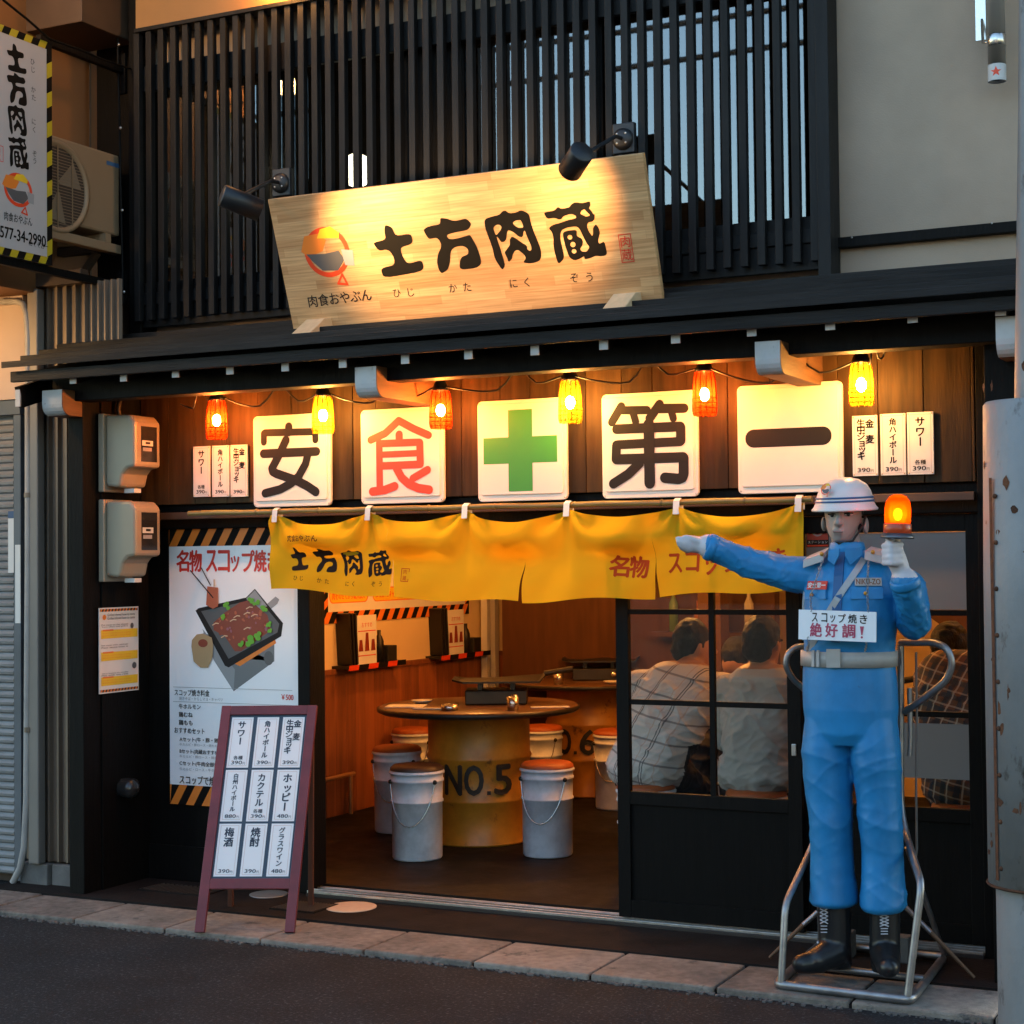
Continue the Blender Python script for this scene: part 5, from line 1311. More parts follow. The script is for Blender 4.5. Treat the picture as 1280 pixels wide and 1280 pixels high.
for px, py, lab in ((522, 1078, 'pale pail stool in front of the NO.5 drum, nearest the easel board'), (685, 1074, 'pale pail stool in front of the NO.5 drum, on its right'), (497, 1043, 'pale pail stool half hidden behind the front left stool'),
                    (677, 1006, 'pale pail stool with orange cushion between the two drum tables'), (771, 1014, 'pale pail stool cut off by the sliding door stile'), (518, 1010, 'pail stool in shadow behind the NO.5 drum on its left'), (684, 975, 'pail stool in shadow before the back drum table')):
    x, y = away(Zp(px, py, FZ), 0.12); pail_stool(x, y, lab)

def grill(x, y, z, ang, label, lift=0.0):
    t = thing('table_grill', label, 'grill', (x, y, z), 'table top grills')
    c, s_ = math.cos(ang), math.sin(ang)
    U, V = Vector((c, s_, 0)), Vector((-s_, c, 0)); O = Vector((x, y, z))
    MB().obox(O + Vector((0, 0, .04)), U * .17, V * .13, Vector((0, 0, .038))).build('stove', m_steel, t, .006)
    kn = MB().lathe([(0, .02), (.02, .02), (.022, 0)], O + U * .1 - V * .131 + Vector((0, 0, .04)), 14, 0, -V); kn.build('knob', m_chrome, t)
    for a, b in ((-1, -1), (1, -1), (1, 1), (-1, 1)): MB().obox(O + U * .09 * a + V * .08 * b + Vector((0, 0, .098)), U * .012, V * .012, Vector((0, 0, .018))).build('burner_prong', m_steel, t)
    zc = .13; w, d = .24, .17
    P = [(-w, -d * .8, .012), (-w * .75, -d, 0), (w, -d, .0), (w * 1.12, -d * .8, .03), (w * 1.12, d * .8, .03), (w, d, 0), (-w * .75, d, 0), (-w, d * .8, .012)]
    top = [O + U * a + V * b + Vector((0, 0, zc + e + lift)) for a, b, e in P]; bot = [p - Vector((0, 0, .01)) for p in top]
    inn = [O + U * a * .86 + V * b * .86 + Vector((0, 0, zc - .003)) for a, b, e in P]
    n = len(P); g = MB().add(top + bot + inn, [tuple(range(n, 2 * n))[::-1]] + [(i, n + i, n + (i + 1) % n, (i + 1) % n)[::-1] for i in range(n)] + [(i, (i + 1) % n, 2 * n + (i + 1) % n, 2 * n + i) for i in range(n)] + [tuple(range(2 * n, 3 * n))])
    g.build('shovel_plate', m_steel, t)
    MB().tube([O + U * (w * 1.1) + Vector((0, 0, zc + .03)), O + U * (w * 1.1 + .16) + Vector((0, 0, zc + .055))], .016, 10).build('plate_handle', m_steel, t)
ztab = FZ + 0.70 + 0.0365
gp = Zp(612, 884, ztab); grill(D5[0] + .05, D5[1] + .12, ztab, .45, 'black shovel plate on a gas stove on the NO.5 table')
grill(D6[0] + .05, D6[1] + .05, ztab, .4, 'black shovel plate on the stove of the drum table at the back')
grill(DR[0] + .02, DR[1] + .1, ztab, .3, 'black shovel plate on a gas stove before the seated men')
m_dish = mat('white_dish', (0.7, 0.66, 0.58), 0.3)
def small(name, lab, cat, prof, x, y, m, n=20):
    o = MB().lathe(prof, (x, y, ztab), n).build(name, m); tag(o, lab, cat, 'tableware on the drum tables'); return o
dishp = [(0, .001), (.03, .001), (.055, .012), (.06, .02), (.056, .02), (.03, .006), (0, .006)]
cupp = [(0, .001), (.03, .001), (.034, .07), (.031, .07), (.028, .006), (0, .006)]
small('steel_cup', 'steel cup on the NO.5 table right of the grill', 'cup', cupp, D5[0] + .34, D5[1] - .25, m_chrome)
small('plate', 'small white plate at the left of the NO.5 table', 'plate', dishp, D5[0] - .33, D5[1] - .05, m_dish)
small('ashtray', 'low steel ashtray at the front of the NO.5 table', 'ashtray', [(0, .001), (.045, .001), (.048, .03), (.04, .03), (.036, .008), (0, .008)], D5[0] + .02, D5[1] - .36, m_chrome)
small('plate', 'white plate at the right edge of the back drum table', 'plate', dishp, D6[0] + .3, D6[1] - .3, m_dish)
small('plate', 'white plate at the left edge of the back drum table', 'plate', dishp, D6[0] - .35, D6[1] - .2, m_dish)
small('glass', 'small glass on the back drum table', 'glass', cupp, D6[0] - .02, D6[1] - .42, m_chrome)
small('beer_mug', 'beer mug before the seated men', 'mug', [(0, .001), (.035, .001), (.038, .14), (.035, .14), (.032, .008), (0, .008)], DR[0] - .18, DR[1] - .3, mat('amber_beer', (0.45, 0.2, 0.03), 0.15))
o = MB().obox((D5[0] - .1, D5[1] - .34, ztab + .004), Vector((.1, .02, 0)), Vector((-.005, .025, 0)), Vector((0, 0, .003))).build('wet_towel', m_dish, None, .001); tag(o, 'folded white hand towel at the front of the NO.5 table', 'towel')
o = MB().obox((D5[0] + .46, D5[1] - .05, ztab + .004), Vector((.09, .05, 0)), Vector((-.014, .02, 0)), Vector((0, 0, .003))).build('wet_towel', m_dish, None, .001); tag(o, 'white hand towel at the right edge of the NO.5 table', 'towel')
o = MB().obox((D5[0] - .32, D5[1] - .24, ztab + .003), Vector((.1, .03, 0)), Vector((-.03, .08, 0)), Vector((0, 0, .002))).build('menu_sheet', m_paper, None); tag(o, 'tan paper sheet lying on the left of the NO.5 table', 'paper')

# banner on the left wall
fx = XF(IX0 + 0.006)
bz0 = Xp(583, 762, fx.O.x).z - .03; by0, by1 = Xp(403, 785, fx.O.x).y, Xp(586, 757, fx.O.x).y
BN = thing('wall_banner', 'white wall banner with hazard stripe border and orange lettering inside the shop', 'banner', (IX0, (by0 + by1) / 2, bz0))
MB().fbox(fx, by0, by1, bz0, bz0 + .95, -0.005, 0.001).build('sheet', m_paper, BN)
ik = Ink(fx, .0014); stripes(ik, (by0, bz0, by1, bz0 + .07), 15, k_orange, k_ink, .7); stripes(ik, (by0, bz0 + .07, by0 + .06, bz0 + .95), 9, k_orange, k_ink, .7, False); stripes(ik, (by1 - .06, bz0 + .07, by1, bz0 + .95), 9, k_orange, k_ink, .7, False); ik.build('hazard_stripes', BN)
ik = Ink(fx, .0016); zc_ = bz0 + .165
for (a, b, s_) in ((.04, .28, '肉をのせてから最大放火'), (.31, .70, '安喰第一!!キャベツの焦げつきは焼き直せ'), (.72, .93, 'すっとうれん')):
    u0, u1 = by0 + a * (by1 - by0), by0 + b * (by1 - by0)
    ik.poly(round_rect(u0, zc_ - .045, u1, zc_ + .045, .04), k_orange); ik.poly(round_rect(u0 + .008, zc_ - .038, u1 - .008, zc_ + .038, .034), k_yel)
    ik.run(s_, (u0 + .035, zc_ - .022, u1 - .035, zc_ + .022), k_vermil, .02)
ik.run('スコップ焼きのおいしい食べ方', (by0 + .3, zc_ + .16, by1 - .3, zc_ + .26), k_vermil, .02)
ik.build('lettering', BN)
# two wall shelves with menus and sauce bottles
def wall_shelf(pl, pr, where):
    a, b = Xp(*pl, IX0 + .1), Xp(*pr, IX0 + .1); y0, y1, z = a.y, b.y, (a.z + b.z) / 2
    t = thing('wall_shelf', 'small wall shelf with hazard striped edge, %s' % where, 'shelf', (IX0 + .06, (y0 + y1) / 2, z), 'striped wall shelves')
    MB().box(IX0 + .001, IX0 + .12, y0, y1, z - .02, z).build('board', m_steel, t, .002)
    f = XF(IX0 + .1205); ik = Ink(f, .0005); stripes(ik, (y0, z - .028, y1, z + .004), 3, k_vermil, k_ink, .3); ik.build('edge_tape', t)
    for j in range(3):
        m = MB().obox((IX0 + .05 + j * .004, y0 + .06 + j * .028, z + .16), (.05, 0, 0), (0, .008, .002), (0, -.012, .155)); o = m.build('menu_folder', m_steel, None, .002); tag(o, '%s of three dark menu folders on the wall shelf %s' % (('leftmost', 'middle', 'rightmost')[j], where), 'menu', 'menu folders on the wall shelf ' + where)
    f2 = XF(IX0 + .095); mm = thing('menu_sheet', 'white illustrated menu standing on the wall shelf %s' % where, 'menu', (IX0 + .09, y0 + .22, z))
    MB().fbox(f2, y0 + .14, y0 + .36, z + .001, z + .30, -.006, 0).build('sheet', m_paper, mm); ik = Ink(f2, .0006)
    ik.rect((y0 + .15, z + .2, y0 + .35, z + .206), k_red); ik.rect((y0 + .15, z + .05, y0 + .35, z + .056), k_red); ik.run('おすすめ', (y0 + .19, z + .225, y0 + .31, z + .255), k_red)
    for uu, hh in ((.18, .1), (.25, .16), (.32, .1)): ik.poly([(y0 + uu - .025, z + .08), (y0 + uu + .025, z + .08), (y0 + uu + .015, z + .08 + hh * .7), (y0 + uu - .015, z + .08 + hh * .7)], meat)
    ik.build('print', mm)
    o = MB().lathe([(0, .001), (.03, .001), (.03, .13), (.02, .16), (.012, .17), (.012, .2), (0, .2)], (IX0 + .07, y0 + .43, z), 16).build('sauce_bottle', m_steel); tag(o, 'black sauce bottle on the wall shelf %s' % where, 'bottle')
    o = MB().box(IX0 + .03, IX0 + .11, y0 + .47, y0 + .58, z + .001, z + .10).build('napkin_box', m_stencil, None, .004); tag(o, 'black napkin box on the wall shelf %s' % where, 'box')
wall_shelf((432, 832), (504, 826), 'nearest the entrance'); wall_shelf((548, 821), (610, 813), 'in the far corner')
# water pipe along the wall and white riser in the corner
wp = MB().tube([(IX0 + .05, .9, .30), (IX0 + .05, 2.02, .30)], .014, 8).tube([(IX0 + .05, 1.98, .30), (IX0 + .05, 1.98, FZ)], .014, 8)
tag(wp.build('water_pipe', mat('copper_brown_pipe', (0.4, 0.2, 0.08), 0.4, .3)), 'thin brown pipe running along the wainscot', 'pipe')
for i, (py_, w_) in enumerate(((3.70, .05), (3.80, .06))):
    o = MB().box(IX0 + .031, IX0 + .03 + w_, py_, py_ + w_, FZ, IZ1 - .001).build('conduit', m_paper, None, .004); tag(o, ('slim' if i == 0 else 'wide') + ' white conduit riser in the back corner', 'conduit')
# things on the back wall seen through the sliding door
pil = MB().box(.02, .16, 2.3, 2.44, FZ, IZ1 - .001).build('pillar', m_darkpanel, None, .004); tag(pil, 'dark brown pillar behind the man in the plaid shirt', 'pillar')
strg = MB().bar((1.0, 3.3, 1.45), (2.25, 3.3, .55), .12, .22).build('stair_stringer', m_darkpanel, None); tag(strg, 'dark sloping stair stringer on the back wall', 'stair')
sh = thing('bottle_shelf', 'wall shelf of bottles and glasses behind the men', 'shelf', (.1, 3.7, 1.2))
p0, p1 = Yp(812, 790, 3.3), Yp(884, 790, 3.3)
MB().box(p0.x, p1.x + .3, 3.3, 3.5, p0.z - .03, p0.z).build('board', m_darkpanel, sh)
MB().box(p0.x, p1.x + .3, 3.3, 3.5, p0.z + .34, p0.z + .37).build('board', m_darkpanel, sh)
cols_ = ((.5, .3, .12), (.12, .2, .06), (.55, .5, .4), (.3, .1, .03), (.6, .55, .45))
for j in range(9):
    xx = p0.x + .05 + j * .085; cc = cols_[j % 5]; hh = .2 + .05 * ((j * 5) % 3)
    o = MB().lathe([(0, .001), (.03, .001), (.03, hh * .6), (.012, hh * .75), (.012, hh), (0, hh)], (xx, 3.38, p0.z + (.0 if j % 2 else .37)), 12).build('bottle', mat('bottle_%d' % (j % 5), cc, .15)); tag(o, '%s bottle, %s from the left on the %s board of the back shelf' % (('amber', 'dark green', 'clear', 'brown', 'pale')[j % 5], ('first', 'second', 'third', 'fourth', 'fifth')[j // 2], 'lower' if j % 2 else 'upper'), 'bottle', 'bottles on the back shelf')
# ================================================================== traffic guard statue
YS = -0.60
PM = pxpm((1.75, YS, 1.0))
def S(px, py, dy=0.0): return Yp(px, py, YS + dy)
m_blue = mat('glossy_blue_paint', (0.018, 0.215, 0.49), 0.45, var=0.10, vs=5, bump=0.03, bs=30, spec=0.35, big=(6, 0.8), dirt=((0.03, 0.12, 0.26), 22, 0.66))
m_dblue = mat('dark_blue_paint', (0.012, 0.08, 0.22), 0.4, var=0.15, vs=8)
m_skin = mat('grey_painted_face', (0.26, 0.25, 0.23), 0.5, var=0.12, vs=14)
m_glove = mat('white_glove_paint', (0.5, 0.5, 0.54), 0.5, var=0.14, vs=18)
m_boot = mat('black_boot_paint', (0.011, 0.012, 0.014), 0.35, var=0.3, vs=12)
m_helm = mat('white_helmet_paint', (0.62, 0.61, 0.6), 0.3, var=0.05, vs=6, coat=0.3)
m_belt = mat('worn_white_belt_paint', (0.36, 0.35, 0.33), 0.5, var=0.12, vs=20, dirt=((0.22, 0.2, 0.17), 50, 0.68))
m_strap = mat('grey_strap_paint', (0.36, 0.37, 0.38), 0.5, var=0.1, vs=20)
m_hair = mat('black_hair_paint', (0.01, 0.009, 0.009), 0.6)
m_gold = mat('gold_button', (0.55, 0.25, 0.03), 0.4, 0.4)
m_eye = mat('black_eye_paint', (0.006, 0.005, 0.005), 0.25); m_eyew = mat('eye_white_paint', (0.5, 0.48, 0.45), 0.3); m_lip = mat('lip_paint', (0.22, 0.14, 0.12), 0.4); m_shade = mat('brow_paint', (0.05, 0.042, 0.036), 0.6)
base = Zp(1075, 1215, 0.06)
ST = thing('guard_statue', 'life size statue of a traffic guard in blue uniform and white helmet', 'statue', (S(1070, 1200).x, YS, KZ))
def ring(cx, py, hw, ry, dy=0.0): p = S(cx, py, dy); return (p, hw / PM, ry)
TORSO = [(1064, 930, 50, .10, .0), (1064, 915, 57, .122, .0), (1063, 885, 60, .132, .0), (1062, 855, 60, .128, .0), (1061, 825, 58, .12, .0), (1062, 800, 57.5, .125, -.005), (1064, 770, 59, .138, -.01), (1066, 745, 61, .14, -.01), (1066, 722, 60, .125, .0), (1065, 708, 52, .10, .005), (1063, 697, 34, .075, .01), (1060, 688, 22, .06, .01)]
b = MB()
b.loft([ring(*t) for t in TORSO], 36)
b.loft([ring(*t) for t in ((1034, 895, 27, .10), (1034, 930, 31, .112), (1035, 965, 31, .108), (1037, 1000, 29, .1), (1039, 1030, 27, .095, -.005), (1040, 1065, 26.5, .092), (1041, 1095, 27.5, .094), (1042, 1116, 30, .102), (1042, 1126, 30.5, .104), (1042, 1131, 26, .09))], 30)
b.loft([ring(*t) for t in ((1093, 895, 27, .10), (1094, 930, 30.5, .112), (1096, 965, 29.5, .108), (1099, 1000, 28, .1), (1101, 1030, 26.5, .095, -.005), (1103, 1065, 25.5, .092), (1104, 1095, 26, .094), (1104, 1120, 27.5, .102), (1104, 1132, 28, .104), (1104, 1138, 24, .09))], 30)
# raised arm pointing out to the left
b.cap(S(1020, 720), S(985, 717, -.03), .073, .068); b.cap(S(985, 717, -.03), S(938, 704, -.08), .067, .058); b.cap(S(938, 704, -.08), S(893, 686, -.14), .057, .044); b.cap(S(897, 688, -.135), S(886, 683, -.15), .049, .047)
# bent arm holding the beacon
b.cap(S(1112, 722), S(1133, 735, -.0), .07, .07); b.cap(S(1133, 735), S(1143, 778, -.03), .07, .062); b.cap(S(1143, 778, -.03), S(1136, 745, -.13), .062, .052); b.cap(S(1136, 748, -.12), S(1132, 731, -.16), .052, .047); b.cap(S(1134, 740, -.14), S(1131, 727, -.17), .051, .051)
# neck and head
hc = S(1053, 640, -.01)
b.cap(S(1060, 692, .01), S(1056, 668, -.0), .056, .052)
b.ell(S(1054, 636, .005), .069, .092, .098, 24)
b.loft([(S(1051, 677.5, -.05), .016, .022), (S(1051, 675, -.045), .03, .04), (S(1052, 668, -.03), .046, .058), (S(1053, 658, -.02), .058, .07), (S(1054, 645, -.012), .065, .082), (S(1054, 632, -.005), .066, .085)], 24)
nose_t, nose_b = S(1049.5, 642, -.094), S(1047.5, 653.5, -.112)
b.cap(nose_t, nose_b, .007, .0125, 10); b.cap(S(1044.5, 654.5, -.1), S(1051, 654.8, -.1), .009, .009, 10)
b.cap(S(1043, 663, -.092), S(1052, 663.5, -.09), .0085, .0085, 10); b.cap(S(1044, 666.5, -.088), S(1051, 667, -.087), .0085, .0085, 10)
b.cap(S(1040, 640, -.076), S(1046, 641, -.085), .012, .01, 10); b.cap(S(1054, 640, -.083), S(1064, 639, -.07), .011, .012, 10)
b.ell(S(1048, 673, -.068), .02, .02, .014, 12)
b.ell(S(1082, 657, .02), .012, .026, .034, 12); b.ell(S(1030, 655, .02), .01, .024, .03, 12)
# hands
def fist(c, axis, side, scale=1.0):
    pass
# left in view: pointing hand with curled fingers
w0, w1 = S(886, 683, -.15), S(866, 680, -.17)
b.cap(w0, w1, .031, .033, 12); b.cap(w1, S(858, 678, -.18), .033, .03, 12)
for k, (dy_, dz_) in enumerate(((-.020, .012), (-.022, -.002), (-.018, -.016), (-.008, -.027))):
    p = S(862, 679, -.18) + Vector((0, dy_, dz_)); q_ = S(850 + k, 676.5, -.19) + Vector((0, dy_ - .004, dz_ * .9)); e_ = S(849 + 2 * k, 679, -.185) + Vector((.006, dy_ + .03, dz_ - .006))
    b.cap(p, q_, .0105, .010, 8); b.cap(q_, e_, .010, .0085, 8)
b.cap(S(872, 676, -.19), S(858, 670.5, -.2), .012, .009, 8)
# right in view: fist round the beacon post
c0 = S(1126, 713, -.175); c1 = S(1118, 694, -.19)
b.cap(S(1131, 727, -.17), c0, .036, .034, 12); b.cap(c0, c1, .034, .038, 12)
post = S(1121, 680, -.205)
for k in range(4):
    z_ = c1.z + .038 - k * .021
    A_ = Vector((c1.x + .028, c1.y - .018, z_)); B_ = Vector((c1.x + .002, c1.y - .05, z_ - .002)); C_ = Vector((c1.x - .028, c1.y - .036, z_ - .004)); D_ = Vector((c1.x - .03, c1.y - .008, z_ - .004))
    b.cap(A_, B_, .0115, .0115, 8); b.cap(B_, C_, .0115, .011, 8); b.cap(C_, D_, .011, .009, 8)
b.cap(Vector((c1.x + .02, c1.y - .0, c1.z + .02)), Vector((c1.x - .012, c1.y - .045, c1.z + .056)), .013, .010, 8)
body = remesh(b, 0.0058, 5, 0.5)
zcol = S(1058, 684).z
zcr, zkn, zan, zbl = S(1064, 930).z, S(1040, 1020).z, S(1042, 1110).z, S(1061, 835).z
def trouser_mask(c):
    if c.z > zbl: return 0.0
    return .12 + .9 * math.exp(-((c.z - zcr + .06) / .10) ** 2) + .7 * math.exp(-((c.z - zkn) / .09) ** 2) + .6 * math.exp(-((c.z - zan) / .07) ** 2)
wrinkle(body, .0075, 2.6, 7.5, 5.0, trouser_mask, 3.1)
xs0, xs1 = S(1000, 720).x, S(1124, 740).x
wrinkle(body, .008, 12.0, 12.0, 6.0, lambda c: (1.0 if (S(890, 686, -.14).x < c.x < xs0) or (c.x > xs1 and c.z < S(1130, 728).z) else (.3 if c.z > zbl and c.z < zcol - .03 else 0.0)), 8.7)
def body_region(c):
    if c.z > zcol - .012 and abs(c.x - hc.x) < .11 and c.z > zcol - .012 + .25 * max(0, -(c.y - (YS - .02))) * .0: 
        return 1
    if c.x < S(887, 683, -.15).x: return 2
    if c.y < YS - .125 and c.z > S(1130, 722, -.17).z and c.x > S(1100, 700).x: return 2
    return 0
skin_obj('body', body, [m_blue, m_skin, m_glove], ST, body_region)
# sleeve cuffs
for p_, d_, r_ in ((S(889, 684.5, -.146), S(880, 681.5, -.158) - S(897, 688, -.135), .051), (S(1131.5, 729, -.168), S(1129, 720, -.17) - S(1133, 736, -.15), .054)):
    MB().lathe([(r_ - .012, .016), (r_ - .004, .018), (r_, .012), (r_ + .001, -.006), (r_ - .003, -.016), (r_ - .012, -.018)], p_, 24, 0, d_).build('cuff', m_blue, ST)
# boots
def boot(pts, name):
    m = MB()
    for a, c, ra_, rb2 in pts: m.cap(a, c, ra_, rb2)
    me = remesh(m, .006, 4); zmin = KZ + .047
    for v in me.vertices:
        if v.co.z < zmin: v.co.z = zmin
    return skin_obj('boot', me, [m_boot], ST)
zt0_ = KZ + .047
bl0, bl1, bl2 = S(1043, 1122), S(1044, 1180), S(1045, 1203); 
toe = S(1003, 1206, -.10)
boot([(bl0, bl1, .062, .06), (bl1, bl2 + Vector((0, .02, 0)), .062, .055), (S(1042, 1190, -.02), S(1022, 1200, -.09), .06, .045), (S(1022, 1202, -.08), S(1002, 1205, -.13), .046, .036)], 'boot')
boot([(S(1106, 1128), S(1106, 1182), .056, .056), (S(1106, 1182), S(1106, 1206, .03), .058, .052), (S(1107, 1192, -.02), S(1110, 1206, -.12), .056, .044), (S(1110, 1207, -.11), S(1111, 1210, -.17), .045, .036)], 'boot')
def laces(cx, y0, y1, dyf, w):
    m = MB(); n = 4
    for k in range(n):
        ya, yb = y0 + (y1 - y0) * .62 * k / n, y0 + (y1 - y0) * .62 * (k + 1) / n
        m.tube([S(cx - w, ya, dyf), S(cx + w, yb, dyf)], .0022, 5); m.tube([S(cx + w, ya, dyf), S(cx - w, yb, dyf)], .0022, 5)
    for k in range(3):
        ya = y0 + (y1 - y0) * (.72 + .13 * k); m.tube([S(cx - w * .8, ya, dyf), S(cx + w * .8, ya, dyf)], .0022, 5)
    m.build('bootlace', m_glove, ST)
laces(1030, 1136, 1166, -.066, 5); laces(1105.5, 1142, 1168, -.062, 5.5)
# helmet
hx = S(1056, 633.5, .0)
hp = [(.120, -.014), (.122, -.008), (.113, .002), (.107, .016), (.103, .035), (.095, .06), (.079, .084), (.05, .102), (.02, .109), (0, .110)]
def ellathe(prof, c, sy, n=36, tilt=0.06):
    m = MB(); V = []; F = []
    for r, h in prof:
        for j in range(n):
            t = 2 * math.pi * j / n; y_ = r * sy * math.sin(t)
            V.append((c.x + r * math.cos(t), c.y + y_, c.z + h + y_ * tilt))
    for i in range(len(prof) - 1):
        for j in range(n): F.append((i * n + j, i * n + (j + 1) % n, (i + 1) * n + (j + 1) % n, (i + 1) * n + j))
    return m.add(V, F, 0, True)
hm = ellathe([(.10, -.004)] + hp, hx, 1.12).build('helmet', m_helm, ST)
for hh in (.018, .031):
    rr_ = .1078 if hh < .03 else .1052
    ellathe([(rr_, hh), (rr_ + .0012, hh + .001), (rr_ + .0008, hh + .006), (rr_ - .001, hh + .007)], hx, 1.12).build('helmet_stripe', m_dblue, hm)
# badge on the helmet: sits on the dome front
bc = S(1044, 613, -.0); 
fb = Fr((bc.x, hx.y - .112, bc.z), (1, -.28, 0), (0, .35, 1)); ik = Ink(fb, .004); emblem(ik, (-.024, -.026, .024, .026)); ik.build('helmet_badge', hm)
hair = MB(); hair.ell(S(1055, 636, .024), .0735, .088, .06, 20); hr = hair.build('hair', m_hair, ST)
MB().tube([S(1030, 648, -.02), S(1036, 668, -.035), S(1049, 680, -.055), S(1066, 676, -.045), S(1080, 655, -.005), S(1082, 645, 0)], .0045, 6).build('chin_strap', m_hair, ST)
# painted eyes, brows, mouth
for cx, cy_, dy in ((1040.5, 644, -.0895), (1061, 643, -.086)):
    MB().ell(S(cx, cy_, dy), .0155, .006, .006, 14).build('eye', m_eyew, ST)
    MB().ell(S(cx - .5, cy_, dy - .005), .0075, .0035, .0068, 10).build('iris', m_eye, ST)
    MB().cap(S(cx - 5, cy_ - 1, dy - .004), S(cx + 5, cy_ - 1.5, dy - .002), .0032, .0025, 6).build('eyelid', m_eye, ST)
    MB().cap(S(cx - 6, cy_ - 5, dy - .004), S(cx + 6, cy_ - 6, dy - .002), .0042, .003, 6).build('eyebrow', m_shade, ST)
MB().cap(S(1042, 664.8, -.0985), S(1053, 665.2, -.0965), .0028, .0028, 6).build('mouth', m_lip, ST)
# helpers that lay things on the chest
def chest(px, py, h=.004):
    p = S(px, py); 
    for k in range(len(TORSO) - 1):
        a, c = TORSO[k], TORSO[k + 1]
        if a[1] >= py >= c[1]:
            s_ = (a[1] - py) / (a[1] - c[1]); cx = a[0] + (c[0] - a[0]) * s_; hw = (a[2] + (c[2] - a[2]) * s_) / PM; ry = a[3] + (c[3] - a[3]) * s_; dy = a[4] + (c[4] - a[4]) * s_
            q_ = S(cx, py, dy); 
            for it in range(3):
                ex = max(-.97, min(.97, (p.x - q_.x) / hw)); y = q_.y - ry * math.sqrt(1 - ex * ex); p = Yp(px, py, y)
            return Vector((p.x, y - h, p.z))
    return p
def ribbon(pts, w, m, name, h=.004, thick=.004):
    g = MB(); C = [chest(*p, h) for p in pts]; n = len(C); V = []
    for i in range(n):
        d = (C[min(i + 1, n - 1)] - C[max(i - 1, 0)]).normalized(); sd = d.cross(Vector((0, -1, 0))).normalized() * w / 2
        for o_ in (-1, 1): V.append(C[i] + sd * o_); 
    g.add(V, [(2 * i, 2 * i + 2, 2 * i + 3, 2 * i + 1) for i in range(n - 1)])
    o = g.build(name, m, ST); so = o.modifiers.new('thick', 'SOLIDIFY'); so.thickness = thick; so.offset = 0
    return o
ribbon([(1081, 698), (1072, 712), (1063, 725), (1054, 738), (1046, 750), (1038, 763), (1029, 780), (1020, 797), (1010, 814)], .024, m_strap, 'shoulder_strap', .006)
ribbon([(1017, 706), (1011, 718), (1006.5, 735), (1005, 755), (1005, 775), (1005, 800)], .009, m_strap, 'cord', .006)
ribbon([(1052, 689), (1050, 700), (1048.5, 720), (1047, 745), (1046, 770), (1045, 790), (1044.5, 803)], .034, m_dblue, 'necktie', .003, .006)
# collar wings
for P_ in (((1037, 688), (1050, 686), (1050, 694), (1044, 706), (1036, 700)), ((1056, 686), (1078, 684), (1078, 693), (1063, 706), (1056, 694))):
    g = MB(); C = [S(px, py, -.085 - .02 * (1 - abs(px - 1056) / 25)) for px, py in P_]; g.poly(C); o = g.build('collar_wing', m_blue, ST); so = o.modifiers.new('t', 'SOLIDIFY'); so.thickness = .008
ringp = []
cr_ = MB(); ccol = S(1059, 686, .005)
cr_.lathe([(.064, -.012), (.067, .0), (.062, .022), (.056, .026), (.054, 0)], ccol, 28); cr_.build('collar', m_blue, ST)
# belt and buckle
bt = MB(); q_ = S(1061, 822); 
def belt_ring(py, ex): a = ring(1061, py, 58.6, .122 + .002); return (a[0], a[1] + ex, a[2] + ex)
rr1 = [belt_ring(832, .0), belt_ring(832, .008), belt_ring(813, .008), belt_ring(813, .0)]
n = 40; V = []; 
for (c, rx, ry) in rr1:
    for j in range(n): t = 2 * math.pi * j / n; V.append((c[0] + rx * math.cos(t), c[1] + ry * math.sin(t), c[2]))
bt.add(V, [(i * n + j, i * n + (j + 1) % n, (i + 1) * n + (j + 1) % n, (i + 1) * n + j) for i in range(3) for j in range(n)], 0, True)
bt.build('belt', m_belt, ST)
def plate(px0, py0, px1, py1, m, name, h, par=ST, bev=.002, t=.006):
    C = [chest(px0, py1, h), chest(px1, py1, h), chest(px1, py0, h), chest(px0, py0, h)]
    g = MB().poly(C); o = g.build(name, m, par); so = o.modifiers.new('t', 'SOLIDIFY'); so.thickness = t; so.offset = 1
    return o
plate(1035, 811, 1052, 834, m_belt, 'buckle', .014)
for a in (1017, 1023): plate(a, 812.5, a + 3, 833, m_strap, 'belt_loop', .0115)
# pockets, badges
for x0, x1 in ((1008, 1034), (1064, 1104)):
    plate(x0, 734, x1, 749, m_blue, 'pocket_flap', .004, t=.007)
def badge(px0, py0, px1, py1, m, txt, mt, name):
    a, c, d, e = chest(px0, py1, .009), chest(px1, py1, .009), chest(px1, py0, .009), chest(px0, py0, .009)
    f = Fr(a, c - a, e - a); W2, H2 = (c - a).length, (e - a).length
    o = MB().fbox(f, 0, W2, 0, H2, 0, .004).build(name, m, ST)
    ik = Ink(f, .0046); ik.run(txt, (W2 * .05, H2 * .16, W2 * .95, H2 * .84), mt, .03); ik.build('lettering', o)
badge(1069.5, 722.5, 1103, 732.5, m_belt, 'NIKU-ZO', mat('brown_stencil_ink', (0.2, 0.07, 0.02), 0.5), 'name_tag')
badge(1010, 727, 1034, 737, k_red, '安全第一', k_white, 'red_badge')
for px, py in ((1015.5, 743), (1083, 741.5)): MB().ell(chest(px, py, .012), .0075, .005, .0075, 10).build('button', m_gold, ST)
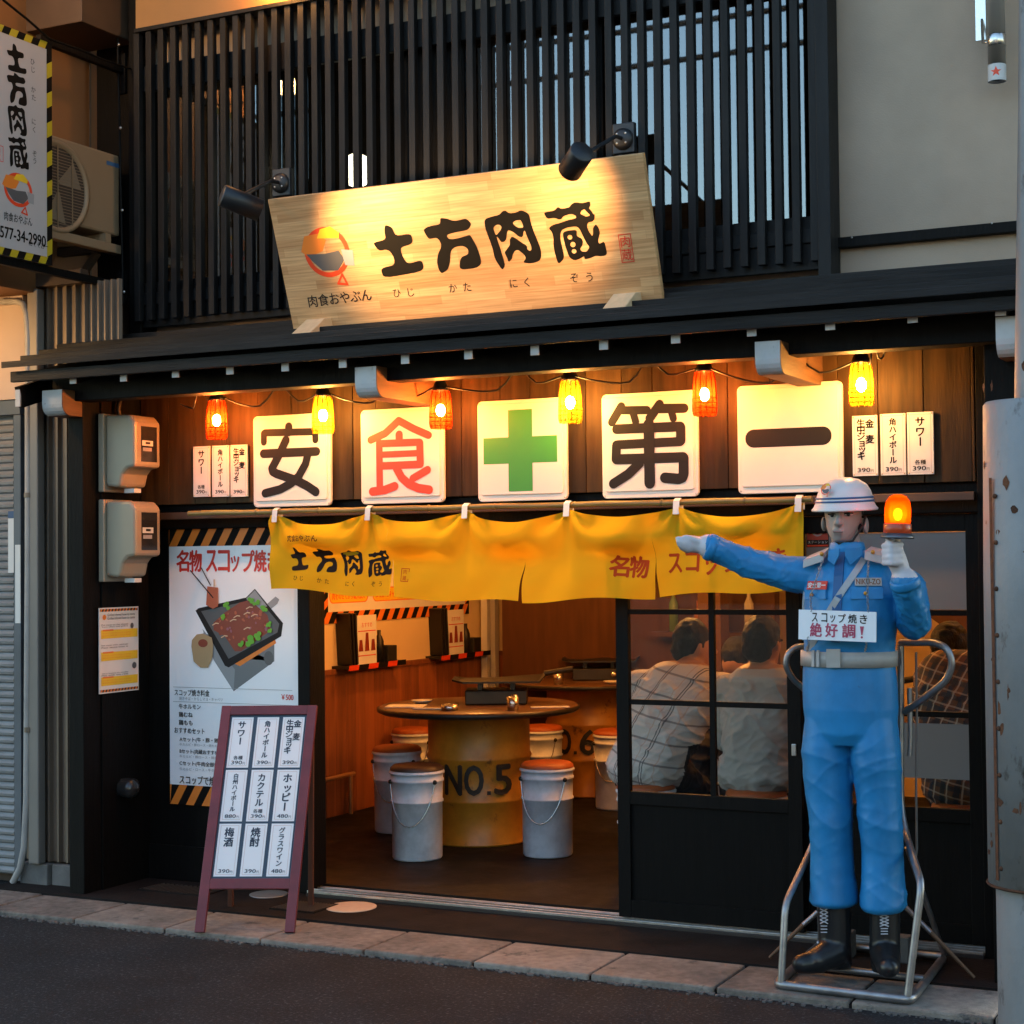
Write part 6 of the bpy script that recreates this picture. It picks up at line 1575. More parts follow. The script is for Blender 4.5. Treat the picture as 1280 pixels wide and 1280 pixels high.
# epaulettes
for A_, B_, C_ in (((1008, 700), (1033, 692), (1027, 692.5)), ((1084, 689), (1112, 697), (1091, 690))):
    a, c = S(*A_, -.06), S(*B_, -.06); d = (c - a)
    m = MB().add([a + Vector((0, -.03, -.004)), c + Vector((0, -.03, -.004)), c + Vector((0, .05, .018)), a + Vector((0, .05, .012)), a + Vector((0, -.036, -.03)), c + Vector((0, -.036, -.028))], [(0, 1, 2, 3), (4, 5, 1, 0)])
    o = m.build('epaulette', m_belt, ST); so = o.modifiers.new('t', 'SOLIDIFY'); so.thickness = .006; so.offset = 1
    MB().ell(S(*C_, -.1), .008, .006, .008, 10).build('button', m_gold, ST)
# metal stand
m_galv = mat('galvanised_tube', (0.32, 0.32, 0.33), 0.4, 0.85, var=0.25, vs=18, dirt=((0.16, 0.1, 0.06), 14, 0.66))
zb0_ = KZ + .018
fl_, fr_ = Zp(970, 1230, zb0_), Zp(1138, 1250, zb0_); bkr = Zp(1180, 1197, zb0_); bkl = fl_ + (bkr - fr_)
def rounded(P, r=.03, n=4, closed=False):
    out = []
    k = len(P)
    for i in range(k):
        if not closed and i in (0, k - 1): out.append(Vector(P[i])); continue
        a, c, d = Vector(P[i - 1]), Vector(P[i]), Vector(P[(i + 1) % k]); u = (a - c); v = (d - c); rr = min(r, u.length * .45, v.length * .45); u.normalize(); v.normalize()
        for j in range(n + 1):
            t = j / n; out.append((c + u * rr) * (1 - t) ** 2 + c * 2 * t * (1 - t) + (c + v * rr) * t ** 2)
    return out
MB().tube(rounded([fl_, fr_, bkr, bkl], .04, 5, True), .0165, 12, closed=True).build('base_frame', m_galv, ST)
cb1, cb2 = fl_.lerp(bkl, .38), fr_.lerp(bkr, .38); cb1.z += .016; cb2.z += .016
MB().tube([cb1, cb2], .013, 10).build('cross_bar', m_galv, ST)
cb3, cb4 = fl_.lerp(bkl, .93), fr_.lerp(bkr, .93); cb3.z += .016; cb4.z += .016
MB().tube([cb3, cb4], .013, 10).build('cross_bar', m_galv, ST)
yb_ = YS + .15
legL = [S(973, 1226, fl_.y - YS) + Vector((0, 0, 0)), Vector((fl_.x + .03, fl_.y + .03, S(990, 1118, 0).z)), Vector((S(1012, 1066, .1).x, YS + .1, S(1012, 1066, .1).z)), Vector((S(1030, 1030, .15).x, yb_, S(1030, 1020, .15).z)), Vector((S(1030, 860, .15).x, yb_, S(1030, 830, .15).z))]
legL[0] = fl_ + Vector((.02, .0, .01))
q1_ = S(1151, 1108, .0); 
legR = [fr_ + Vector((-.012, .01, .01)), Vector((S(1152, 1105, fr_.y - YS + .05).x, fr_.y + .05, S(1152, 1105, fr_.y - YS + .05).z)), Vector((S(1133, 1045, .1).x, YS + .1, S(1133, 1045, .1).z)), Vector((S(1126, 1020, .15).x, yb_, S(1126, 1010, .15).z)), Vector((S(1126, 830, .15).x, yb_, S(1126, 806, .15).z))]
for Lg in (legL, legR): MB().tube(rounded(Lg, .05, 5), .0135, 10).build('stand_tube', m_galv, ST)
# rear stays
MB().tube([bkr + Vector((0, 0, .012)), Vector((legR[2].x - .01, yb_, legR[2].z - .05))], .011, 8).build('rear_stay', m_galv, ST)
MB().tube([bkl + Vector((0, 0, .012)), Vector((legL[2].x + .02, yb_, legL[2].z - .05))], .011, 8).build('rear_stay', m_galv, ST)
# curved handles either side
hR = [S(1125, 803, .14), S(1168, 803, .1), S(1184, 810, .08), S(1191, 828, .08), S(1184, 850, .09), S(1150, 877, .12), S(1130, 890, .15)]
MB().tube(rounded(hR, .05, 4), .0135, 10).build('handle', m_galv, ST)
hL = [S(1012, 808, .14), S(995, 808, .1), S(984, 818, .08), S(982, 832, .08), S(990, 848, .1), S(1006, 862, .14)]
MB().tube(rounded(hL, .05, 4), .0125, 10).build('handle', m_galv, ST)
MB().bar(S(1020, 820, .15), S(1128, 823, .15), .03, .05).build('back_plate', m_galv, ST)
MB().tube([S(1137, 860, .16), S(1138, 920, .16), S(1137, 945, .16)], .010, 8).build('hook_bar', m_galv, ST)
MB().tube([S(1145, 815, .17), S(1146, 900, .18), S(1145, 980, .19), S(1146, 1060, .2), S(1144, 1080, .2)], .005, 6).build('power_cord', mat('grey_cord', (0.16, 0.15, 0.14), 0.5), ST)
for (a, c, y0, y1) in (((1130, 1132), (1165, 1166), .2, .3), ((1020, 1140), (1005, 1155), .2, .25)):
    pass
# wooden pegs pushed through the stay ends
m_peg = mat('brown_wood_peg', (0.12, 0.065, 0.035), 0.7)
pa = Zp(1218, 1222, AZ + .01); MB().tube([S(1130, 1132, .2), S(1164, 1166, .16)], .010, 8).build('stay_tube', m_galv, ST); MB().tube([S(1162, 1164, .16), pa], [.009, .006], 8).build('peg', m_peg, ST)
pb_ = Zp(962, 1197, AZ + .01); MB().tube([S(1022, 1140, .2), S(1004, 1156, .18)], .010, 8).build('stay_tube', m_galv, ST); MB().tube([S(1005, 1155, .18), pb_], [.009, .006], 8).build('peg', m_peg, ST)
for px in (1065, 1142):
    c = Zp(px, 1190, AZ) ; 
    o = MB().box(c.x - .03, c.x + .03, -.27, -.20, AZ + .001, AZ + .10).build('ballast_block', m_conc, None, .004); tag(o, 'grey concrete ballast block behind the statue %s' % ('between its boots' if px == 1065 else 'beside its right boot in view'), 'block')

# placard hung on chains
PLY = YS - .185
a, c, d = Yp(998, 799, PLY), Yp(1095, 803, PLY - .01), Yp(1002, 762, PLY)
fp = Fr(a, c - a, d - a); PW, PH = (c - a).length, fp.px(1002, 762)[1]
PLC = thing('hanging_placard', 'white placard with red and black lettering hung on chains across the statue chest', 'placard', a)
MB().fbox(fp, 0, PW, 0, PH, -.004, 0).build('board', mat('white_placard', (0.8, 0.82, 0.86), 0.35), PLC)
ik = Ink(fp, .0006)
for s_, x0, x1 in (('ス', 1015, 1022), ('コ', 1027, 1034), ('ッ', 1038, 1044), ('プ', 1048, 1057), ('焼', 1060.5, 1071), ('き', 1075, 1084)): ik.run(s_, fp.r(x0, 765.5 + (2 if s_ == 'ッ' else 0) + (x0 - 1000) * .04, x1, 776.5 + (x0 - 1000) * .04), k_char, .02)
k_pink = mat('dark_pink_ink', (0.42, 0.06, 0.12), 0.5)
for s_, x0, x1 in (('絶', 1013, 1027), ('好', 1032, 1047), ('調', 1053, 1069)): ik.run(s_, fp.r(x0, 778 + (x0 - 1000) * .04, x1, 795 + (x0 - 1000) * .04), k_pink, .03)
e = fp.r(1075, 783, 1080, 798); ik.poly([(e[0], e[3]), (e[2], e[3]), ((e[0] + e[2]) / 2 + .002, e[1] + .012), ((e[0] + e[2]) / 2 - .002, e[1] + .012)], k_pink); ik.disc((e[0] + e[2]) / 2, e[1] + .004, .004, .004, k_pink)
ik.build('lettering', PLC)
def chain(pts, name='chain'):
    g = MB(); P = [Vector(p) for p in pts]; seg = []
    for i in range(len(P) - 1):
        n_ = max(1, int((P[i + 1] - P[i]).length / .012)); seg += [P[i].lerp(P[i + 1], k / n_) for k in range(n_)]
    seg.append(P[-1])
    for k in range(len(seg) - 1):
        c_ = (seg[k] + seg[k + 1]) / 2; d = (seg[k + 1] - seg[k]).normalized(); o_ = d.orthogonal().normalized()
        if k % 2: o_ = d.cross(o_)
        g.tube([c_ + (d * .0085 * math.cos(t) + o_ * .0042 * math.sin(t)) for t in [2 * math.pi * j / 8 for j in range(8)]], .0014, 5, closed=True)
    return tag(g.build(name, m_galv, PLC), kind='stuff')
chain([S(1031, 692, -.09), chest(1022, 725, .02), chest(1015, 745, .02), Yp(1014, 764, PLY - .004)]); chain([S(1086, 690, -.08), chest(1086.5, 720, .02), chest(1086, 745, .02), Yp(1085.5, 765, PLY - .008)])
for px in (1010, 1082): chain([Yp(px, 796, PLY - .004), Yp(px + 1, 806, PLY + .01), chest(px + 1, 814, .02)])

# beacon in the raised fist
BC = thing('beacon_lamp', 'glowing orange warning beacon held up in the statue fist', 'beacon', S(1120, 690, -.2))
bb = S(1121.5, 673, -.205); ax_ = Vector((.04, 0, 1)).normalized()
MB().lathe([(.011, -.07), (.011, 0)], bb, 12, 0, ax_).build('grip', m_galv, BC)
MB().lathe([(0, -.001), (.058, -.001), (.06, .004), (.056, .012), (.05, .014), (.049, .018), (0, .018)], bb, 28, 0, ax_).build('base', mat('dark_steel_base', (0.1, 0.11, 0.13), 0.35, .6), BC)
MB().lathe([(.047, .018), (.049, .02), (.049, .05), (.045, .053)], bb, 28, 0, ax_).build('collar', mat('red_orange_collar', (0.5, 0.06, 0.015), 0.3), BC)
zt2 = .155
MB().lathe([(.044, .053), (.046, .06), (.046, .105), (.042, .13), (.030, .148), (.014, .155), (0, .156)], bb, 28, 0, ax_).build('dome', mixmat('orange_beacon_dome', 'ShaderNodeBsdfTranslucent', (1.0, 0.2, 0.02), 'ShaderNodeBsdfTransparent', (1.0, 0.35, 0.05), 0.5), BC)
MB().ell(bb + ax_ * .085, .016, .016, .022, 12).build('bulb', emit('beacon_bulb', (1.0, 0.36, 0.05), 14), BC)
MB().lathe([(.026, .056), (.032, .08), (.032, .1), (.024, .13)], bb + Vector((0, .0, 0)), 16, 0, ax_).build('reflector', mixmat('beacon_inner_lens', 'ShaderNodeBsdfTranslucent', (1.0, 0.45, 0.1), 'ShaderNodeBsdfTransparent', (1, .6, .2), 0.6), BC)
# ================================================================== people inside, seen through the doors
m_flesh = mat('skin', (0.33, 0.16, 0.085), 0.55, var=0.06, vs=10)
m_blackhair = mat('black_hair', (0.006, 0.005, 0.005), 0.6, spec=0.2, bump=0.6, bs=180, st=(1, 1, .3))
m_trou = mat('black_trousers', (0.012, 0.012, 0.014), 0.8)
def plaid(name, basec, lines, s=0.075, wob=.25):
    m = bpy.data.materials.new(name); m.use_nodes = True; nt = m.node_tree; b = nt.nodes['Principled BSDF']; b.inputs['Roughness'].default_value = .85
    g = nt.nodes.new('ShaderNodeTexCoord'); mp = nt.nodes.new('ShaderNodeMapping'); nt.links.new(g.outputs['Object'], mp.inputs[0]); mp.inputs['Rotation'].default_value = (0, R(-14), R(20))
    sp = nt.nodes.new('ShaderNodeSeparateXYZ'); nt.links.new(mp.outputs[0], sp.inputs[0])
    out = None; last = nt.nodes.new('ShaderNodeRGB'); last.outputs[0].default_value = (*basec, 1); cur = last.outputs[0]
    for axis, period, width, phase, colr, f in lines:
        a = nt.nodes.new('ShaderNodeMath'); a.operation = 'MULTIPLY_ADD'; a.inputs[1].default_value = 1 / period; a.inputs[2].default_value = phase; nt.links.new(sp.outputs[axis], a.inputs[0])
        fr = nt.nodes.new('ShaderNodeMath'); fr.operation = 'FRACT'; nt.links.new(a.outputs[0], fr.inputs[0])
        lt = nt.nodes.new('ShaderNodeMath'); lt.operation = 'LESS_THAN'; lt.inputs[1].default_value = width; nt.links.new(fr.outputs[0], lt.inputs[0])
        mu = nt.nodes.new('ShaderNodeMath'); mu.operation = 'MULTIPLY'; mu.inputs[1].default_value = f; nt.links.new(lt.outputs[0], mu.inputs[0])
        mx = nt.nodes.new('ShaderNodeMixRGB'); mx.inputs[2].default_value = (*colr, 1); nt.links.new(mu.outputs[0], mx.inputs[0]); nt.links.new(cur, mx.inputs[1]); cur = mx.outputs[0]
    nt.links.new(cur, b.inputs['Base Color'])
    return m
m_plaid1 = plaid('white_plaid_shirt', (0.5, 0.46, 0.42), [('X', .12, .04, .1, (.05, .05, .06), .8), ('X', .12, .04, .19, (.05, .05, .06), .8), ('Z', .10, .09, .3, (.1, .085, .085), .7), ('X', .085, .06, .6, (.4, .2, .12), .4), ('Z', .075, .05, .1, (.5, .3, .2), .25)])
m_plaid2 = plaid('brown_plaid_shirt', (0.16, 0.07, 0.035), [('X', .06, .35, 0, (.03, .035, .05), .85), ('Z', .06, .35, .2, (.03, .035, .05), .7), ('X', .06, .12, .55, (.55, .45, .36), .7), ('Z', .06, .12, .7, (.55, .45, .36), .5)])
m_wshirt = mat('pale_cotton_shirt', (0.36, 0.33, 0.3), 0.85, var=.06, vs=6, bump=.15, bs=14)
m_dshirt = mat('dark_jumper', (0.03, 0.028, 0.03), 0.9)
def person(label, hip, chest_, neck, head, shoulders, elbows, hands, knees, shirt, face_dir, hair_all=True, group='people seated in the shop', seat=True, girth=1.0):
    hip, chest_, neck, head = map(Vector, (hip, chest_, neck, head))
    fd = Vector(face_dir).normalized(); sdv = fd.cross(Vector((0, 0, 1))).normalized()
    t = thing('person', label, 'person', (hip.x, hip.y, FZ), group)
    b = MB(); g = girth
    for k in range(7):
        s_ = k / 6; p = hip.lerp(chest_, s_) if s_ < 1 else chest_
    def oell(c, a, d, e, n=18): b.ell(c, a, d, e, n)
    # torso: wide overlapping ellipsoids along the spine
    sh0, sh1 = Vector(shoulders[0]), Vector(shoulders[1])
    shm = (sh0 + sh1) / 2
    wv = (sh1 - sh0); wv.z = 0; wv = wv.normalized()
    for k in range(30):
        s_ = k / 29; c = hip.lerp(shm, s_); w = (.15 + .05 * s_ if s_ < .8 else .17) * g; d = (.115 + .02 * math.sin(s_ * 3)) * g
        b.cap(c - wv * (w - d), c + wv * (w - d), d, d)
    b.cap(sh0, sh1, .075 * g, .075 * g); b.cap(shm, neck, .085, .055)
    for sh, el, ha in zip(shoulders, elbows, hands):
        sh, el, ha = map(Vector, (sh, el, ha)); b.cap(sh, el, .072 * g, .055 * g); b.cap(el, el.lerp(ha, .85), .055 * g, .042)
        b.cap(el.lerp(ha, .8), ha, .032, .034)
        d = (ha - el).normalized(); o_ = d.cross(Vector((0, 0, 1))).normalized(); dn = Vector((0, 0, -1))
        for j in range(4):
            r0 = ha + o_ * (-.027 + .018 * j) + d * .02; r1 = r0 + d * .045 + dn * .006; r2 = r1 + d * .018 + dn * .03
            b.cap(r0, r1, .0095, .009, 8); b.cap(r1, r2, .009, .008, 8)
        b.cap(ha + o_ * .03, ha + o_ * .05 + d * .035, .011, .009, 8)
    for sg, kn in zip((-1, 1), knees):
        kn = Vector(kn); h0 = hip + wv * .09 * sg; b.cap(h0, kn, .095, .07); b.cap(kn, Vector((kn.x, kn.y - .05, FZ + .08)), .065, .045); b.cap(Vector((kn.x, kn.y - .05, FZ + .05)), Vector((kn.x, kn.y - .05, FZ + .05)) + fd * .16, .042, .035)
    # head and neck
    b.cap(neck, head + Vector((0, 0, -.06)), .056, .055)
    b.ell(head, .078, .088, .105, 20); b.cap(head + fd * .03 + Vector((0, 0, -.03)), head + fd * .045 + Vector((0, 0, -.085)), .06, .035)
    b.cap(head + fd * .085 + Vector((0, 0, .0)), head + fd * .108 + Vector((0, 0, -.028)), .01, .014, 8)
    for s_ in (-1, 1): b.ell(head + sdv * .079 * s_ + Vector((0, 0, -.015)) - fd * .005, .014, .016, .03, 10)
    me = remesh(b, .008, 6)
    wrinkle(me, .014, 7.0, 13.0, 8.0, lambda c: 1.0 if c.z < neck.z - .03 else 0.0, hip.x * 9)
    hz = neck.z + .012
    hands_v = [Vector(h_) for h_ in hands]; els = [Vector(e) for e in elbows]
    def reg(c):
        if (c - head).length < .17 and c.z > hz: return 1
        for h_, e in zip(hands_v, els):
            d = (h_ - e); L_ = d.length; d.normalize()
            if (c - e).dot(d) > L_ * .80 and (c - h_).length < .14: return 1
        if c.z < hip.z - .10: return 2
        if (c - hip).dot(fd) > .16 and c.z < hip.z + .10: return 2
        return 0
    skin_obj('body', me, [shirt, m_flesh, m_trou], t, reg)
    # hair cap
    h = MB(); h.ell(head - fd * .018 + Vector((0, 0, .022)), .089, .098, .104, 20); h.ell(head - fd * .045 + Vector((0, 0, -.03)), .076, .06, .075, 16)
    hm_ = remesh(h, .008, 2)
    import mathutils
    for v in hm_.vertices:
        n_ = mathutils.noise.noise(v.co * 38); v.co += (v.co - head).normalized() * n_ * .006
    skin_obj('hair', hm_, [m_blackhair], t)
    eye = MB()
    for s_ in (-1, 1): eye.ell(head + fd * .084 + sdv * .032 * s_ + Vector((0, 0, .012)), .011, .008, .006, 8)
    eye.build('eye', m_blackhair, t)
    # shirt collar
    MB().tube([neck + Vector((math.cos(a) * .068, math.sin(a) * .066, .0 + .012 * math.sin(a + 1))) for a in [2 * math.pi * k / 16 for k in range(16)]], .016, 8, closed=True).build('collar', shirt, t)
    if seat:
        pail_stool(hip.x, hip.y, 'pail stool under the ' + label.split(' leaning')[0].split(' sitting')[0].split(' across')[0].split(' bent')[0], hand=False)
    return t
def Q(px, py, y): return Yp(px, py, y)
y1_ = .62
hipz = FZ + .56
h1 = Q(800, 985, y1_); h1.z = hipz
person('person in a white plaid shirt leaning over the table, seen from behind', (h1.x + .03, y1_, hipz), Q(825, 900, .72), Q(858, 838, .84), Q(868, 805, .92), (Q(800, 858, .78), Q(905, 862, .86)), (Q(785, 930, .95), Q(935, 900, 1.1)), (Q(850, 905, 1.2), Q(915, 860, 1.28)), (Q(800, 990, 1.05), Q(880, 995, 1.08)), m_plaid1, (.75, .62, -.12), girth=1.12)
h2 = Q(945, 985, .60); 
person('person in a pale cotton shirt sitting upright, back to the street', (h2.x, .60, hipz), Q(948, 900, .62), Q(950, 838, .66), Q(955, 802, .68), (Q(912, 862, .64), Q(998, 860, .64)), (Q(905, 925, .72), Q(1010, 925, .75)), (Q(930, 930, 1.0), Q(985, 930, 1.0)), (Q(920, 990, 1.02), Q(985, 990, 1.02)), m_wshirt, (.35, .9, -.1), girth=1.0)
y3 = 2.05
person('person in dark clothes across the table, head bent', (Q(925, 930, y3).x, y3, hipz), Q(925, 890, y3 - .1), Q(923, 858, y3 - .2), Q(921, 828, y3 - .3), (Q(898, 872, y3 - .15), Q(950, 872, y3 - .15)), (Q(890, 900, y3 - .3), Q(960, 900, y3 - .3)), (Q(910, 892, y3 - .5), Q(940, 892, y3 - .5)), ((Q(910, 930, y3).x, y3 - .4, hipz - .03), (Q(945, 930, y3).x, y3 - .4, hipz - .03)), m_dshirt, (-.1, -.45, -.9))
y4 = .55
h4 = Q(1205, 965, y4)
person('person in a brown plaid shirt bent forward behind the right hand door', (h4.x, y4, hipz), Q(1205, 900, .62), Q(1195, 835, .9), Q(1188, 812, 1.02), (Q(1165, 850, .72), Q(1235, 848, .72)), (Q(1155, 905, .95), Q(1245, 905, .95)), (Q(1165, 870, 1.2), Q(1215, 880, 1.2)), (Q(1180, 990, 1.0), Q(1230, 990, 1.0)), m_plaid2, (-.1, .85, -.4), girth=1.12)
# ================================================================== meters, pole, pipe, drain covers
m_met = mat('grey_beige_meter_plastic', (0.3, 0.25, 0.18), 0.4, var=0.06, vs=5)
m_metd = mat('meter_window_dark', (0.02, 0.02, 0.02), 0.15)
def meter(pyt, pyb, label):
    xw = -2.034
    t = thing('electric_meter', label, 'electric meter', (xw, -.26, Xp(140, pyb, xw).z), 'electric meters on the side wall')
    y0, y1 = -.345, -.155
    zt, zb = Xp(140, pyt, xw).z, Xp(140, pyb, xw).z
    MB().box(xw, xw + .035, y0 - .012, y1 + .012, zb, zt).build('back_plate', m_met, t, .006)
    x1 = xw + .215
    f = Fr((0, y0, 0), (1, 0, 0), (0, 0, 1))
    H_ = zt - zb
    prof = [(xw + .036, zb + .03), (xw + .10, zb + .02), (xw + .125, zb + .025), (xw + .14, zb + H_ * .22), (xw + .165, zb + H_ * .29), (x1, zb + H_ * .31), (x1, zt - .045), (x1 - .03, zt - .012), (xw + .036, zt - .01)]
    MB().prism(f, prof, -(y1 - y0), 0).build('casing', m_met, t, .014)
    fx = XF(x1); w0, w1 = zb + H_ * .38, zt - .065
    MB().fbox(fx, y0 + .045, y1 - .03, w0, w1, -.002, .002).build('window', m_metd, t)
    ik = Ink(fx, .0026); ik.rect((y0 + .05, w0 + (w1 - w0) * .45, y0 + .13, w0 + (w1 - w0) * .6), mat('meter_dial_white', (.55, .55, .52), .4)); ik.rect((y0 + .055, w0 + (w1 - w0) * .30, y0 + .12, w0 + (w1 - w0) * .40), k_grey); ik.rect((y0 + .075, w0 + (w1 - w0) * .5, y0 + .11, w0 + (w1 - w0) * .56), k_ink); ik.build('dial', t)
    MB().box(xw + .10, xw + .16, y0 + .06, y0 + .11, zb - .004, zb + .016).build('seal', mat('white_seal', (.6, .6, .58), .5), t)
meter(519, 616, 'beige electric meter box, upper of the two on the side wall'); meter(625, 727, 'beige electric meter box, lower of the two on the side wall')
o = MB().tube([Xp(150, 500, -2.0), Xp(148, 512, -2.0), Xp(150, 522, -2.0)], .012, 8).build('meter_cable', m_cord); tag(o, 'black cable entering the top of the upper meter', 'cable')

# utility pole at the right edge
m_pole = mat('weathered_steel_pole', (0.22, 0.225, 0.23), 0.6, 0.15, var=0.18, vs=6, st=(1, 1, .5), dirt=((0.06, 0.045, 0.035), 7, 0.6), bump=.25, bs=40)
m_rust = mat('rust', (0.09, 0.035, 0.015), 0.9, var=.5, vs=40, bump=.5, bs=90)
pyq = -1.02
def edge(px, py): return Yp(px, py, pyq).x
pr = .175
PX = edge(1239, 1250) + pr * 1.0
UPole = thing('utility_pole', 'weathered grey steel utility pole with rusty sleeve at the right edge', 'pole', (PX, pyq, 0))
zj = Yp(1252, 506, pyq).z; zk2 = Yp(1238, 1098, pyq).z
MB().lathe([(pr * .86, -.05), (pr * .86, zk2 + .02), (pr * .84, zj - .05)], (PX, pyq, 0), 40).build('lower_shaft', m_pole, UPole)
MB().lathe([(pr * .9, zk2), (pr * 1.0, zk2), (pr * .99, zk2 + 1.0), (pr * .945, zj - .004), (pr * .90, zj + .006), (pr * .70, zj + .008)], (PX, pyq, 0), 40).build('steel_sleeve', m_pole, UPole)
ru0, ru1 = PX - edge(1268, 495), PX - edge(1273, 120); zu1 = Yp(1273, 120, pyq).z
MB().lathe([(ru0, zj), (ru1, zu1), (ru1 - (ru0 - ru1) * 1.5, zu1 + 1.5 * (zu1 - zj))], (PX, pyq, 0), 40).build('upper_shaft', m_pole, UPole)
# seam strip and rivets on the sleeve
sea = MB(); an = math.atan2(CAM.y - pyq, CAM.x - PX) - .95
def pp(a, r, z): return Vector((PX + r * math.cos(a), pyq + r * math.sin(a), z))
for k in range(24):
    za, zb2 = zk2 + .02 + (1.3) * k / 24, zk2 + .02 + 1.3 * (k + 1) / 24
    r_ = pr * 1.004 + .002
    sea.add([pp(an - .03, r_, za), pp(an + .06, r_, za), pp(an + .06, r_, zb2), pp(an - .03, r_, zb2)], [(0, 1, 2, 3)])
sea.build('sleeve_seam', m_rust, UPole)
for k in range(9):
    MB().ell(pp(an + .12, pr * 1.0, zk2 + .06 + k * .15), .008, .008, .008, 8).build('rivet', m_rust, UPole)
rl = random.Random(5)
for k in range(26):
    a = an + rl.uniform(-.35, .8); z = zk2 + rl.uniform(.02, 1.75); r_ = pr * (1.0 - .03 * (z - zk2)) + .0022; h_ = rl.uniform(.006, .03); w_ = rl.uniform(.02, .09)
    n = 9; P = [pp(a + w_ * math.cos(2 * math.pi * j / n) * rl.uniform(.6, 1.1), r_, z + h_ * math.sin(2 * math.pi * j / n) * rl.uniform(.5, 1.2)) for j in range(n)]
    MB().poly(P).build('rust_patch', m_rust, UPole)
MB().tube([pp(2 * math.pi * k / 32, pr * 1.0 + .002, zk2 - .004) for k in range(32)], .005, 6, closed=True).build('clamp_band', m_rust, UPole)

# polished pipe with bracket, top right
my = -.13
pa, pb = Yp(1247, -40, my), Yp(1246.5, 102, my); rr_ = .0335
FPi = thing('steel_vent_pipe', 'polished steel pipe with a star sticker on the upper right wall', 'pipe', pb)
MB().lathe([(rr_ - .004, .012), (rr_, 0), (rr_, 1.2)], (pb.x, my, pb.z), 28).build('tube', mat('polished_steel', (0.68, 0.68, 0.7), 0.3, 0.2), FPi)
MB().lathe([(0, .011), (rr_ - .003, .011)], (pb.x, my, pb.z), 20).build('end_cap', m_metd, FPi)
zc_ = Yp(1247, 51, my).z; MB().lathe([(rr_ + .001, -.022), (rr_ + .003, -.02), (rr_ + .003, .02), (rr_ + .001, .022)], (pb.x, my, zc_), 28).build('clamp', m_chrome, FPi)
za_ = Yp(1222, 25, -.03).z
MB().tube([(pb.x - rr_, my, zc_ + .0), (pb.x - rr_ - .02, my + .01, zc_ + .005), (pb.x - .075, -.025, za_)], .006, 8).build('stay', m_chrome, FPi)
MB().box(pb.x - .1, pb.x - .06, -.0245, -.0205, za_ - .08, za_ + .09).build('wall_plate', m_chrome, FPi)
m = MB(); z_ = Yp(1246, 92, my).z; toC = math.atan2(CAM.y - my, CAM.x - pb.x) - .12
def wr(u, v, h): return Vector((pb.x + (rr_ + .001 + h) * math.cos(toC + u / rr_), my + (rr_ + .001 + h) * math.sin(toC + u / rr_), v))
ik = Ink(XF(0), .0003, wr); ik.mb.add([wr(-.06 + .12 * i / 12, z_ + dz, .0002) for dz in (-.032, .032) for i in range(13)], [(i, i + 1, 14 + i, 13 + i) for i in range(12)], ik.mi(mat('grey_sticker', (.5, .5, .5), .5)))
ik.h = .0008; ik.poly([(.021 * (1 if k % 2 == 0 else .42) * math.sin(k * math.pi / 5), z_ + .021 * (1 if k % 2 == 0 else .42) * math.cos(k * math.pi / 5)) for k in range(10)], k_vermil)
ik.build('star_sticker', FPi)

# covers and grates in the apron
def cover(px, py, r, m, label, name='drain_cover'):
    c = Zp(px, py, AZ); o = MB().lathe([(0, .004), (r * .93, .004), (r, .003), (r, -.01)], (c.x, c.y, AZ), 36).build(name, m); tag(o, label, 'drain cover'); return o
cover(439, 1134, .115, mat('pale_plastic_cover', (0.6, 0.46, 0.34), 0.6, var=.06, vs=30), 'round pale drain cover in front of the entrance')
cover(336, 1118, .09, mat('grey_steel_cover', (0.25, 0.26, 0.27), 0.5, .5, var=.2, vs=20), 'round grey drain cover behind the easel board')
def grate(x0, y0, x1, y1, label):
    t = thing('drain_grate', label, 'grate', (x0, y0, AZ))
    MB().box(x0, x1, y0, y0 + .012, AZ - .01, AZ + .006).box(x0, x1, y1 - .012, y1, AZ - .01, AZ + .006).box(x0, x0 + .012, y0 + .012, y1 - .012, AZ - .01, AZ + .006).box(x1 - .012, x1, y0 + .012, y1 - .012, AZ - .01, AZ + .006).build('frame', m_apron, t)
    MB().box(x0 + .012, x1 - .012, y0 + .012, y1 - .012, AZ + .0005, AZ + .001).build('pit', m_metd, t)
    n = 14
    for k in range(n):
        xx = x0 + .018 + (x1 - x0 - .036) * k / (n - 1); MB().bar((xx - .012, y0 + .013, AZ + .004), (xx + .012, y1 - .013, AZ + .004), .007, .005).build('slat', mat('grate_iron', (0.06, 0.055, 0.05), .6, .4), t)
g0 = Zp(222, 1112, AZ); grate(g0.x - .17, g0.y - .09, g0.x + .22, g0.y + .09, 'square iron drain grate left of the easel board')
g1 = Zp(380, 1134, AZ); grate(g1.x - .12, g1.y - .1, g1.x + .12, g1.y + .1, 'dark iron drain grate beside the pale round cover')
# vent hood low on the side wall
vv = Xp(155, 985, -2.03); o = MB().lathe([(.05, 0), (.052, .05), (.046, .07), (.02, .085), (0, .088)], (-2.034, vv.y, vv.z), 20, 0, (1, 0, 0)).build('vent_hood', m_metd); tag(o, 'round black vent hood low on the side wall', 'vent')
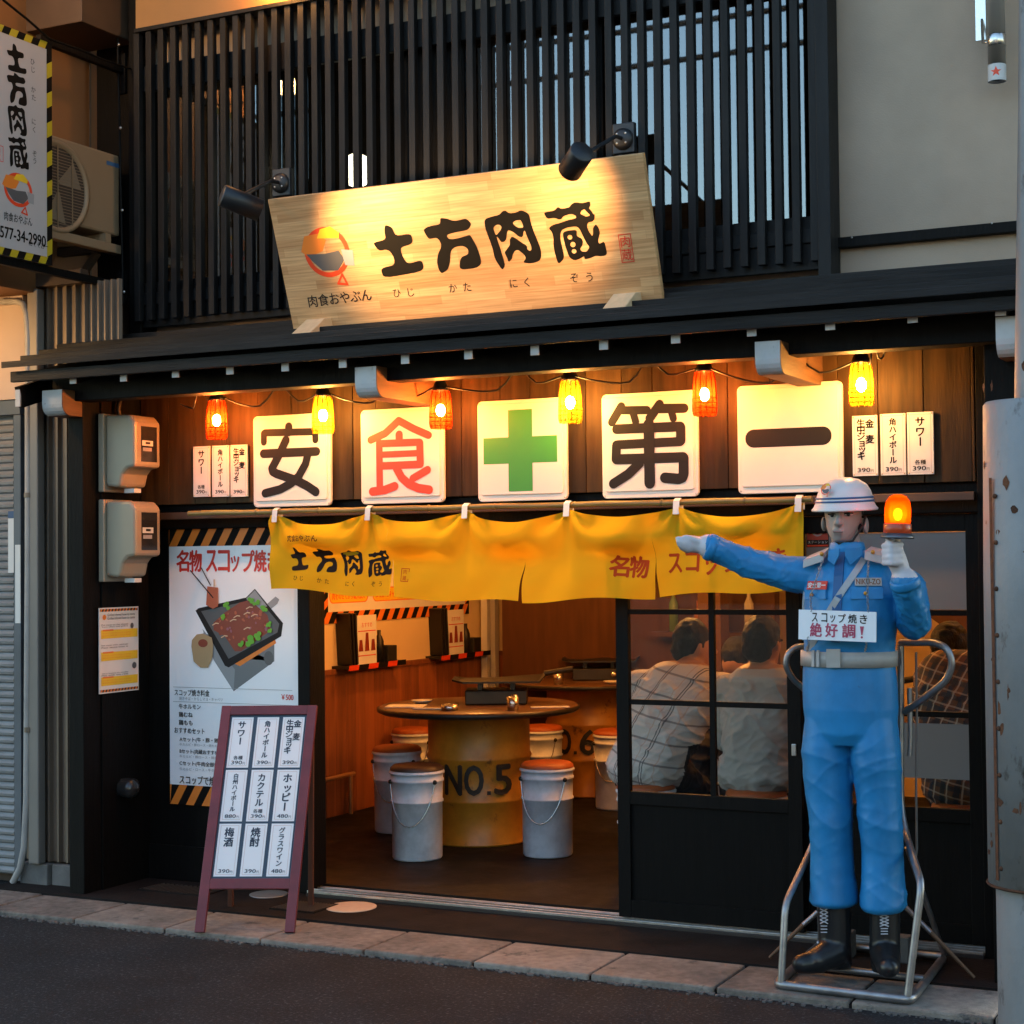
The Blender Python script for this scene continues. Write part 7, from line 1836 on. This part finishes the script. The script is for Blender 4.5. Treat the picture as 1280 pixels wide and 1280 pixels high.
# security sticker on the right hand door glass
fs = YF(.022); rc = fs.r(1008, 648, 1036, 684)
stt = thing('window_sticker', 'small square red and grey sticker on the door glass behind the statue', 'sticker', (rc[0], .022, rc[1]))
MB().fbox(fs, rc[0], rc[2], rc[1], rc[3], -.001, .0006).build('sheet', k_char, stt)
ik = Ink(fs, .001); w_, h_ = rc[2] - rc[0], rc[3] - rc[1]; ik.rect((rc[0] + .003, rc[1] + h_ * .25, rc[2] - .003, rc[3] - .003), mat('dull_red_print', (0.35, .05, .03), .5)); ik.ring(rc[0] + w_ * .5, rc[1] + h_ * .6, w_ * .28, w_ * .28, w_ * .07, k_grey); ik.disc(rc[0] + w_ * .5, rc[1] + h_ * .6, w_ * .14, w_ * .18, k_char); ik.run('ステーション', (rc[0] + .006, rc[1] + h_ * .13, rc[2] - .006, rc[1] + h_ * .22), k_white); ik.rect((rc[0] + .003, rc[1] + .003, rc[2] - .003, rc[1] + h_ * .08), k_vermil); ik.build('print', stt)
# wires across the street, mirrored in the upstairs glass
for k, (z0, z1, y0) in enumerate(((7.4, 7.0, -7.5), (7.9, 7.6, -7.6), (8.6, 8.1, -7.7), (6.9, 6.8, -7.4))):
    P = [Vector((-25 + 50 * s_ / 20, y0, z0 + (z1 - z0) * s_ / 20 - .8 * 4 * (s_ / 20) * (1 - s_ / 20))) for s_ in range(21)]
    o = MB().tube(P, .03, 6).build('overhead_wire', m_cord); tag(o, ['lowest but one', 'second highest', 'highest', 'lowest'][k] + ' of the overhead wires mirrored in the upstairs windows', 'wire', 'overhead wires across the street')

# house across the street, mirrored in the glass
OP = thing('opposite_house', 'pale house across the street mirrored in the door glass', 'building', (0, -13.5, 0))
m_opw = mat('opposite_pale_wall', (0.4, 0.39, 0.37), 0.8, var=.08, vs=1); m_opr = mat('opposite_roof_tile', (0.06, 0.06, 0.07), 0.6, var=.2, vs=5)
boxo('wall', m_opw, OP, -9, 9, -18, -13.5, 0, 4.6, 0)
frp = Fr((-9.6, 0, 0), (0, 1, 0), (0, 0, 1)); MB().prism(frp, [(-18.6, 4.6), (-13.0, 4.6), (-15.8, 6.0)], 0, 19.2).build('roof', m_opr, OP)
for xw in (-7, -3.4, .2, 3.8, 7):
    w_ = boxo('window', m_black, OP, xw - .8, xw + .8, -13.5, -13.46, 1.0, 2.3, 0); boxo('pane', m_upglass, w_, xw - .74, xw + .74, -13.459, -13.45, 1.06, 2.24, 0)
